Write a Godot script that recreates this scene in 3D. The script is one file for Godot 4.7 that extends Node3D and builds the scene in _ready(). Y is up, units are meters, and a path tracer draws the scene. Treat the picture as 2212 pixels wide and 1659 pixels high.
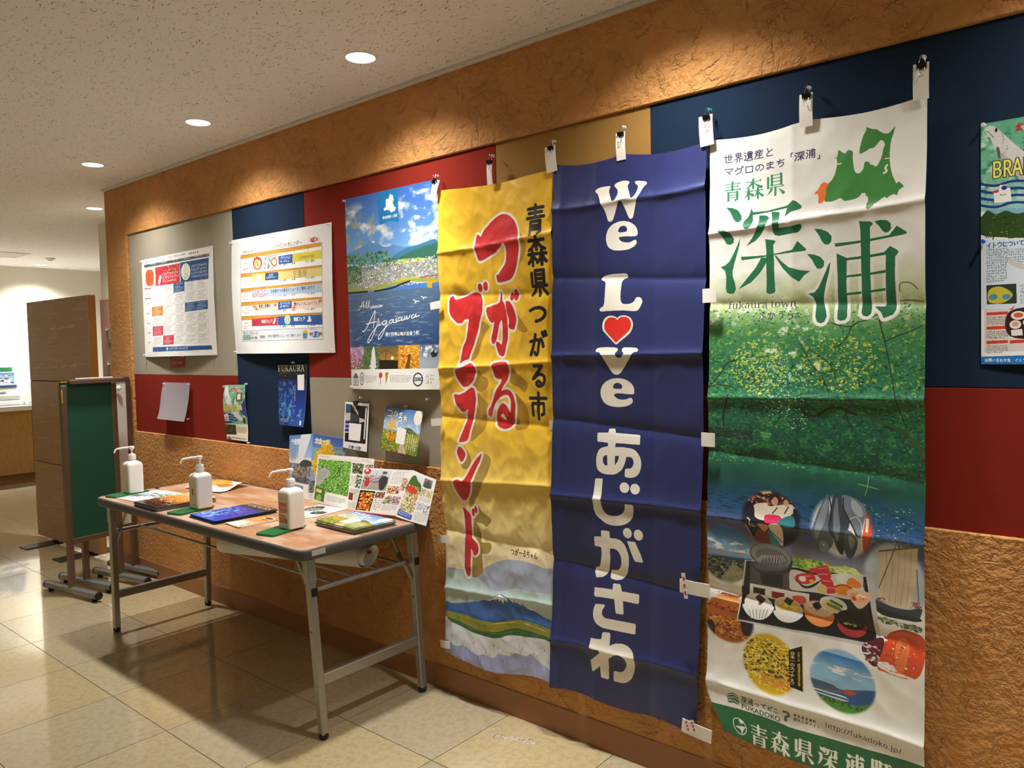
extends Node3D
# A hallway in a public building: an orange plastered wall with inset felt pin boards, three festival banners, posters, a folding table with leaflets and sanitiser pumps.
# x runs along the wall to the right, z comes out of the wall into the room, y is up. Metres.

const CEIL := 2.387
const TOP := 0.68            # table top
const PANEL := -0.012        # face of the pin boards

# ------------------------------------------------------------------ mesh building
class M:
	var v := PackedVector3Array()
	var n := PackedVector3Array()
	var t := PackedVector2Array()
	func tri(a: Vector3, b: Vector3, c: Vector3, na: Vector3, nb: Vector3, nc: Vector3, ua := Vector2.ZERO, ub := Vector2.ZERO, uc := Vector2.ZERO) -> void:
		if (b - a).cross(c - a).dot(na + nb + nc) > 0.0:
			v.append_array([a, c, b]); n.append_array([na, nc, nb]); t.append_array([ua, uc, ub])
		else:
			v.append_array([a, b, c]); n.append_array([na, nb, nc]); t.append_array([ua, ub, uc])
	func quad(a: Vector3, b: Vector3, c: Vector3, d: Vector3, nn: Vector3, ua := Vector2(0, 0), ub := Vector2(1, 0), uc := Vector2(1, 1), ud := Vector2(0, 1)) -> void:
		tri(a, b, c, nn, nn, nn, ua, ub, uc)
		tri(a, c, d, nn, nn, nn, ua, uc, ud)
	func box(at: Vector3, size: Vector3, bev := 0.0, turn := Basis.IDENTITY) -> void:
		var h := size / 2.0
		bev = minf(bev, minf(h.x, minf(h.y, h.z)) * 0.9)
		var i := h - Vector3.ONE * bev
		var P := func(p: Vector3) -> Vector3: return at + turn * p
		for ax in 3:
			var u := (ax + 1) % 3
			var w := (ax + 2) % 3
			for s in [-1.0, 1.0]:
				var c := []
				for q in [[-1, -1], [1, -1], [1, 1], [-1, 1]]:
					var p := Vector3.ZERO
					p[ax] = s * h[ax]
					p[u] = q[0] * i[u]
					p[w] = q[1] * i[w]
					c.append(P.call(p))
				var nn := Vector3.ZERO
				nn[ax] = s
				quad(c[0], c[1], c[2], c[3], turn * nn)
		if bev <= 0.0:
			return
		for ax in 3:
			var u := (ax + 1) % 3
			var w := (ax + 2) % 3
			for su in [-1.0, 1.0]:
				for sw in [-1.0, 1.0]:
					var a := Vector3.ZERO
					var b := Vector3.ZERO
					a[u] = su * h[u]; a[w] = sw * i[w]
					b[u] = su * i[u]; b[w] = sw * h[w]
					var a2 := a
					var b2 := b
					a[ax] = -i[ax]; b[ax] = -i[ax]; a2[ax] = i[ax]; b2[ax] = i[ax]
					var nn := Vector3.ZERO
					nn[u] = su; nn[w] = sw
					quad(P.call(a), P.call(b), P.call(b2), P.call(a2), turn * nn.normalized())
		for sx in [-1.0, 1.0]:
			for sy in [-1.0, 1.0]:
				for sz in [-1.0, 1.0]:
					var s := Vector3(sx, sy, sz)
					var nn: Vector3 = turn * s.normalized()
					tri(P.call(Vector3(h.x, i.y, i.z) * s), P.call(Vector3(i.x, h.y, i.z) * s), P.call(Vector3(i.x, i.y, h.z) * s), nn, nn, nn)
	func tube(p: Array, r: float, sides := 12, caps := true, r2 := -1.0) -> void:
		var rings := []
		var dirs := []
		var up := Vector3.UP
		for i in p.size():
			var d: Vector3 = ((p[mini(i + 1, p.size() - 1)] - p[i]).normalized() + (p[i] - p[maxi(i - 1, 0)]).normalized()).normalized()
			if absf(d.dot(up)) > 0.95:
				up = Vector3.RIGHT if absf(d.x) < 0.9 else Vector3.BACK
			var a := d.cross(up).normalized()
			var b := a.cross(d).normalized()
			up = b
			var rr := r if r2 < 0.0 else lerpf(r, r2, i / float(p.size() - 1))
			var ring := []
			for k in sides:
				var an := TAU * k / sides
				ring.append([p[i] + (a * cos(an) + b * sin(an)) * rr, a * cos(an) + b * sin(an)])
			rings.append(ring)
			dirs.append(d)
		for i in rings.size() - 1:
			for k in sides:
				var A: Array = rings[i][k]
				var B: Array = rings[i][(k + 1) % sides]
				var C: Array = rings[i + 1][(k + 1) % sides]
				var D: Array = rings[i + 1][k]
				tri(A[0], B[0], C[0], A[1], B[1], C[1])
				tri(A[0], C[0], D[0], A[1], C[1], D[1])
		if caps:
			for e in [0, rings.size() - 1]:
				var nn: Vector3 = -dirs[e] if e == 0 else dirs[e]
				for k in range(1, sides - 1):
					tri(rings[e][0][0], rings[e][k][0], rings[e][k + 1][0], nn, nn, nn)
	func lathe(at: Vector3, axis: Basis, prof: Array, sides := 20) -> void:
		# prof: Vector2(radius, height) along axis.y
		for i in prof.size() - 1:
			var a: Vector2 = prof[i]
			var b: Vector2 = prof[i + 1]
			var e := b - a
			var nn := Vector2(e.y, -e.x).normalized()
			for k in sides:
				var an := TAU * k / sides
				var bn := TAU * (k + 1) / sides
				var d0 := Vector3(cos(an), 0, sin(an))
				var d1 := Vector3(cos(bn), 0, sin(bn))
				var n0 := axis * (d0 * nn.x + Vector3.UP * nn.y)
				var n1 := axis * (d1 * nn.x + Vector3.UP * nn.y)
				var p0 := at + axis * (d0 * a.x + Vector3.UP * a.y)
				var p1 := at + axis * (d1 * a.x + Vector3.UP * a.y)
				var p2 := at + axis * (d1 * b.x + Vector3.UP * b.y)
				var p3 := at + axis * (d0 * b.x + Vector3.UP * b.y)
				if a.x > 0.0001:
					tri(p0, p1, p2, n0, n1, n1)
				if b.x > 0.0001:
					tri(p0, p2, p3, n0, n1, n0)
	func loft(rings: Array, close_ends := true) -> void:
		var m: int = rings[0].size()
		var nrm := []
		for i in rings.size():
			var row := []
			for k in m:
				var du: Vector3 = rings[i][(k + 1) % m] - rings[i][(k + m - 1) % m]
				var dv: Vector3 = rings[mini(i + 1, rings.size() - 1)][k] - rings[maxi(i - 1, 0)][k]
				row.append(dv.cross(du).normalized())
			nrm.append(row)
		var mid := Vector3.ZERO
		for q: Vector3 in rings[rings.size() / 2]:
			mid += q / m
		if (nrm[rings.size() / 2][0] as Vector3).dot(rings[rings.size() / 2][0] - mid) < 0.0:
			for row in nrm:
				for k in m:
					row[k] = -row[k]
		for i in rings.size() - 1:
			for k in m:
				var k2 := (k + 1) % m
				tri(rings[i][k], rings[i][k2], rings[i + 1][k2], nrm[i][k], nrm[i][k2], nrm[i + 1][k2])
				tri(rings[i][k], rings[i + 1][k2], rings[i + 1][k], nrm[i][k], nrm[i + 1][k2], nrm[i + 1][k])
		if close_ends:
			for e in [0, rings.size() - 1]:
				var c := Vector3.ZERO
				for q: Vector3 in rings[e]:
					c += q / m
				var o := Vector3.ZERO
				for q: Vector3 in rings[1 if e == 0 else e - 1]:
					o += q / m
				var nn := (c - o).normalized()
				if nn == Vector3.ZERO:
					nn = Vector3.UP if e > 0 else Vector3.DOWN
				for k in m:
					tri(c, rings[e][k], rings[e][(k + 1) % m], nn, nn, nn)
	func into(mesh: ArrayMesh, mat: Material) -> ArrayMesh:
		var a := []
		a.resize(Mesh.ARRAY_MAX)
		a[Mesh.ARRAY_VERTEX] = v
		a[Mesh.ARRAY_NORMAL] = n
		a[Mesh.ARRAY_TEX_UV] = t
		mesh.add_surface_from_arrays(Mesh.PRIMITIVE_TRIANGLES, a)
		mesh.surface_set_material(mesh.get_surface_count() - 1, mat)
		return mesh
	func mesh(mat: Material) -> ArrayMesh:
		return into(ArrayMesh.new(), mat)

var taken := {}
func numbered(called: String) -> String:
	taken[called] = taken.get(called, -1) + 1
	return called if taken[called] == 0 else "%s_%03d" % [called, taken[called]]

func tag(o: Node3D, label: String, category: String, group := "") -> Node3D:
	o.set_meta("label", label)
	o.set_meta("category", category)
	if group:
		o.set_meta("group", group)
	return o

func thing(called: String, label: String, category: String, at := Vector3.ZERO, group := "", turn := 0.0) -> Node3D:
	var o := Node3D.new()
	o.name = numbered(called)
	add_child(o)
	o.position = at
	o.rotation.y = turn
	return tag(o, label, category, group)

func part(parent: Node3D, called: String, mesh: Mesh, label := "") -> MeshInstance3D:
	var o := MeshInstance3D.new()
	o.name = called
	o.mesh = mesh
	parent.add_child(o, true)
	if label:
		o.set_meta("label", label)
	return o

func solo(called: String, mesh: Mesh, label: String, category: String, at := Vector3.ZERO, group := "", turn := 0.0) -> MeshInstance3D:
	var o := MeshInstance3D.new()
	o.name = numbered(called)
	o.mesh = mesh
	add_child(o)
	o.position = at
	o.rotation.y = turn
	tag(o, label, category, group)
	return o

func shell(called: String, mesh: Mesh) -> MeshInstance3D:
	var o := MeshInstance3D.new()
	o.name = called
	o.mesh = mesh
	add_child(o)
	o.set_meta("kind", "structure")
	return o

func bx(at: Vector3, size: Vector3, mat: Material, bev := 0.002, turn := Basis.IDENTITY) -> ArrayMesh:
	var m := M.new()
	m.box(at, size, bev, turn)
	return m.mesh(mat)

func slab(a: Vector3, b: Vector3, mat: Material, bev := 0.0) -> ArrayMesh:
	return bx((a + b) / 2.0, (b - a).abs(), mat, bev)

# ------------------------------------------------------------------ materials
func mat(col: String, rough := 0.6, metal := 0.0, tex: Image = null) -> StandardMaterial3D:
	var m := StandardMaterial3D.new()
	m.albedo_color = Color(col)
	m.roughness = rough
	m.metallic = metal
	if tex:
		m.albedo_texture = ImageTexture.create_from_image(tex)
	return m

func world_tex(m: StandardMaterial3D, per_metre: float, offset := Vector3.ZERO) -> StandardMaterial3D:
	m.uv1_triplanar = true
	m.uv1_world_triplanar = true
	m.uv1_scale = Vector3.ONE * per_metre
	m.uv1_offset = offset
	m.uv1_triplanar_sharpness = 8.0
	return m

func relief(m: StandardMaterial3D, im: Image, cm: float) -> StandardMaterial3D:
	m.heightmap_enabled = true
	m.heightmap_texture = ImageTexture.create_from_image(im)
	m.heightmap_scale = cm
	return m

func noise_of(seed_: int, freq: float, oct := 4) -> FastNoiseLite:
	var f := FastNoiseLite.new()
	f.seed = seed_
	f.frequency = freq
	f.fractal_octaves = oct
	return f

func grain_image(w: int, h: int, cols: Array, sx: float, sy: float, seed_: int, freq := 0.02, contrast := 1.0) -> Image:
	# smooth mottling between the given colours, repeating without a seam
	var src := noise_of(seed_, freq, 5)
	var im := Image.create(w, h, false, Image.FORMAT_RGB8)
	for y in h:
		for x in w:
			var fx := x / float(w)
			var fy := y / float(h)
			var a := src.get_noise_2d(x * sx, y * sy)
			if fx > 0.8:
				a = lerpf(a, src.get_noise_2d((x - w) * sx, y * sy), (fx - 0.8) / 0.2)
			if fy > 0.8:
				var b := src.get_noise_2d(x * sx, (y - h) * sy)
				a = lerpf(a, b, (fy - 0.8) / 0.2)
			var k := clampf(0.5 + a * contrast, 0.0, 0.999) * (cols.size() - 1)
			var i := int(k)
			im.set_pixel(x, y, (cols[i] as Color).lerp(cols[i + 1], k - i))
	return im

func plaster_height() -> Image:
	# trowelled plaster: overlapping ragged smears that climb to a ridge, gouges, over a sandy ground
	var s := 1280
	var hgt := PackedFloat32Array()
	hgt.resize(s * s)
	var low := noise_of(4, 0.005, 2)
	var mid := noise_of(6, 0.03, 4)
	var rag := noise_of(7, 0.09, 2)
	for y in s:
		var fy := smoothstep(0.82, 1.0, y / float(s))
		for x in s:
			var fx := smoothstep(0.82, 1.0, x / float(s))
			var a := lerpf(mid.get_noise_2d(x, y), mid.get_noise_2d(x - s, y), fx)
			var b := lerpf(mid.get_noise_2d(x, y - s), mid.get_noise_2d(x - s, y - s), fx)
			hgt[y * s + x] = 0.36 + 0.11 * lerpf(a, b, fy)
	var rng := RandomNumberGenerator.new()
	rng.seed = 12
	for i in 1150:
		var p := Vector2(rng.randf() * s, rng.randf() * s)
		var busy := low.get_noise_2d(p.x, p.y)
		if busy < -0.08 and rng.randf() < 0.72:
			continue
		var an := rng.randf_range(-0.7, 0.7) + (PI if rng.randf() < 0.5 else 0.0) + (rng.randf_range(-1.5, 1.5) if rng.randf() < 0.5 else 0.0)
		var bend := rng.randf_range(-0.02, 0.02)
		var long := rng.randi_range(24, 150)
		var wide := rng.randf_range(5.0, 20.0)
		var lift := rng.randf_range(0.10, 0.44)
		for k in long:
			var d := Vector2(cos(an), sin(an))
			var fade := sin(PI * k / long)
			var wob := 1.0 + 0.9 * rag.get_noise_2d(p.x, p.y)
			var ww := int(wide * fade * wob) + 1
			for j in ww:
				var q := p + d.orthogonal() * (j + rng.randf() * 0.7)
				var ix := posmod(int(q.x), s)
				var iy := posmod(int(q.y), s)
				var c := j / float(ww)
				var at := iy * s + ix
				hgt[at] = lerpf(hgt[at], 0.30 + lift * fade * c * c * c + 0.05 * rag.get_noise_2d(q.x, q.y), 0.75)
			p += d
			an += bend + rng.randf_range(-0.10, 0.10)
	var im := Image.create(s, s, false, Image.FORMAT_RGB8)
	var sand := noise_of(9, 0.22, 2)
	for y in s:
		for x in s:
			var g := clampf(hgt[y * s + x] + 0.018 * sand.get_noise_2d(x, y) + rng.randf_range(-0.005, 0.005), 0.0, 1.0)
			im.set_pixel(x, y, Color(g, g, g))
	return im

func ceiling_images() -> Array:
	var s := 1536
	var col := Image.create(s, s, false, Image.FORMAT_RGB8)
	col.fill(Color("ebe9e6"))
	var hgt := Image.create(s, s, false, Image.FORMAT_RGB8)
	hgt.fill(Color(0.8, 0.8, 0.8))
	var rng := RandomNumberGenerator.new()
	rng.seed = 31
	for i in 3600:
		var p := Vector2(rng.randf() * s, rng.randf() * s)
		var an := rng.randf_range(-0.35, 0.35)
		var long := rng.randi_range(2, 7) if rng.randf() < 0.55 else rng.randi_range(8, 26)
		var thick := 1 if rng.randf() < 0.7 else 2
		var shade := rng.randf_range(0.28, 0.62)
		for k in long:
			var r := Rect2i(posmod(int(p.x), s), posmod(int(p.y), s), thick + (1 if rng.randf() < 0.3 else 0), thick)
			col.fill_rect(r, Color("ebe9e6") * shade)
			hgt.fill_rect(r, Color(0.15, 0.15, 0.15))
			p += Vector2(cos(an), sin(an))
			an += rng.randf_range(-0.25, 0.25)
	return [col, hgt]

const GLYPHS := """
青|8 12 92 12;15 27 85 27;4 43 96 43;50 2 50 43;24 56 24 98;24 56 78 56 78 92 66 97;24 70 78 70;24 82 78 82
森|10 14 90 14;50 2 50 46;~48 16 32 34 8 46;~52 16 70 34 92 45;4 60 46 60;26 48 26 98;~25 62 17 78 3 90;~27 62 35 72 46 80;54 60 97 60;75 48 75 98;~74 62 66 78 52 90;~76 62 86 78 98 88
県|34 6 82 6 82 52 34 52 34 6;34 21 82 21;34 36 82 36;14 14 14 62 94 62;52 64 52 98;~32 70 24 82 8 94;~70 70 82 82 94 94
深|12 10 24 18;6 36 19 45;~22 58 15 78 6 96;36 12 36 26;36 12 94 12 92 26;~54 16 52 32 36 42;~72 16 72 36 74 40 92 39 92 32;34 58 97 58;65 45 65 98;~63 60 52 80 32 94;~67 60 80 80 97 92
浦|12 10 24 18;6 36 19 45;~22 58 15 78 6 96;32 17 97 17;78 4 88 12;40 34 40 98;40 34 90 34 90 92 80 97;64 4 64 97;40 52 90 52;40 70 90 70
世|4 36 96 36;50 8 50 66;50 66 78 66;78 8 78 66;22 14 22 90 92 90
界|24 6 78 6 78 44 24 44 24 6;24 25 78 25;51 6 51 44;~50 46 34 62 6 72;~52 46 68 62 96 70;~38 66 37 84 22 98;64 66 64 98
遺|8 10 18 20;4 40 20 40 20 74;~20 74 10 84 3 92;~12 82 30 94 60 95 98 94;42 8 88 8 88 22 42 22 42 8;65 2 65 30;34 30 97 30;44 38 86 38 86 72 44 72 44 38;44 49 86 49;44 60 86 60;50 74 36 82;78 74 92 82
産|50 2 50 12;14 13 88 13;32 17 38 28;68 17 62 28;10 30 94 30;~18 30 18 60 4 94;34 40 26 54;32 48 88 48;30 66 84 66;58 36 58 90;22 92 96 92
町|6 14 46 14 46 80 6 80 6 14;26 14 26 80;6 46 46 46;52 16 98 16;78 16 78 92 66 96
観|~20 4 14 18 4 28;14 16 46 16;4 36 48 36;~24 18 20 60 6 70;16 46 16 96;30 36 30 92;16 48 46 48;16 62 44 62;16 76 44 76;16 92 48 92;58 8 90 8 90 56 58 56 58 8;58 24 90 24;58 40 90 40;~66 58 64 80 50 96;~80 58 80 90 84 94 97 92 97 80
光|50 2 50 40;22 10 32 30;80 10 68 30;4 42 96 42;~36 44 34 76 8 96;~62 44 62 86 66 93 94 92 94 76
公|~36 8 28 30 6 46;~62 8 72 28 95 44;~52 36 40 66 20 86;18 88 78 84;66 64 90 96
式|6 28 94 28;72 4 86 14;10 52 54 52;32 52 32 88;6 92 58 80;~60 4 62 50 76 84 90 96 96 76
市|50 0 50 20;4 20 96 20;18 40 18 84;18 40 82 40 82 78 70 82;50 20 50 98
海|12 10 24 18;6 36 19 45;~22 58 15 78 6 96;~46 2 40 18 30 30;42 14 96 14;44 30 90 30 86 92 76 96;~44 30 40 60 36 80;28 54 99 54;34 80 92 80;64 30 60 80
白|48 2 42 18;14 18 86 18 86 94 14 94 14 18;14 54 86 54
神|24 2 32 12;6 20 44 20;~42 20 32 42 4 64;26 42 26 98;30 44 44 58;50 22 94 22 94 66 50 66 50 22;50 44 94 44;72 4 72 98
山|50 6 50 88;10 34 10 88 90 88;90 34 90 88
地|4 34 42 34;23 8 23 74;2 80 46 66;~54 22 54 80 58 90 96 90 96 74;40 52 88 34 88 64 78 66;71 4 71 78
出|50 4 50 88;16 14 16 46 84 46;84 14 84 46;6 54 6 92 94 92;94 54 94 92
会|~50 4 34 24 4 42;~50 4 68 24 96 42;28 44 72 44;8 60 92 60;~44 62 36 78 22 92;20 92 80 88;66 72 86 98
鰺|~22 2 16 16 4 26;18 12 40 12 34 24;8 26 44 26 44 66 8 66 8 26;8 46 44 46;26 26 26 66;8 76 4 92;20 76 22 90;32 76 36 90;44 76 50 92;~70 4 62 18 52 26;52 26 94 22;86 10 96 26;~72 28 66 44 50 56;~76 28 86 44 98 52;~80 44 68 58 54 66;~84 58 72 74 54 82;~88 72 74 90 52 98
沢|12 10 24 18;6 36 19 45;~22 58 15 78 6 96;40 10 90 10 90 42;40 42 90 42;40 10 40 46;~40 44 40 72 28 96;~62 44 72 78 98 94
年|~28 2 22 18 6 34;22 16 90 16;24 40 86 40;24 40 24 66;4 66 98 66;56 16 56 98
月|24 6 80 6 80 90 66 95;~24 6 24 60 8 96;24 34 80 34;24 60 80 60
定|50 2 50 14;8 16 8 30;8 16 92 16 90 30;22 38 80 38;50 38 50 86;50 60 82 60;~30 54 26 80 6 96;~26 76 44 92 70 94 98 94
番|~80 4 50 10 16 12;30 16 36 26;70 14 64 26;6 30 94 30;50 10 50 48;~46 32 30 46 4 54;~54 32 72 46 96 52;22 58 80 58 80 96 22 96 22 58;22 77 80 77;50 58 50 96
祭|~28 4 20 22 4 36;20 16 44 16;~44 16 34 40 4 54;22 30 32 40;54 16 92 16;~90 16 78 36 56 48;~58 26 72 42 96 52;32 52 70 52;12 68 88 68;50 68 50 94 40 97;~28 76 20 86 8 94;~72 76 82 86 92 94
北|36 6 36 96;6 34 36 34;4 84 36 72;~62 6 62 82 66 90 94 90 95 74;94 26 62 46
道|8 10 18 20;4 40 20 40 20 74;~20 74 10 84 3 92;~12 82 30 94 60 95 98 94;46 2 52 12;80 2 72 12;34 14 97 14;64 14 60 26;44 28 88 28 88 78 44 78 44 28;44 44 88 44;44 60 88 60
直|6 16 94 16;50 2 50 28;28 28 80 28 80 76 28 76 28 28;28 44 80 44;28 60 80 60;10 36 10 92 96 92
送|8 10 18 20;4 40 20 40 20 74;~20 74 10 84 3 92;~12 82 30 94 60 95 98 94;46 4 54 18;84 4 76 18;38 22 92 22;34 44 97 44;~65 22 64 60 36 80;~66 46 78 66 94 76
提|4 24 34 24;20 2 20 90 10 94;4 58 36 46;46 6 90 6 90 40 46 40 46 6;46 23 90 23;38 52 97 52;66 52 66 90;66 70 92 70;~50 60 48 82 34 96;~46 82 64 92 98 93
供|~24 2 18 24 4 44;18 30 18 98;34 28 96 28;50 4 50 60;78 4 78 60;30 60 98 60;~48 70 42 82 30 94;~78 70 86 82 97 94
食|~50 2 34 22 4 36;~50 2 68 22 96 36;50 20 50 30;26 32 76 32 76 58 26 58 26 32;26 45 76 45;26 58 26 92 50 84;~60 60 70 78 96 94;80 66 60 76
堂|50 2 50 18;22 6 30 16;78 6 70 16;8 20 8 34;8 20 92 20 90 34;30 32 70 32 70 50 30 50 30 32;18 66 82 66;50 50 50 92;4 94 96 94
同|12 6 12 98;12 6 88 6 88 92 76 96;28 26 72 26;32 44 68 44 68 76 32 76 32 44
夢|6 12 94 12;32 2 32 22;68 2 68 22;16 28 84 28 84 46 16 46 16 28;38 28 38 46;62 28 62 46;6 66 6 54 94 54 92 66;~44 58 34 72 16 80;38 66 74 66;~74 66 60 90 20 99;42 74 54 84
懐|20 2 20 98;8 24 6 44;30 22 36 36;66 2 66 14;40 12 96 12;46 24 90 24 90 38 46 38 46 24;60 24 60 38;76 24 76 38;40 48 96 48;~66 50 56 66 38 74;54 66 54 94 72 86;~68 60 80 80 97 92;88 60 74 70
秋|~44 4 30 10 10 13;4 30 50 30;27 10 27 98;~26 32 18 56 4 74;30 40 46 56;58 26 54 48;92 24 84 44;~74 4 74 60 50 96;~74 40 82 78 98 94
田|10 12 90 12 90 92 10 92 10 12;50 12 50 92;10 52 90 52
千|~80 6 50 14 14 18;4 46 96 46;50 14 50 98
畳|26 4 74 4 74 32 26 32 26 4;26 18 74 18;50 4 50 32;6 50 6 40 94 40 92 50;28 50 72 50 72 82 28 82 28 50;28 60 72 60;28 71 72 71;4 94 96 94
敷|4 14 54 14;28 2 28 50;10 24 48 24 48 48 10 48 10 24;10 36 48 36;42 4 50 10;2 58 56 58;28 50 28 60;~24 60 20 84 4 96;24 72 48 72 44 94 34 95;~68 4 62 24 52 40;62 22 98 22;~88 22 80 70 50 96;~62 40 76 76 98 94
金|~50 2 34 22 4 38;~50 2 68 22 96 38;28 38 74 38;14 58 86 58;50 38 50 92;26 66 34 84;76 66 66 84;6 94 94 94
ヶ|~36 20 30 44 14 60;34 36 84 36;~62 36 60 70 40 94
志|6 22 94 22;50 2 50 46;18 46 84 46;~22 62 18 76 8 90;~36 58 36 86 42 94 76 92 76 78;50 58 58 72;80 60 94 82
向|48 2 42 20;12 20 12 98;12 20 88 20 88 92 76 96;34 42 66 42 66 76 34 76 34 42
幻|~34 4 24 24 8 38;8 38 40 36;~50 18 30 50 8 76;8 78 50 72;42 58 54 86;60 20 92 20 90 88 76 92
日|20 8 80 8 80 94 20 94 20 8;20 50 80 50
本|6 26 94 26;50 4 50 98;~48 28 34 60 4 80;~52 28 66 60 96 80;30 76 70 76
一|6 50 94 50
大|6 34 94 34;~50 4 50 60 8 96;~52 36 66 76 94 96
温|12 10 24 18;6 36 19 45;~22 58 15 78 6 96;42 6 88 6 88 46 42 46 42 6;42 26 88 26;38 58 92 58 92 92;38 58 38 92;56 58 56 92;74 58 74 92;28 93 99 93
野|8 8 48 8 48 46 8 46 8 8;8 27 48 27;28 8 28 86;6 66 50 66;2 90 54 84;58 10 92 10 74 28;64 22 80 34;54 42 98 42 92 56;76 42 76 92 66 96
菜|6 12 94 12;32 2 32 22;68 2 68 22;~82 26 50 32 16 34;24 38 30 48;50 36 52 46;78 34 70 46;6 60 94 60;50 48 50 98;~48 62 32 82 6 94;~52 62 70 82 96 94
洋|12 10 24 18;6 36 19 45;~22 58 15 78 6 96;46 4 52 16;84 4 76 16;36 22 96 22;40 44 92 44;30 68 99 68;65 22 65 98
夏|10 6 90 6;50 6 44 18;26 20 76 20 76 56 26 56 26 20;26 32 76 32;26 44 76 44;~42 58 30 74 12 84;36 68 76 68;~76 68 56 92 14 98;~40 74 60 92 94 98
七|6 48 94 36;~44 6 44 78 50 88 90 88 92 72
夕|~46 4 34 36 8 56;38 22 80 22;~80 22 66 74 20 97;38 46 56 60
問|12 6 44 6 44 36 12 36;12 6 12 98;12 21 44 21;56 6 88 6 88 92 78 96;56 6 56 36 88 36;56 21 88 21;34 52 66 52 66 82 34 82 34 52
合|~50 4 34 24 4 42;~50 4 68 24 96 42;30 44 70 44;24 58 76 58 76 94 24 94 24 58
先|~28 6 22 24 8 36;22 24 84 24;50 4 50 48;4 48 96 48;~36 50 34 78 8 96;~62 50 62 86 66 93 94 92 94 76
場|4 32 36 32;20 6 20 74;2 82 38 68;48 4 88 4 88 34 48 34 48 4;48 19 88 19;38 44 98 44;50 56 92 56 86 92 76 95;~58 46 50 62 36 74;~66 58 58 76 42 88;~78 58 72 80 56 94
駅|10 6 46 6;10 6 10 60 46 60 46 92 36 94;10 24 42 24;10 42 42 42;28 6 28 60;8 72 4 92;18 74 20 86;30 72 34 84;56 8 92 8 92 44 56 44;~56 8 56 60 46 96;~74 46 80 76 98 96
あ|~16 24 50 24 84 20;~44 6 43 40 50 90;~72 36 60 66 36 88 18 84 16 68 30 50 56 42 80 48 90 64 84 82 62 94
い|~14 20 14 52 24 80 36 66;~74 24 84 42 88 64
う|~34 6 50 10 68 12;~22 36 48 28 70 34 74 54 62 78 38 94
お|~12 26 34 26 60 22;~36 6 36 50 36 84 26 90 14 78 24 62 54 48 82 56 86 76 68 92 56 90;~72 18 82 24 92 34
か|~10 34 36 30 58 28 64 36 62 60 56 88 44 88 38 80;~40 6 34 40 14 90;~74 24 84 38 92 56
こ|~22 18 50 20 78 16;~20 66 26 84 50 88 84 84
さ|~10 30 50 28 90 18;~46 4 56 30 72 58;~74 62 50 50 26 62 24 80 44 92 72 90
し|~28 6 26 50 32 84 52 90 74 76 84 62
す|~6 24 50 24 94 22;~56 4 56 36 52 58 38 62 34 48 46 40 56 50 58 70 46 88 32 97
せ|~4 40 50 36 96 32;~70 8 70 44 66 66 58 64;~28 14 28 60 34 84 56 90 84 86
ち|~8 24 48 24 86 18;~44 4 36 32 24 58 48 46 74 50 80 68 68 86 40 94
つ|~6 32 34 22 66 22 88 38 86 60 66 78 40 84
て|~8 20 50 18 92 14;~88 16 58 30 46 56 56 80 80 90
と|~28 8 34 28 42 44;~82 28 50 46 24 66 26 84 50 90 84 88
に|~18 12 12 50 20 90;~44 28 64 28 86 26;~42 64 44 82 64 88 90 84
の|~50 20 46 54 30 82 16 78 8 58 18 30 44 16 74 22 92 46 86 74 56 92
ふ|~40 8 54 14 62 22 50 34 46 42 60 60 62 82 48 94 32 84;~22 58 18 72 8 84;~76 56 86 68 94 82
ま|~14 20 50 20 86 18;~16 42 50 42 84 40;~52 4 52 40 52 76 36 92 18 86 20 72 46 70 70 80 88 92
や|~8 48 40 34 70 26 88 36 82 54 62 58;~52 8 58 18 62 28;~26 18 38 60 52 96
ら|~34 4 48 10 62 14;~26 26 22 48 22 62 46 46 72 48 82 66 70 88 40 95
る|26 10 72 10;~72 10 46 36 18 64 48 46 76 50 84 70 70 90 46 94 36 82 50 74 66 88
わ|~30 6 30 50 30 98;~8 30 34 28 28 46 6 78;~10 76 34 50 62 34 86 44 90 66 74 88 50 92
を|~14 20 50 20 82 16;~46 4 34 34 16 56 40 44 54 52 52 74;~90 40 58 54 34 74 40 92 62 95 86 92
ん|~48 6 32 46 8 94 26 60 42 50 50 68 56 90 72 88 94 62
り|~26 8 24 34 28 50;~72 6 76 40 68 72 44 96
ア|10 14 90 14;~90 14 80 32 58 46;~50 32 50 66 22 94
イ|~82 8 54 40 10 60;54 36 54 97
ウ|50 4 50 22;14 22 14 48;14 22 88 22;~88 22 82 66 34 96
エ|14 18 86 18;50 18 50 84;6 86 94 86
カ|8 30 88 30;~88 30 86 70 78 92 62 88;~46 6 46 50 12 94
ク|~40 6 32 28 8 52;36 24 84 24;~84 24 72 72 22 96
サ|4 32 96 32;28 8 28 60;~74 8 74 62 36 96
タ|~40 6 32 28 8 52;36 24 84 24;~84 24 72 72 22 96;38 46 68 66
チ|~80 8 50 16 18 18;4 44 96 44;~52 16 52 66 20 96
テ|20 14 80 14;6 40 94 40;~52 40 50 72 22 96
ト|34 4 34 97;36 38 84 60
ニ|16 24 84 24;6 80 94 80
フ|10 16 88 16;~88 16 80 66 26 94
ヘ|~4 60 22 42 36 26 48 32 96 82
マ|6 18 92 18;~92 18 74 46 52 64;30 48 66 90
メ|~78 6 62 54 12 94;~22 34 56 58 86 84
ユ|14 22 74 22 70 84;4 84 96 84
ヨ|20 12 84 12 84 92;20 50 84 50;18 88 84 88
ラ|20 10 82 10;8 36 88 36;~88 36 80 76 30 97
レ|~22 6 22 90 60 76 92 44
ロ|14 16 86 16 86 90 14 90 14 16
ン|14 18 42 34;~90 24 66 72 12 92
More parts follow.
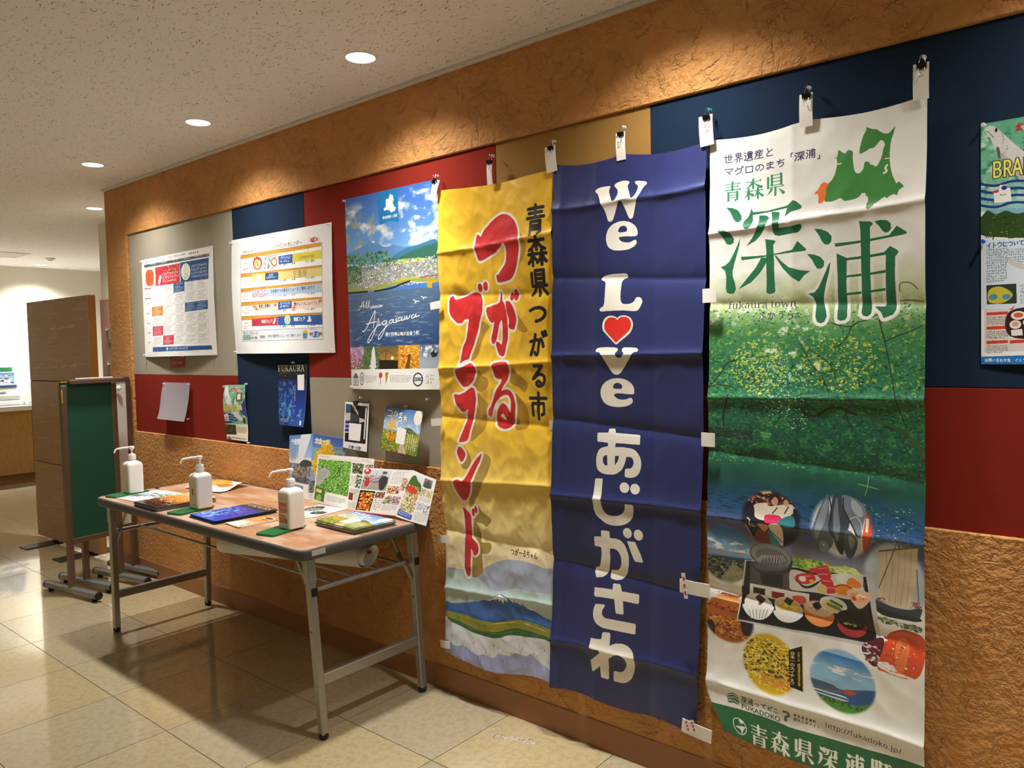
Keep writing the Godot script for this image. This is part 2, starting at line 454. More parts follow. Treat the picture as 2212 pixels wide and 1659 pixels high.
ル|~26 10 26 56 6 92;~56 6 56 88 78 76 96 48
コ|14 16 84 16 84 88;12 86 84 86
ー|6 50 94 50
・|46 50 54 50
「|50 4 92 4;50 4 50 56
」|50 96 8 96;50 44 50 96
♪|~44 4 60 20 78 30 72 50;44 4 44 80;~44 80 28 72 16 84 30 94 44 82
"""

const PRINTS := {
	"yellow": ["768 2508 #eebc26",
		"g #eebb24 #f0c02c 0 0 768 1250",
		"g #f0c02c #f2d06a 0 1250 768 350",
		"g #f2d06a #f3e2b4 0 1600 768 300",
		"g #f3e2b4 #efe6cc 0 1900 768 608",
		"q #a9b0c6 3 2043 115 2024 247 2009 312 1980 376 1947 446 1925 545 1917 633 1922 691 1934 782 1940 781 2116 -3 2252",
		"p #b9cdc8 3 2040 165 2019 246 2050 334 2085 405 2092 513 2062 617 2063 782 2048 780 2207 -6 2354",
		"p #a9b0c6 247 2013 391 1998 514 1980 618 1994 782 1986 782 2042 617 2063 513 2059 413 2084 334 2082 255 2049",
		"q #3f68b0 -2 2227 58 2218 169 2191 268 2162 349 2137 412 2105 466 2114 542 2134 616 2156 688 2178 780 2198 780 2252 -8 2406",
		"p #f4f2ee 412 2106 349 2138 384 2137 400 2128 408 2145 420 2128 431 2153 443 2127 458 2142 466 2117",
		"p #f4f2ee 470 2117 496 2142 493 2125 519 2141 512 2127 549 2147 542 2134 571 2152 542 2133",
		"p #f4f2ee 556 2140 601 2159 645 2163 601 2151",
		"p #f4f2ee 309 2151 373 2133 341 2151",
		"q #1d5f9c -3 2249 58 2248 184 2244 307 2247 410 2234 540 2211 651 2219 780 2236 780 2270 -8 2425",
		"q #8f8a2a -4 2271 57 2267 184 2260 306 2259 410 2245 510 2223 651 2226 780 2244 779 2293 408 2319 -5 2335",
		"l #4a5a24 3.0 91 2286 120 2286",
		"l #4a5a24 3.0 142 2286 171 2285",
		"l #4a5a24 3.0 192 2285 221 2285",
		"l #4a5a24 3.0 241 2285 270 2284",
		"l #4a5a24 3.0 290 2284 318 2284",
		"l #4a5a24 3.0 338 2284 366 2283",
		"l #4a5a24 3.0 385 2283 413 2283",
		"l #4a5a24 3.0 432 2283 459 2283",
		"l #4a5a24 3.0 479 2283 505 2282",
		"l #4a5a24 3.0 524 2282 551 2282",
		"l #4a5a24 3.0 569 2282 595 2281",
		"l #4a5a24 3.0 614 2281 640 2281",
		"l #4a5a24 3.0 658 2281 683 2281",
		"l #4a5a24 3.0 701 2280 726 2280",
		"l #c9cf9a 4.0 362 2262 510 2234",
		"l #c9cf9a 4.0 570 2235 709 2252",
		"q #2f5f33 -5 2303 56 2302 224 2314 305 2311 409 2292 509 2267 614 2273 779 2287 779 2318 576 2307 463 2308 385 2329 223 2336 -5 2329",
		"l #56753a 4.0 4 2318 224 2322 409 2304 509 2280 779 2304",
		"q #dcdfe6 -5 2329 56 2324 223 2336 385 2329 463 2308 577 2305 779 2318 777 2541 -17 2730",
		"q #a3a9d8 -9 2457 104 2447 163 2429 262 2443 303 2428 367 2433 399 2405 461 2414 507 2395 575 2407 612 2394 678 2427 728 2442 778 2468 777 2552 -17 2743",
		"l #4d5462 3.0 67 2392 66 2405",
		"l #4d5462 3.0 122 2472 121 2485",
		"l #4d5462 3.0 179 2426 179 2439",
		"l #4d5462 3.0 236 2381 235 2393",
		"l #4d5462 3.0 289 2459 288 2472",
		"l #4d5462 3.0 343 2415 343 2427",
		"l #4d5462 3.0 397 2371 397 2383",
		"l #4d5462 3.0 448 2448 448 2460",
		"l #4d5462 3.0 500 2404 500 2416",
		"l #4d5462 3.0 552 2360 552 2372",
		"l #4d5462 3.0 601 2436 601 2447",
		"l #4d5462 3.0 651 2393 651 2404",
		"l #4d5462 3.0 700 2350 700 2362",
		"l #4d5462 3.0 747 2424 747 2436",
		"l #4d5462 3.0 97 2464 97 2476",
		"l #4d5462 3.0 155 2417 155 2430",
		"l #4d5462 3.0 209 2497 209 2509",
		"l #4d5462 3.0 265 2451 265 2463",
		"l #4d5462 3.0 320 2406 320 2418",
		"l #4d5462 3.0 374 2361 374 2373",
		"l #4d5462 3.0 426 2438 425 2451",
		"l #4d5462 3.0 478 2394 478 2406",
		"l #4d5462 3.0 530 2351 530 2363",
		"l #4d5462 3.0 579 2427 579 2439",
		"l #4d5462 3.0 630 2384 629 2395",
		"l #4d5462 3.0 679 2341 679 2353",
		"q #b58a1e 564 264 606 304 616 353 599 391 555 444 533 471 578 341",
		"q #b58a1e 298 698 355 729 320 762 289 826 271 877 228 894 285 740",
		"q #b58a1e 266 946 309 980 350 997 352 1031 325 1053 296 1066 261 1054 231 1033",
		"q #b58a1e 266 1071 313 1101 342 1122 350 1147 334 1191 321 1257 261 1303 218 1318 255 1163 262 1119",
		"q #b58a1e 504 929 553 971 601 1008 606 1037 584 1062 552 1038 497 1009",
		"q #b58a1e 529 1071 578 1108 605 1153 609 1203 593 1245 527 1248 539 1163",
		"q #b58a1e 536 674 589 725 610 754 588 766 545 744",
		"q #a88a3c 307 1388 368 1410 352 1468 315 1532 266 1607 216 1675 192 1659 237 1539 281 1455",
		"q #a88a3c 259 1662 294 1694 347 1715 355 1736 322 1767 293 1756 233 1741",
		"q #a88a3c 209 1721 250 1761 274 1803 276 1853 344 1853 346 1888 319 1912 280 1920 281 2015 201 2045 201 1912",
		"q #a88a3c 183 1377 222 1428 190 1475 148 1456",
		"o #efe9dc 13 279 249 270 263 267 305 274 347 282 375 293 387 322 383 363 369 397 356 425 338 454 320 468 313 477 320 481 349 477 389 471 409 460 425 440 444 423 465 406 470 408 495 417 506 450 506 489 500 511 490 533 463 550 428 562 380 568 332 566 292 558 251 543 218 522 193 495 174 462 164 434 165 406 176 378 194 349 215 325 235 302 262 293 257",
		"o #efe9dc 13 91 561 75 573 72 612 76 647 94 674 118 695 133 704 164 703 182 686 210 685 206 713 202 752 192 794 176 823 166 858 159 893 152 917 180 902 211 893 223 863 242 825 258 782 271 739 283 697 299 664 303 627 300 597 289 571 278 556 260 549 246 548 219 555 183 566 146 574 115 579 100 561",
		"o #efe9dc 13 360 626 334 631 331 650 339 675 356 697 373 710 390 707 384 740 375 773 370 790 374 806 386 818 400 806 409 781 418 744 427 715 438 697 444 716 448 745 448 778 445 807 439 822 422 811 406 806 402 817 410 840 421 866 438 879 455 881 466 866 475 829 483 788 482 746 477 704 470 663 467 651 457 622 446 609 437 598 433 575 427 552 422 575 420 604 403 615 380 620",
		"o #efe9dc 13 462 606 465 631 473 660 483 689 488 714 485 731 496 744 518 748 527 732 535 708 533 687 525 662 514 637 498 616 482 605",
		"o #efe9dc 13 389 920 388 946 396 971 402 988 419 997 441 999 435 1018 418 1039 403 1065 385 1108 370 1134 353 1152 345 1169 349 1186 369 1191 381 1168 393 1138 408 1112 434 1090 463 1077 485 1081 498 1101 502 1131 500 1165 489 1152 473 1131 450 1121 433 1128 419 1146 410 1171 403 1206 409 1232 431 1246 460 1251 493 1241 516 1219 525 1185 529 1143 526 1105 513 1072 491 1053 463 1051 440 1056 458 1026 481 1001 492 971 496 938 488 917 465 910 420 912",
		"o #efe9dc 13 124 950 120 967 129 994 147 1020 164 1038 186 1040 207 1033 232 1015 250 993 260 963 260 941 246 924 222 915 198 924 167 937",
		"o #efe9dc 13 99 1083 101 1100 110 1127 131 1153 155 1172 179 1170 198 1160 194 1182 184 1218 168 1254 149 1295 135 1331 163 1332 188 1324 200 1306 210 1275 223 1239 233 1199 246 1159 254 1119 254 1085 246 1054 231 1043 213 1048 176 1068 139 1082 120 1080",
		"o #efe9dc 13 128 1362 118 1390 127 1416 145 1438 161 1432 176 1413 179 1391 165 1374 147 1361",
		"o #efe9dc 13 292 1389 252 1422 221 1464 196 1502 170 1535 155 1538 133 1533 108 1538 94 1550 98 1577 110 1603 131 1629 158 1644 174 1638 193 1618 212 1585 225 1548 238 1512 257 1470 282 1429 297 1397",
		"o #efe9dc 13 142 1689 150 1713 152 1758 154 1804 150 1841 148 1896 147 1956 146 2002 158 2037 176 2051 189 2037 195 1995 196 1949 198 1901 213 1915 222 1930 244 1922 253 1901 248 1874 233 1858 206 1843 200 1835 204 1794 205 1739 197 1713 173 1695 154 1685",
		"e #efe9dc 285 524 26 31",
		"e #efe9dc 322 519 28 34",
		"e #efe9dc 503 583 25 30",
		"e #efe9dc 531 576 26 38",
		"e #efe9dc 222 1703 23 33",
		"e #efe9dc 244 1685 24 31",
		"q #cf1d20 279 249 270 263 267 305 274 347 282 375 293 387 322 383 363 369 397 356 425 338 454 320 468 313 477 320 481 349 477 389 471 409 460 425 440 444 423 465 406 470 408 495 417 506 450 506 489 500 511 490 533 463 550 428 562 380 568 332 566 292 558 251 543 218 522 193 495 174 462 164 434 165 406 176 378 194 349 215 325 235 302 262 293 257",
		"q #cf1d20 91 561 75 573 72 612 76 647 94 674 118 695 133 704 164 703 182 686 210 685 206 713 202 752 192 794 176 823 166 858 159 893 152 917 180 902 211 893 223 863 242 825 258 782 271 739 283 697 299 664 303 627 300 597 289 571 278 556 260 549 246 548 219 555 183 566 146 574 115 579 100 561",
		"q #cf1d20 360 626 334 631 331 650 339 675 356 697 373 710 390 707 384 740 375 773 370 790 374 806 386 818 400 806 409 781 418 744 427 715 438 697 444 716 448 745 448 778 445 807 439 822 422 811 406 806 402 817 410 840 421 866 438 879 455 881 466 866 475 829 483 788 482 746 477 704 470 663 467 651 457 622 446 609 437 598 433 575 427 552 422 575 420 604 403 615 380 620",
		"q #cf1d20 462 606 465 631 473 660 483 689 488 714 485 731 496 744 518 748 527 732 535 708 533 687 525 662 514 637 498 616 482 605",
		"q #cf1d20 389 920 388 946 396 971 402 988 419 997 441 999 435 1018 418 1039 403 1065 385 1108 370 1134 353 1152 345 1169 349 1186 369 1191 381 1168 393 1138 408 1112 434 1090 463 1077 485 1081 498 1101 502 1131 500 1165 489 1152 473 1131 450 1121 433 1128 419 1146 410 1171 403 1206 409 1232 431 1246 460 1251 493 1241 516 1219 525 1185 529 1143 526 1105 513 1072 491 1053 463 1051 440 1056 458 1026 481 1001 492 971 496 938 488 917 465 910 420 912",
		"q #cf1d20 124 950 120 967 129 994 147 1020 164 1038 186 1040 207 1033 232 1015 250 993 260 963 260 941 246 924 222 915 198 924 167 937",
		"q #cf1d20 99 1083 101 1100 110 1127 131 1153 155 1172 179 1170 198 1160 194 1182 184 1218 168 1254 149 1295 135 1331 163 1332 188 1324 200 1306 210 1275 223 1239 233 1199 246 1159 254 1119 254 1085 246 1054 231 1043 213 1048 176 1068 139 1082 120 1080",
		"q #cf1d20 128 1362 118 1390 127 1416 145 1438 161 1432 176 1413 179 1391 165 1374 147 1361",
		"q #cf1d20 292 1389 252 1422 221 1464 196 1502 170 1535 155 1538 133 1533 108 1538 94 1550 98 1577 110 1603 131 1629 158 1644 174 1638 193 1618 212 1585 225 1548 238 1512 257 1470 282 1429 297 1397",
		"q #cf1d20 142 1689 150 1713 152 1758 154 1804 150 1841 148 1896 147 1956 146 2002 158 2037 176 2051 189 2037 195 1995 196 1949 198 1901 213 1915 222 1930 244 1922 253 1901 248 1874 233 1858 206 1843 200 1835 204 1794 205 1739 197 1713 173 1695 154 1685",
		"e #cf1d20 285 524 15 21",
		"e #cf1d20 322 519 16 24",
		"e #cf1d20 503 583 14 20",
		"e #cf1d20 531 576 15 29",
		"e #cf1d20 222 1703 11 22",
		"e #cf1d20 244 1685 12 20",
		"q #efe9dc 432 1184 438 1192 455 1202 469 1204 458 1183 444 1173",
		"t #151210 146 17.0 620 150 155 0 0 72 青",
		"t #151210 141 17.0 625 304 150 0 0 75 森",
		"t #151210 131 17.0 626 461 139 0 0 80 県",
		"t #151210 103 17.0 619 627 110 0 0 102 つ",
		"t #151210 124 17.0 618 765 132 0 0 84 が",
		"t #151210 118 17.0 625 920 125 0 0 89 る",
		"t #151210 132 17.0 618 1065 141 0 0 79 市",
		"t #1c1a20 34 3.4 474 1863 26 0 0 69 つがーるちゃん",
	],
	"navy": ["800 2560 #202a60",
		"q #eee8da 250 139 255 134 274 127 302 126 324 128 330 131 329 137 325 144 324 155 328 169 335 188 340 197 347 201 354 200 361 192 367 177 370 164 367 153 359 142 352 135 352 129 364 121 388 118 415 119 428 122 431 127 427 132 422 141 424 154 431 172 436 188 444 196 452 193 459 186 468 167 473 152 473 143 467 137 460 131 458 126 463 121 478 120 501 122 514 125 518 131 516 137 509 142 501 150 491 167 478 190 465 218 458 241 450 269 445 282 437 288 429 287 423 281 416 266 408 246 397 222 392 210 385 206 378 207 371 216 362 235 349 265 341 283 335 289 327 291 319 290 313 283 308 264 299 236 285 206 274 180 266 161 260 152 251 145",
		"q #eee8da 405 298 429 303 451 316 464 332 469 350 467 361 459 366 438 367 411 366 374 366 371 370 375 380 387 388 406 393 427 393 443 387 451 383 459 384 464 392 463 398 454 409 438 418 412 426 377 427 341 423 317 410 306 393 301 370 304 346 315 324 335 307 362 298 384 296",
		"q #202a60 395 318 408 322 414 332 412 342 406 345 387 346 374 345 367 341 368 332 376 322 384 319",
		"q #eee8da 273 553 282 543 304 535 343 531 387 531 408 534 414 544 410 552 396 556 384 569 382 593 381 633 385 658 395 669 416 671 440 667 454 657 461 645 472 640 486 643 496 658 491 675 480 693 468 702 449 703 392 700 319 701 282 703 272 695 277 687 290 679 295 664 297 623 297 583 294 566 282 560",
		"q #eee8da 368 734 378 726 402 722 426 727 445 743 451 767 443 793 422 815 388 840 371 853 362 854 350 845 315 814 293 792 288 767 295 742 315 726 339 723 359 728",
		"q #e0261c 369 743 380 732 402 729 424 733 438 749 441 767 433 789 412 809 381 834 365 847 349 834 320 808 303 788 299 767 306 746 322 733 342 731 359 735",
		"q #eee8da 258 883 268 873 295 869 340 868 369 870 378 879 372 887 365 896 369 908 379 916 391 915 402 907 410 895 403 887 399 877 410 868 441 867 474 869 484 877 479 885 463 889 451 902 427 933 399 970 384 987 365 994 345 989 331 973 306 936 291 908 278 893 263 891",
		"q #eee8da 375 1010 409 1014 438 1028 454 1049 457 1070 450 1080 419 1081 370 1080 350 1086 351 1094 363 1103 385 1108 414 1105 431 1098 443 1098 449 1111 441 1124 414 1137 371 1144 326 1141 296 1128 280 1104 276 1079 281 1058 296 1036 326 1018 350 1012",
		"q #202a60 368 1032 385 1036 393 1046 390 1056 375 1059 351 1059 343 1053 348 1040 358 1034",
		"p #eee8da 261 1271 316 1267 319 1250 323 1248 351 1246 357 1265 478 1265 485 1268 485 1307 480 1310 359 1312 356 1331 396 1328 422 1329 443 1330 460 1336 472 1345 485 1362 491 1376 494 1393 493 1411 489 1428 483 1441 473 1452 461 1460 448 1464 435 1466 412 1465 409 1459 409 1432 414 1426 437 1423 446 1417 452 1407 455 1394 452 1382 447 1374 439 1370 416 1371 412 1391 405 1410 395 1430 384 1441 371 1451 359 1457 346 1461 311 1463 293 1461 280 1457 269 1450 262 1441 257 1423 256 1408 256 1389 261 1370 268 1353 277 1344 288 1338 317 1330 317 1314 264 1313 260 1307 260 1274",
		"p #202a60 314 1372 316 1420 308 1422 302 1420 295 1413 291 1400 291 1389 296 1379 305 1374",
		"p #202a60 356 1372 377 1371 374 1384 369 1398 356 1416",
		"p #eee8da 258 1487 287 1485 292 1488 289 1575 289 1605 292 1624 303 1640 314 1649 329 1654 344 1655 360 1653 375 1650 390 1643 403 1633 411 1621 415 1606 415 1593 421 1588 456 1587 461 1591 461 1614 458 1633 454 1648 443 1664 428 1677 411 1687 394 1693 377 1697 360 1700 340 1700 320 1698 303 1692 285 1681 269 1670 258 1658 249 1643 245 1630 245 1608 245 1585 252 1492",
		"e #eee8da 410 1514 25 24",
		"e #eee8da 465 1514 25 24",
		"e #eee8da 427 1724 24 24",
		"e #eee8da 485 1724 24 25",
		"p #eee8da 283 1736 287 1732 323 1730 329 1733 330 1762 369 1761 384 1763 395 1768 408 1778 416 1790 429 1817 430 1822 434 1839 434 1858 432 1879 428 1900 421 1918 412 1932 400 1945 388 1953 364 1960 334 1959 329 1954 329 1923 337 1916 369 1911 378 1903 386 1892 391 1876 391 1862 390 1847 385 1834 377 1822 366 1814 349 1811 329 1814 330 1861 327 1888 323 1912 317 1928 308 1942 298 1951 286 1959 253 1966 242 1944 243 1923 248 1918 266 1912 272 1903 276 1891 280 1869 283 1848 282 1819 277 1814 245 1813 244 1770 249 1766 283 1762",
		"p #eee8da 424 1763 429 1761 465 1759 470 1762 475 1773 497 1812 509 1844 505 1850 468 1851 462 1846 448 1818",
		"p #eee8da 244 2014 344 2007 345 1983 350 1977 355 1976 381 1975 387 1978 396 2006 485 2001 491 2005 490 2041 483 2047 403 2050 408 2107 403 2114 370 2116 364 2112 354 2051 251 2058 243 2054",
		"p #eee8da 254 2092 299 2087 305 2091 299 2102 291 2115 289 2127 291 2139 299 2147 309 2150 468 2142 474 2146 473 2186 467 2192 316 2199 292 2199 272 2193 257 2184 247 2173 240 2159 239 2145 240 2127 245 2109",
		"p #eee8da 229 2264 289 2254 293 2224 299 2218 331 2213 337 2217 336 2273 351 2263 371 2254 388 2250 404 2248 421 2249 438 2254 453 2263 464 2276 471 2291 476 2310 477 2333 474 2356 467 2379 458 2398 444 2413 425 2425 410 2430 396 2432 363 2434 356 2430 357 2389 364 2383 396 2381 410 2374 419 2365 427 2352 430 2339 428 2325 422 2314 414 2306 405 2302 393 2301 381 2302 368 2307 356 2314 332 2335 331 2429 325 2436 293 2438 287 2435 283 2386 243 2425 237 2422 229 2375 285 2318 280 2307 229 2313 225 2309",
	],
	"fuka": ["1024 3200 #efece6",
		"g #efece6 #efece6 0 0 1024 820",
		"g #efece6 #c3d29a 0 700 1024 180",
		"g #c3d29a #4f8f50 0 880 1024 130",
		"g #4f8f50 #2f7a56 0 1010 1024 210",
		"g #2f7a56 #185442 0 1220 1024 440",
		"g #1f6242 #174f45 0 1660 1024 110",
		"g #174f45 #1f5688 0 1770 1024 150",
		"g #1f5688 #48507c 0 1920 1024 110",
		"g #48507c #8a8794 0 2030 1024 130",
		"g #8a8794 #efece6 0 2160 1024 140",
		"N 3 0.0100 4 0.02 0.35 #2f8048 1.00 1.30 0 1000 1024 760",
		"N 7 0.0280 4 0.08 0.40 #124a34 1.00 1.60 0 1080 1024 690",
		"N 11 0.0200 4 0.20 0.50 #9cba4a 1.20 1.20 0 930 1024 420",
		"N 21 0.0120 4 0.20 0.55 #dfe8c8 1.00 1.00 200 940 420 380",
		"N 5 0.0120 4 0.00 0.50 #dfe5c8 1.00 1.00 0 700 1024 300",
		"N 31 0.0200 4 0.10 0.50 #27406f 0.40 2.00 150 1780 750 170",
		"N 33 0.0300 4 0.12 0.50 #123c3c 0.50 2.00 0 1850 1024 200",
		"d 1 2600 3 9 #2f7d56,#3f8f5c,#6fa84c,#1c5f48,#2a6f54,#1f6a4c,#58a06c r 0 900 1024 520",
		"d 2 1800 3 9 #1d6a43,#2c8a55,#0f4d34,#57a05a,#174f3a r 0 1380 1024 330",
		"d 3 520 3 9 #d2d24a,#b9c63c,#e0de8a,#9cc044 e 120 1060 300 280",
		"d 4 420 3 9 #c3c83e,#a5c23e,#dcd87a e 470 1030 360 280",
		"d 6 300 3 7 #e4eed8,#bfdcc4,#8fc8a4 r 290 1180 220 330",
		"d 9 260 2 6 #9fc08a,#5d8a58,#c8d6b0 r 560 1830 420 190",
		"d 10 400 3 7 #dfe5b8,#c3d28c,#9cbf60 r 40 840 960 120",
		"c #26331f 11.0 484 1400 497 1426 523 1440 561 1430 599 1401 630 1389 673 1392 722 1414 781 1424 827 1440 872 1466 917 1479 960 1507 993 1541 1019 1600",
		"c #3c5c2c 15.0 745 1418 798 1426 850 1448 906 1470 949 1498 993 1538 1019 1588",
		"c #1d2a22 6.0 -16 1327 35 1280 73 1227 103 1183 148 1168",
		"c #1d2a22 4.0 -4 1319 42 1302 96 1302 148 1314",
		"c #22301f 5.0 826 953 837 1005 855 1075 872 1165 883 1228 905 1341 928 1415 944 1458",
		"c #22301f 4.0 855 1075 899 1051 949 1033 1013 1003",
		"c #27351f 5.0 617 982 660 996 703 1001 738 982 780 970 820 949",
		"c #27351f 4.0 709 1001 691 1047 660 1086 630 1099",
		"c #22301f 4.0 476 1084 496 1125 529 1187 567 1227 593 1273 612 1326",
		"c #22301f 4.0 554 1139 599 1166 630 1219 649 1279 691 1324 733 1394",
		"c #22301f 3.0 457 1139 496 1146 515 1112 548 1132 560 1105",
		"c #2b2a22 6.0 686 1416 698 1455 716 1493",
		"c #2b2a22 8.0 111 1352 96 1411 82 1464 86 1523",
		"c #6a6a58 5.0 916 849 921 812 959 811 992 841",
		"c #5b5f4c 5.0 916 890 959 889 1013 898",
		"c #86a06a 4.0 740 1748 781 1753 827 1760",
		"c #86a06a 3.0 784 1707 780 1759 770 1799",
		"d 15 260 4 14 #1c2b28,#24382e,#1a3030,#2c4a34 r -14 1533 248 47",
		"d 14 120 3 8 #3f9a4e,#2f8048,#7ab060 r 280 1537 49 24",
		"B 337 1982 157 155 0.86",
		"p #1c1720 146 1833 510 1787 511 2144 148 2214",
		"d 40 260 6 16 #7a3428,#b5604a,#2a2026,#402028,#d69a72 r 179 1850 311 57",
		"d 41 60 4 10 #ffd98a,#f4c070 r 276 1837 57 13",
		"q #e9dcc8 250 1921 308 1902 329 1915 370 1904 441 1889 451 1929 391 1974 309 1992 256 1979",
		"q #1b1d2b 180 1953 245 1928 256 1979 288 2006 277 2056 256 2118 202 2063 174 2008",
		"q #1b1d2b 451 1908 491 1943 486 2005 452 2073 407 2091 391 2011 446 1981",
		"q #e0356a 311 1963 383 1957 384 1994 314 2002",
		"q #2f7f8a 384 1975 446 1945 457 2000 384 2004",
		"q #e7d6be 330 2010 391 2005 397 2108 356 2079",
		"q #3d8a90 324 2037 356 2069 387 2110 330 2105",
		"q #7a3a2c 267 2052 319 2054 325 2111 251 2119",
		"q #d98e68 272 2014 330 2013 304 2051",
		"e #d99a78 354 1885 18 23",
		"e #d99a78 413 1882 13 19",
		"q #24202a 324 1879 355 1843 391 1870 381 1877 355 1864 334 1888",
		"q #241a20 393 1875 411 1852 431 1864 426 1875 411 1867 401 1879",
		"l #e8e0d4 4.0 183 2034 240 2126",
		"l #e8e0d4 4.0 195 2032 250 2125",
		"l #e8e0d4 4.0 207 2030 259 2123",
		"l #d8d0c4 5.0 218 1991 234 1999 229 2024 256 2033",
		"l #1d1d28 5.0 345 1950 370 1915",
		"l #1d1d28 5.0 406 1941 426 1901",
		"l #17343a 4.0 330 2042 343 2045",
		"l #17343a 4.0 339 2050 352 2053",
		"l #17343a 4.0 348 2057 361 2061",
		"l #17343a 4.0 358 2065 371 2068",
		"l #17343a 4.0 367 2073 380 2076",
		"l #17343a 4.0 376 2081 389 2084",
		"l #17343a 4.0 385 2089 398 2092",
		"E",
		"B 670 1964 150 162 0.80",
		"p #d8d6d2 510 1808 829 1767 830 2110 511 2174",
		"q #e2552a 773 1861 803 1876 812 1941 799 2020 769 2069 764 1998 773 1914",
		"p #f0ece4 777 1904 790 1906 786 1970 775 1967",
		"l #a83a20 4.0 767 1997 804 1991",
		"l #a83a20 4.0 767 2009 799 2003",
		"l #a83a20 4.0 767 2021 795 2015",
		"l #a83a20 4.0 767 2032 791 2028",
		"l #a83a20 4.0 767 2044 786 2040",
		"l #a83a20 4.0 767 2055 782 2052",
		"E",
		"q #5c6874 605 1815 577 1869 554 1933 539 2001 542 2057 559 2094 587 2111 615 2083 634 2040 620 1963 612 1874",
		"q #87929c 601 1836 568 1911 551 1994 556 2044 582 1989 605 1895",
		"q #39434f 633 1812 665 1807 675 1865 706 1925 689 2021 675 2097 652 2077 631 2011 615 1944 622 1863",
		"q #6f7a86 647 1825 656 1898 666 1975 652 2037 636 1980 633 1891",
		"q #75808a 670 1812 720 1815 760 1839 775 1880 764 1940 760 1989 742 2002 706 1925 679 1865",
		"q #a8b0b6 715 1825 751 1850 764 1891 742 1904 715 1869",
		"q #525d68 689 1981 716 1977 742 2011 734 2066 711 2112 691 2099 682 2061",
		"q #8c969e 707 1993 729 2018 716 2065 702 2038",
		"q #8a949c 573 2051 606 2050 611 2084 587 2106 568 2087",
		"c #1d242c 6.0 612 1829 624 1903 615 1964 634 2020",
		"c #1d242c 6.0 675 1821 679 1875 706 1929 742 1992",
		"c #c8ced2 4.0 706 1920 733 1906 755 1931 760 1969",
		"e #e8e4d8 589 2065 5 5",
		"B 97 2212 149 167 0.86",
		"p #3f7cc0 -61 2062 245 2013 247 2355 -59 2423",
		"g #2f6cb8 #9cc0dc -60 2067 306 127",
		"N 51 0.0200 4 0.05 0.35 #eef0f0 0.70 1.60 -60 2129 306 75",
		"p #8f98a4 -60 2198 246 2190 246 2211 -60 2232",
		"p #3a4440 -60 2243 246 2216 247 2360 -59 2429",
		"d 52 420 4 12 #525c52,#2a332f,#7d8270,#98987c,#1e2626 r -18 2240 248 112",
		"q #8f8c6c 69 2361 126 2278 159 2266 198 2301 192 2346 137 2368",
		"d 53 160 3 8 #b4ae88,#6f6c50,#9c9878 r 86 2297 106 53",
		"E",
		"B 897 2162 143 183 0.80",
		"p #b9c2ca 742 1992 1053 1938 1054 2325 743 2404",
		"E",
		"p #d8c8ac 838 2044 998 1994 991 2088 979 2192 969 2268 955 2287 893 2300 830 2277 826 2231 834 2152",
		"c #b8a688 4.0 868 2037 861 2151 849 2277",
		"c #b8a688 4.0 893 2028 887 2146 873 2279",
		"c #b8a688 4.0 919 2020 913 2141 898 2281",
		"c #b8a688 4.0 944 2012 939 2135 922 2283",
		"c #b8a688 4.0 970 2005 964 2130 945 2285",
		"l #cdbb9c 2.0 842 2046 832 2267",
		"l #cdbb9c 2.0 849 2044 838 2268",
		"l #cdbb9c 2.0 857 2041 845 2268",
		"l #cdbb9c 2.0 864 2039 851 2268",
		"l #cdbb9c 2.0 871 2037 857 2269",
		"l #cdbb9c 2.0 878 2035 864 2269",
		"l #cdbb9c 2.0 885 2032 870 2270",
		"l #cdbb9c 2.0 892 2030 876 2270",
		"l #cdbb9c 2.0 899 2028 883 2270",
		"l #cdbb9c 2.0 906 2026 889 2271",
		"l #cdbb9c 2.0 913 2023 895 2271",
		"l #cdbb9c 2.0 920 2021 901 2272",
		"l #cdbb9c 2.0 927 2019 908 2272",
		"l #cdbb9c 2.0 934 2017 914 2273",
		"l #cdbb9c 2.0 941 2014 920 2273",
		"l #cdbb9c 2.0 948 2012 926 2273",
		"l #cdbb9c 2.0 955 2010 932 2274",
		"l #cdbb9c 2.0 962 2008 938 2274",
		"l #cdbb9c 2.0 969 2006 944 2275",
		"l #cdbb9c 2.0 976 2004 951 2275",
		"l #cdbb9c 2.0 982 2001 957 2275",
		"l #cdbb9c 2.0 989 1999 963 2276",
		"l #5d5248 6.0 835 2047 1000 1993",
		"l #5d5248 7.0 918 1976 920 2018",
		"l #5d5248 4.0 913 1986 830 2225",
		"l #5d5248 4.0 991 2097 999 2256",
		"q #3e464a 804 2283 838 2289 893 2300 955 2294 991 2276 1013 2267 1007 2305 991 2338 938 2345 872 2347 830 2339",
		"q #2a3034 813 2315 893 2323 1003 2319 991 2338 872 2352 826 2340",
		"d 55 50 3 8 #b04a38,#e0d8cc,#4a4a50 r 970 2253 39 22",
		"d 56 20 3 7 #b04a38,#5a5650 r 808 2267 46 22",
		"B 113 2565 143 136 0.86",
		"p #a85a20 -59 2451 268 2377 269 2679 -57 2772",
		"g #f08a2c #ffe3a4 -46 2448 304 22",
		"g #d8702a #a84a1c -46 2501 304 14",
		"d 57 700 4 14 #c47a2c,#a85a22,#d89440,#8a441c,#6a3418 r -22 2560 281 105",
		"q #2a1a1c -10 2619 19 2595 42 2622 37 2679 14 2674",
		"q #2a2030 183 2558 248 2557 243 2623 194 2625",
		"d 58 60 6 12 #8a3020,#5a2a1c r -10 2501 225 22",
		"E",
		"d 59 26 5 12 #a8402c,#c86a4c r 52 2436 118 5",
		"p #c9c7c3 200 2223 804 2173 841 2517 158 2562",
		"p #2c2a2b 208 2226 760 2187 815 2500 166 2554",
		"p #57514e 230 2230 427 2227 428 2335 225 2349",
		"p #191718 182 2369 770 2354 809 2497 174 2544",
		"p #1c1a1b 763 2187 776 2184 822 2498 805 2501",
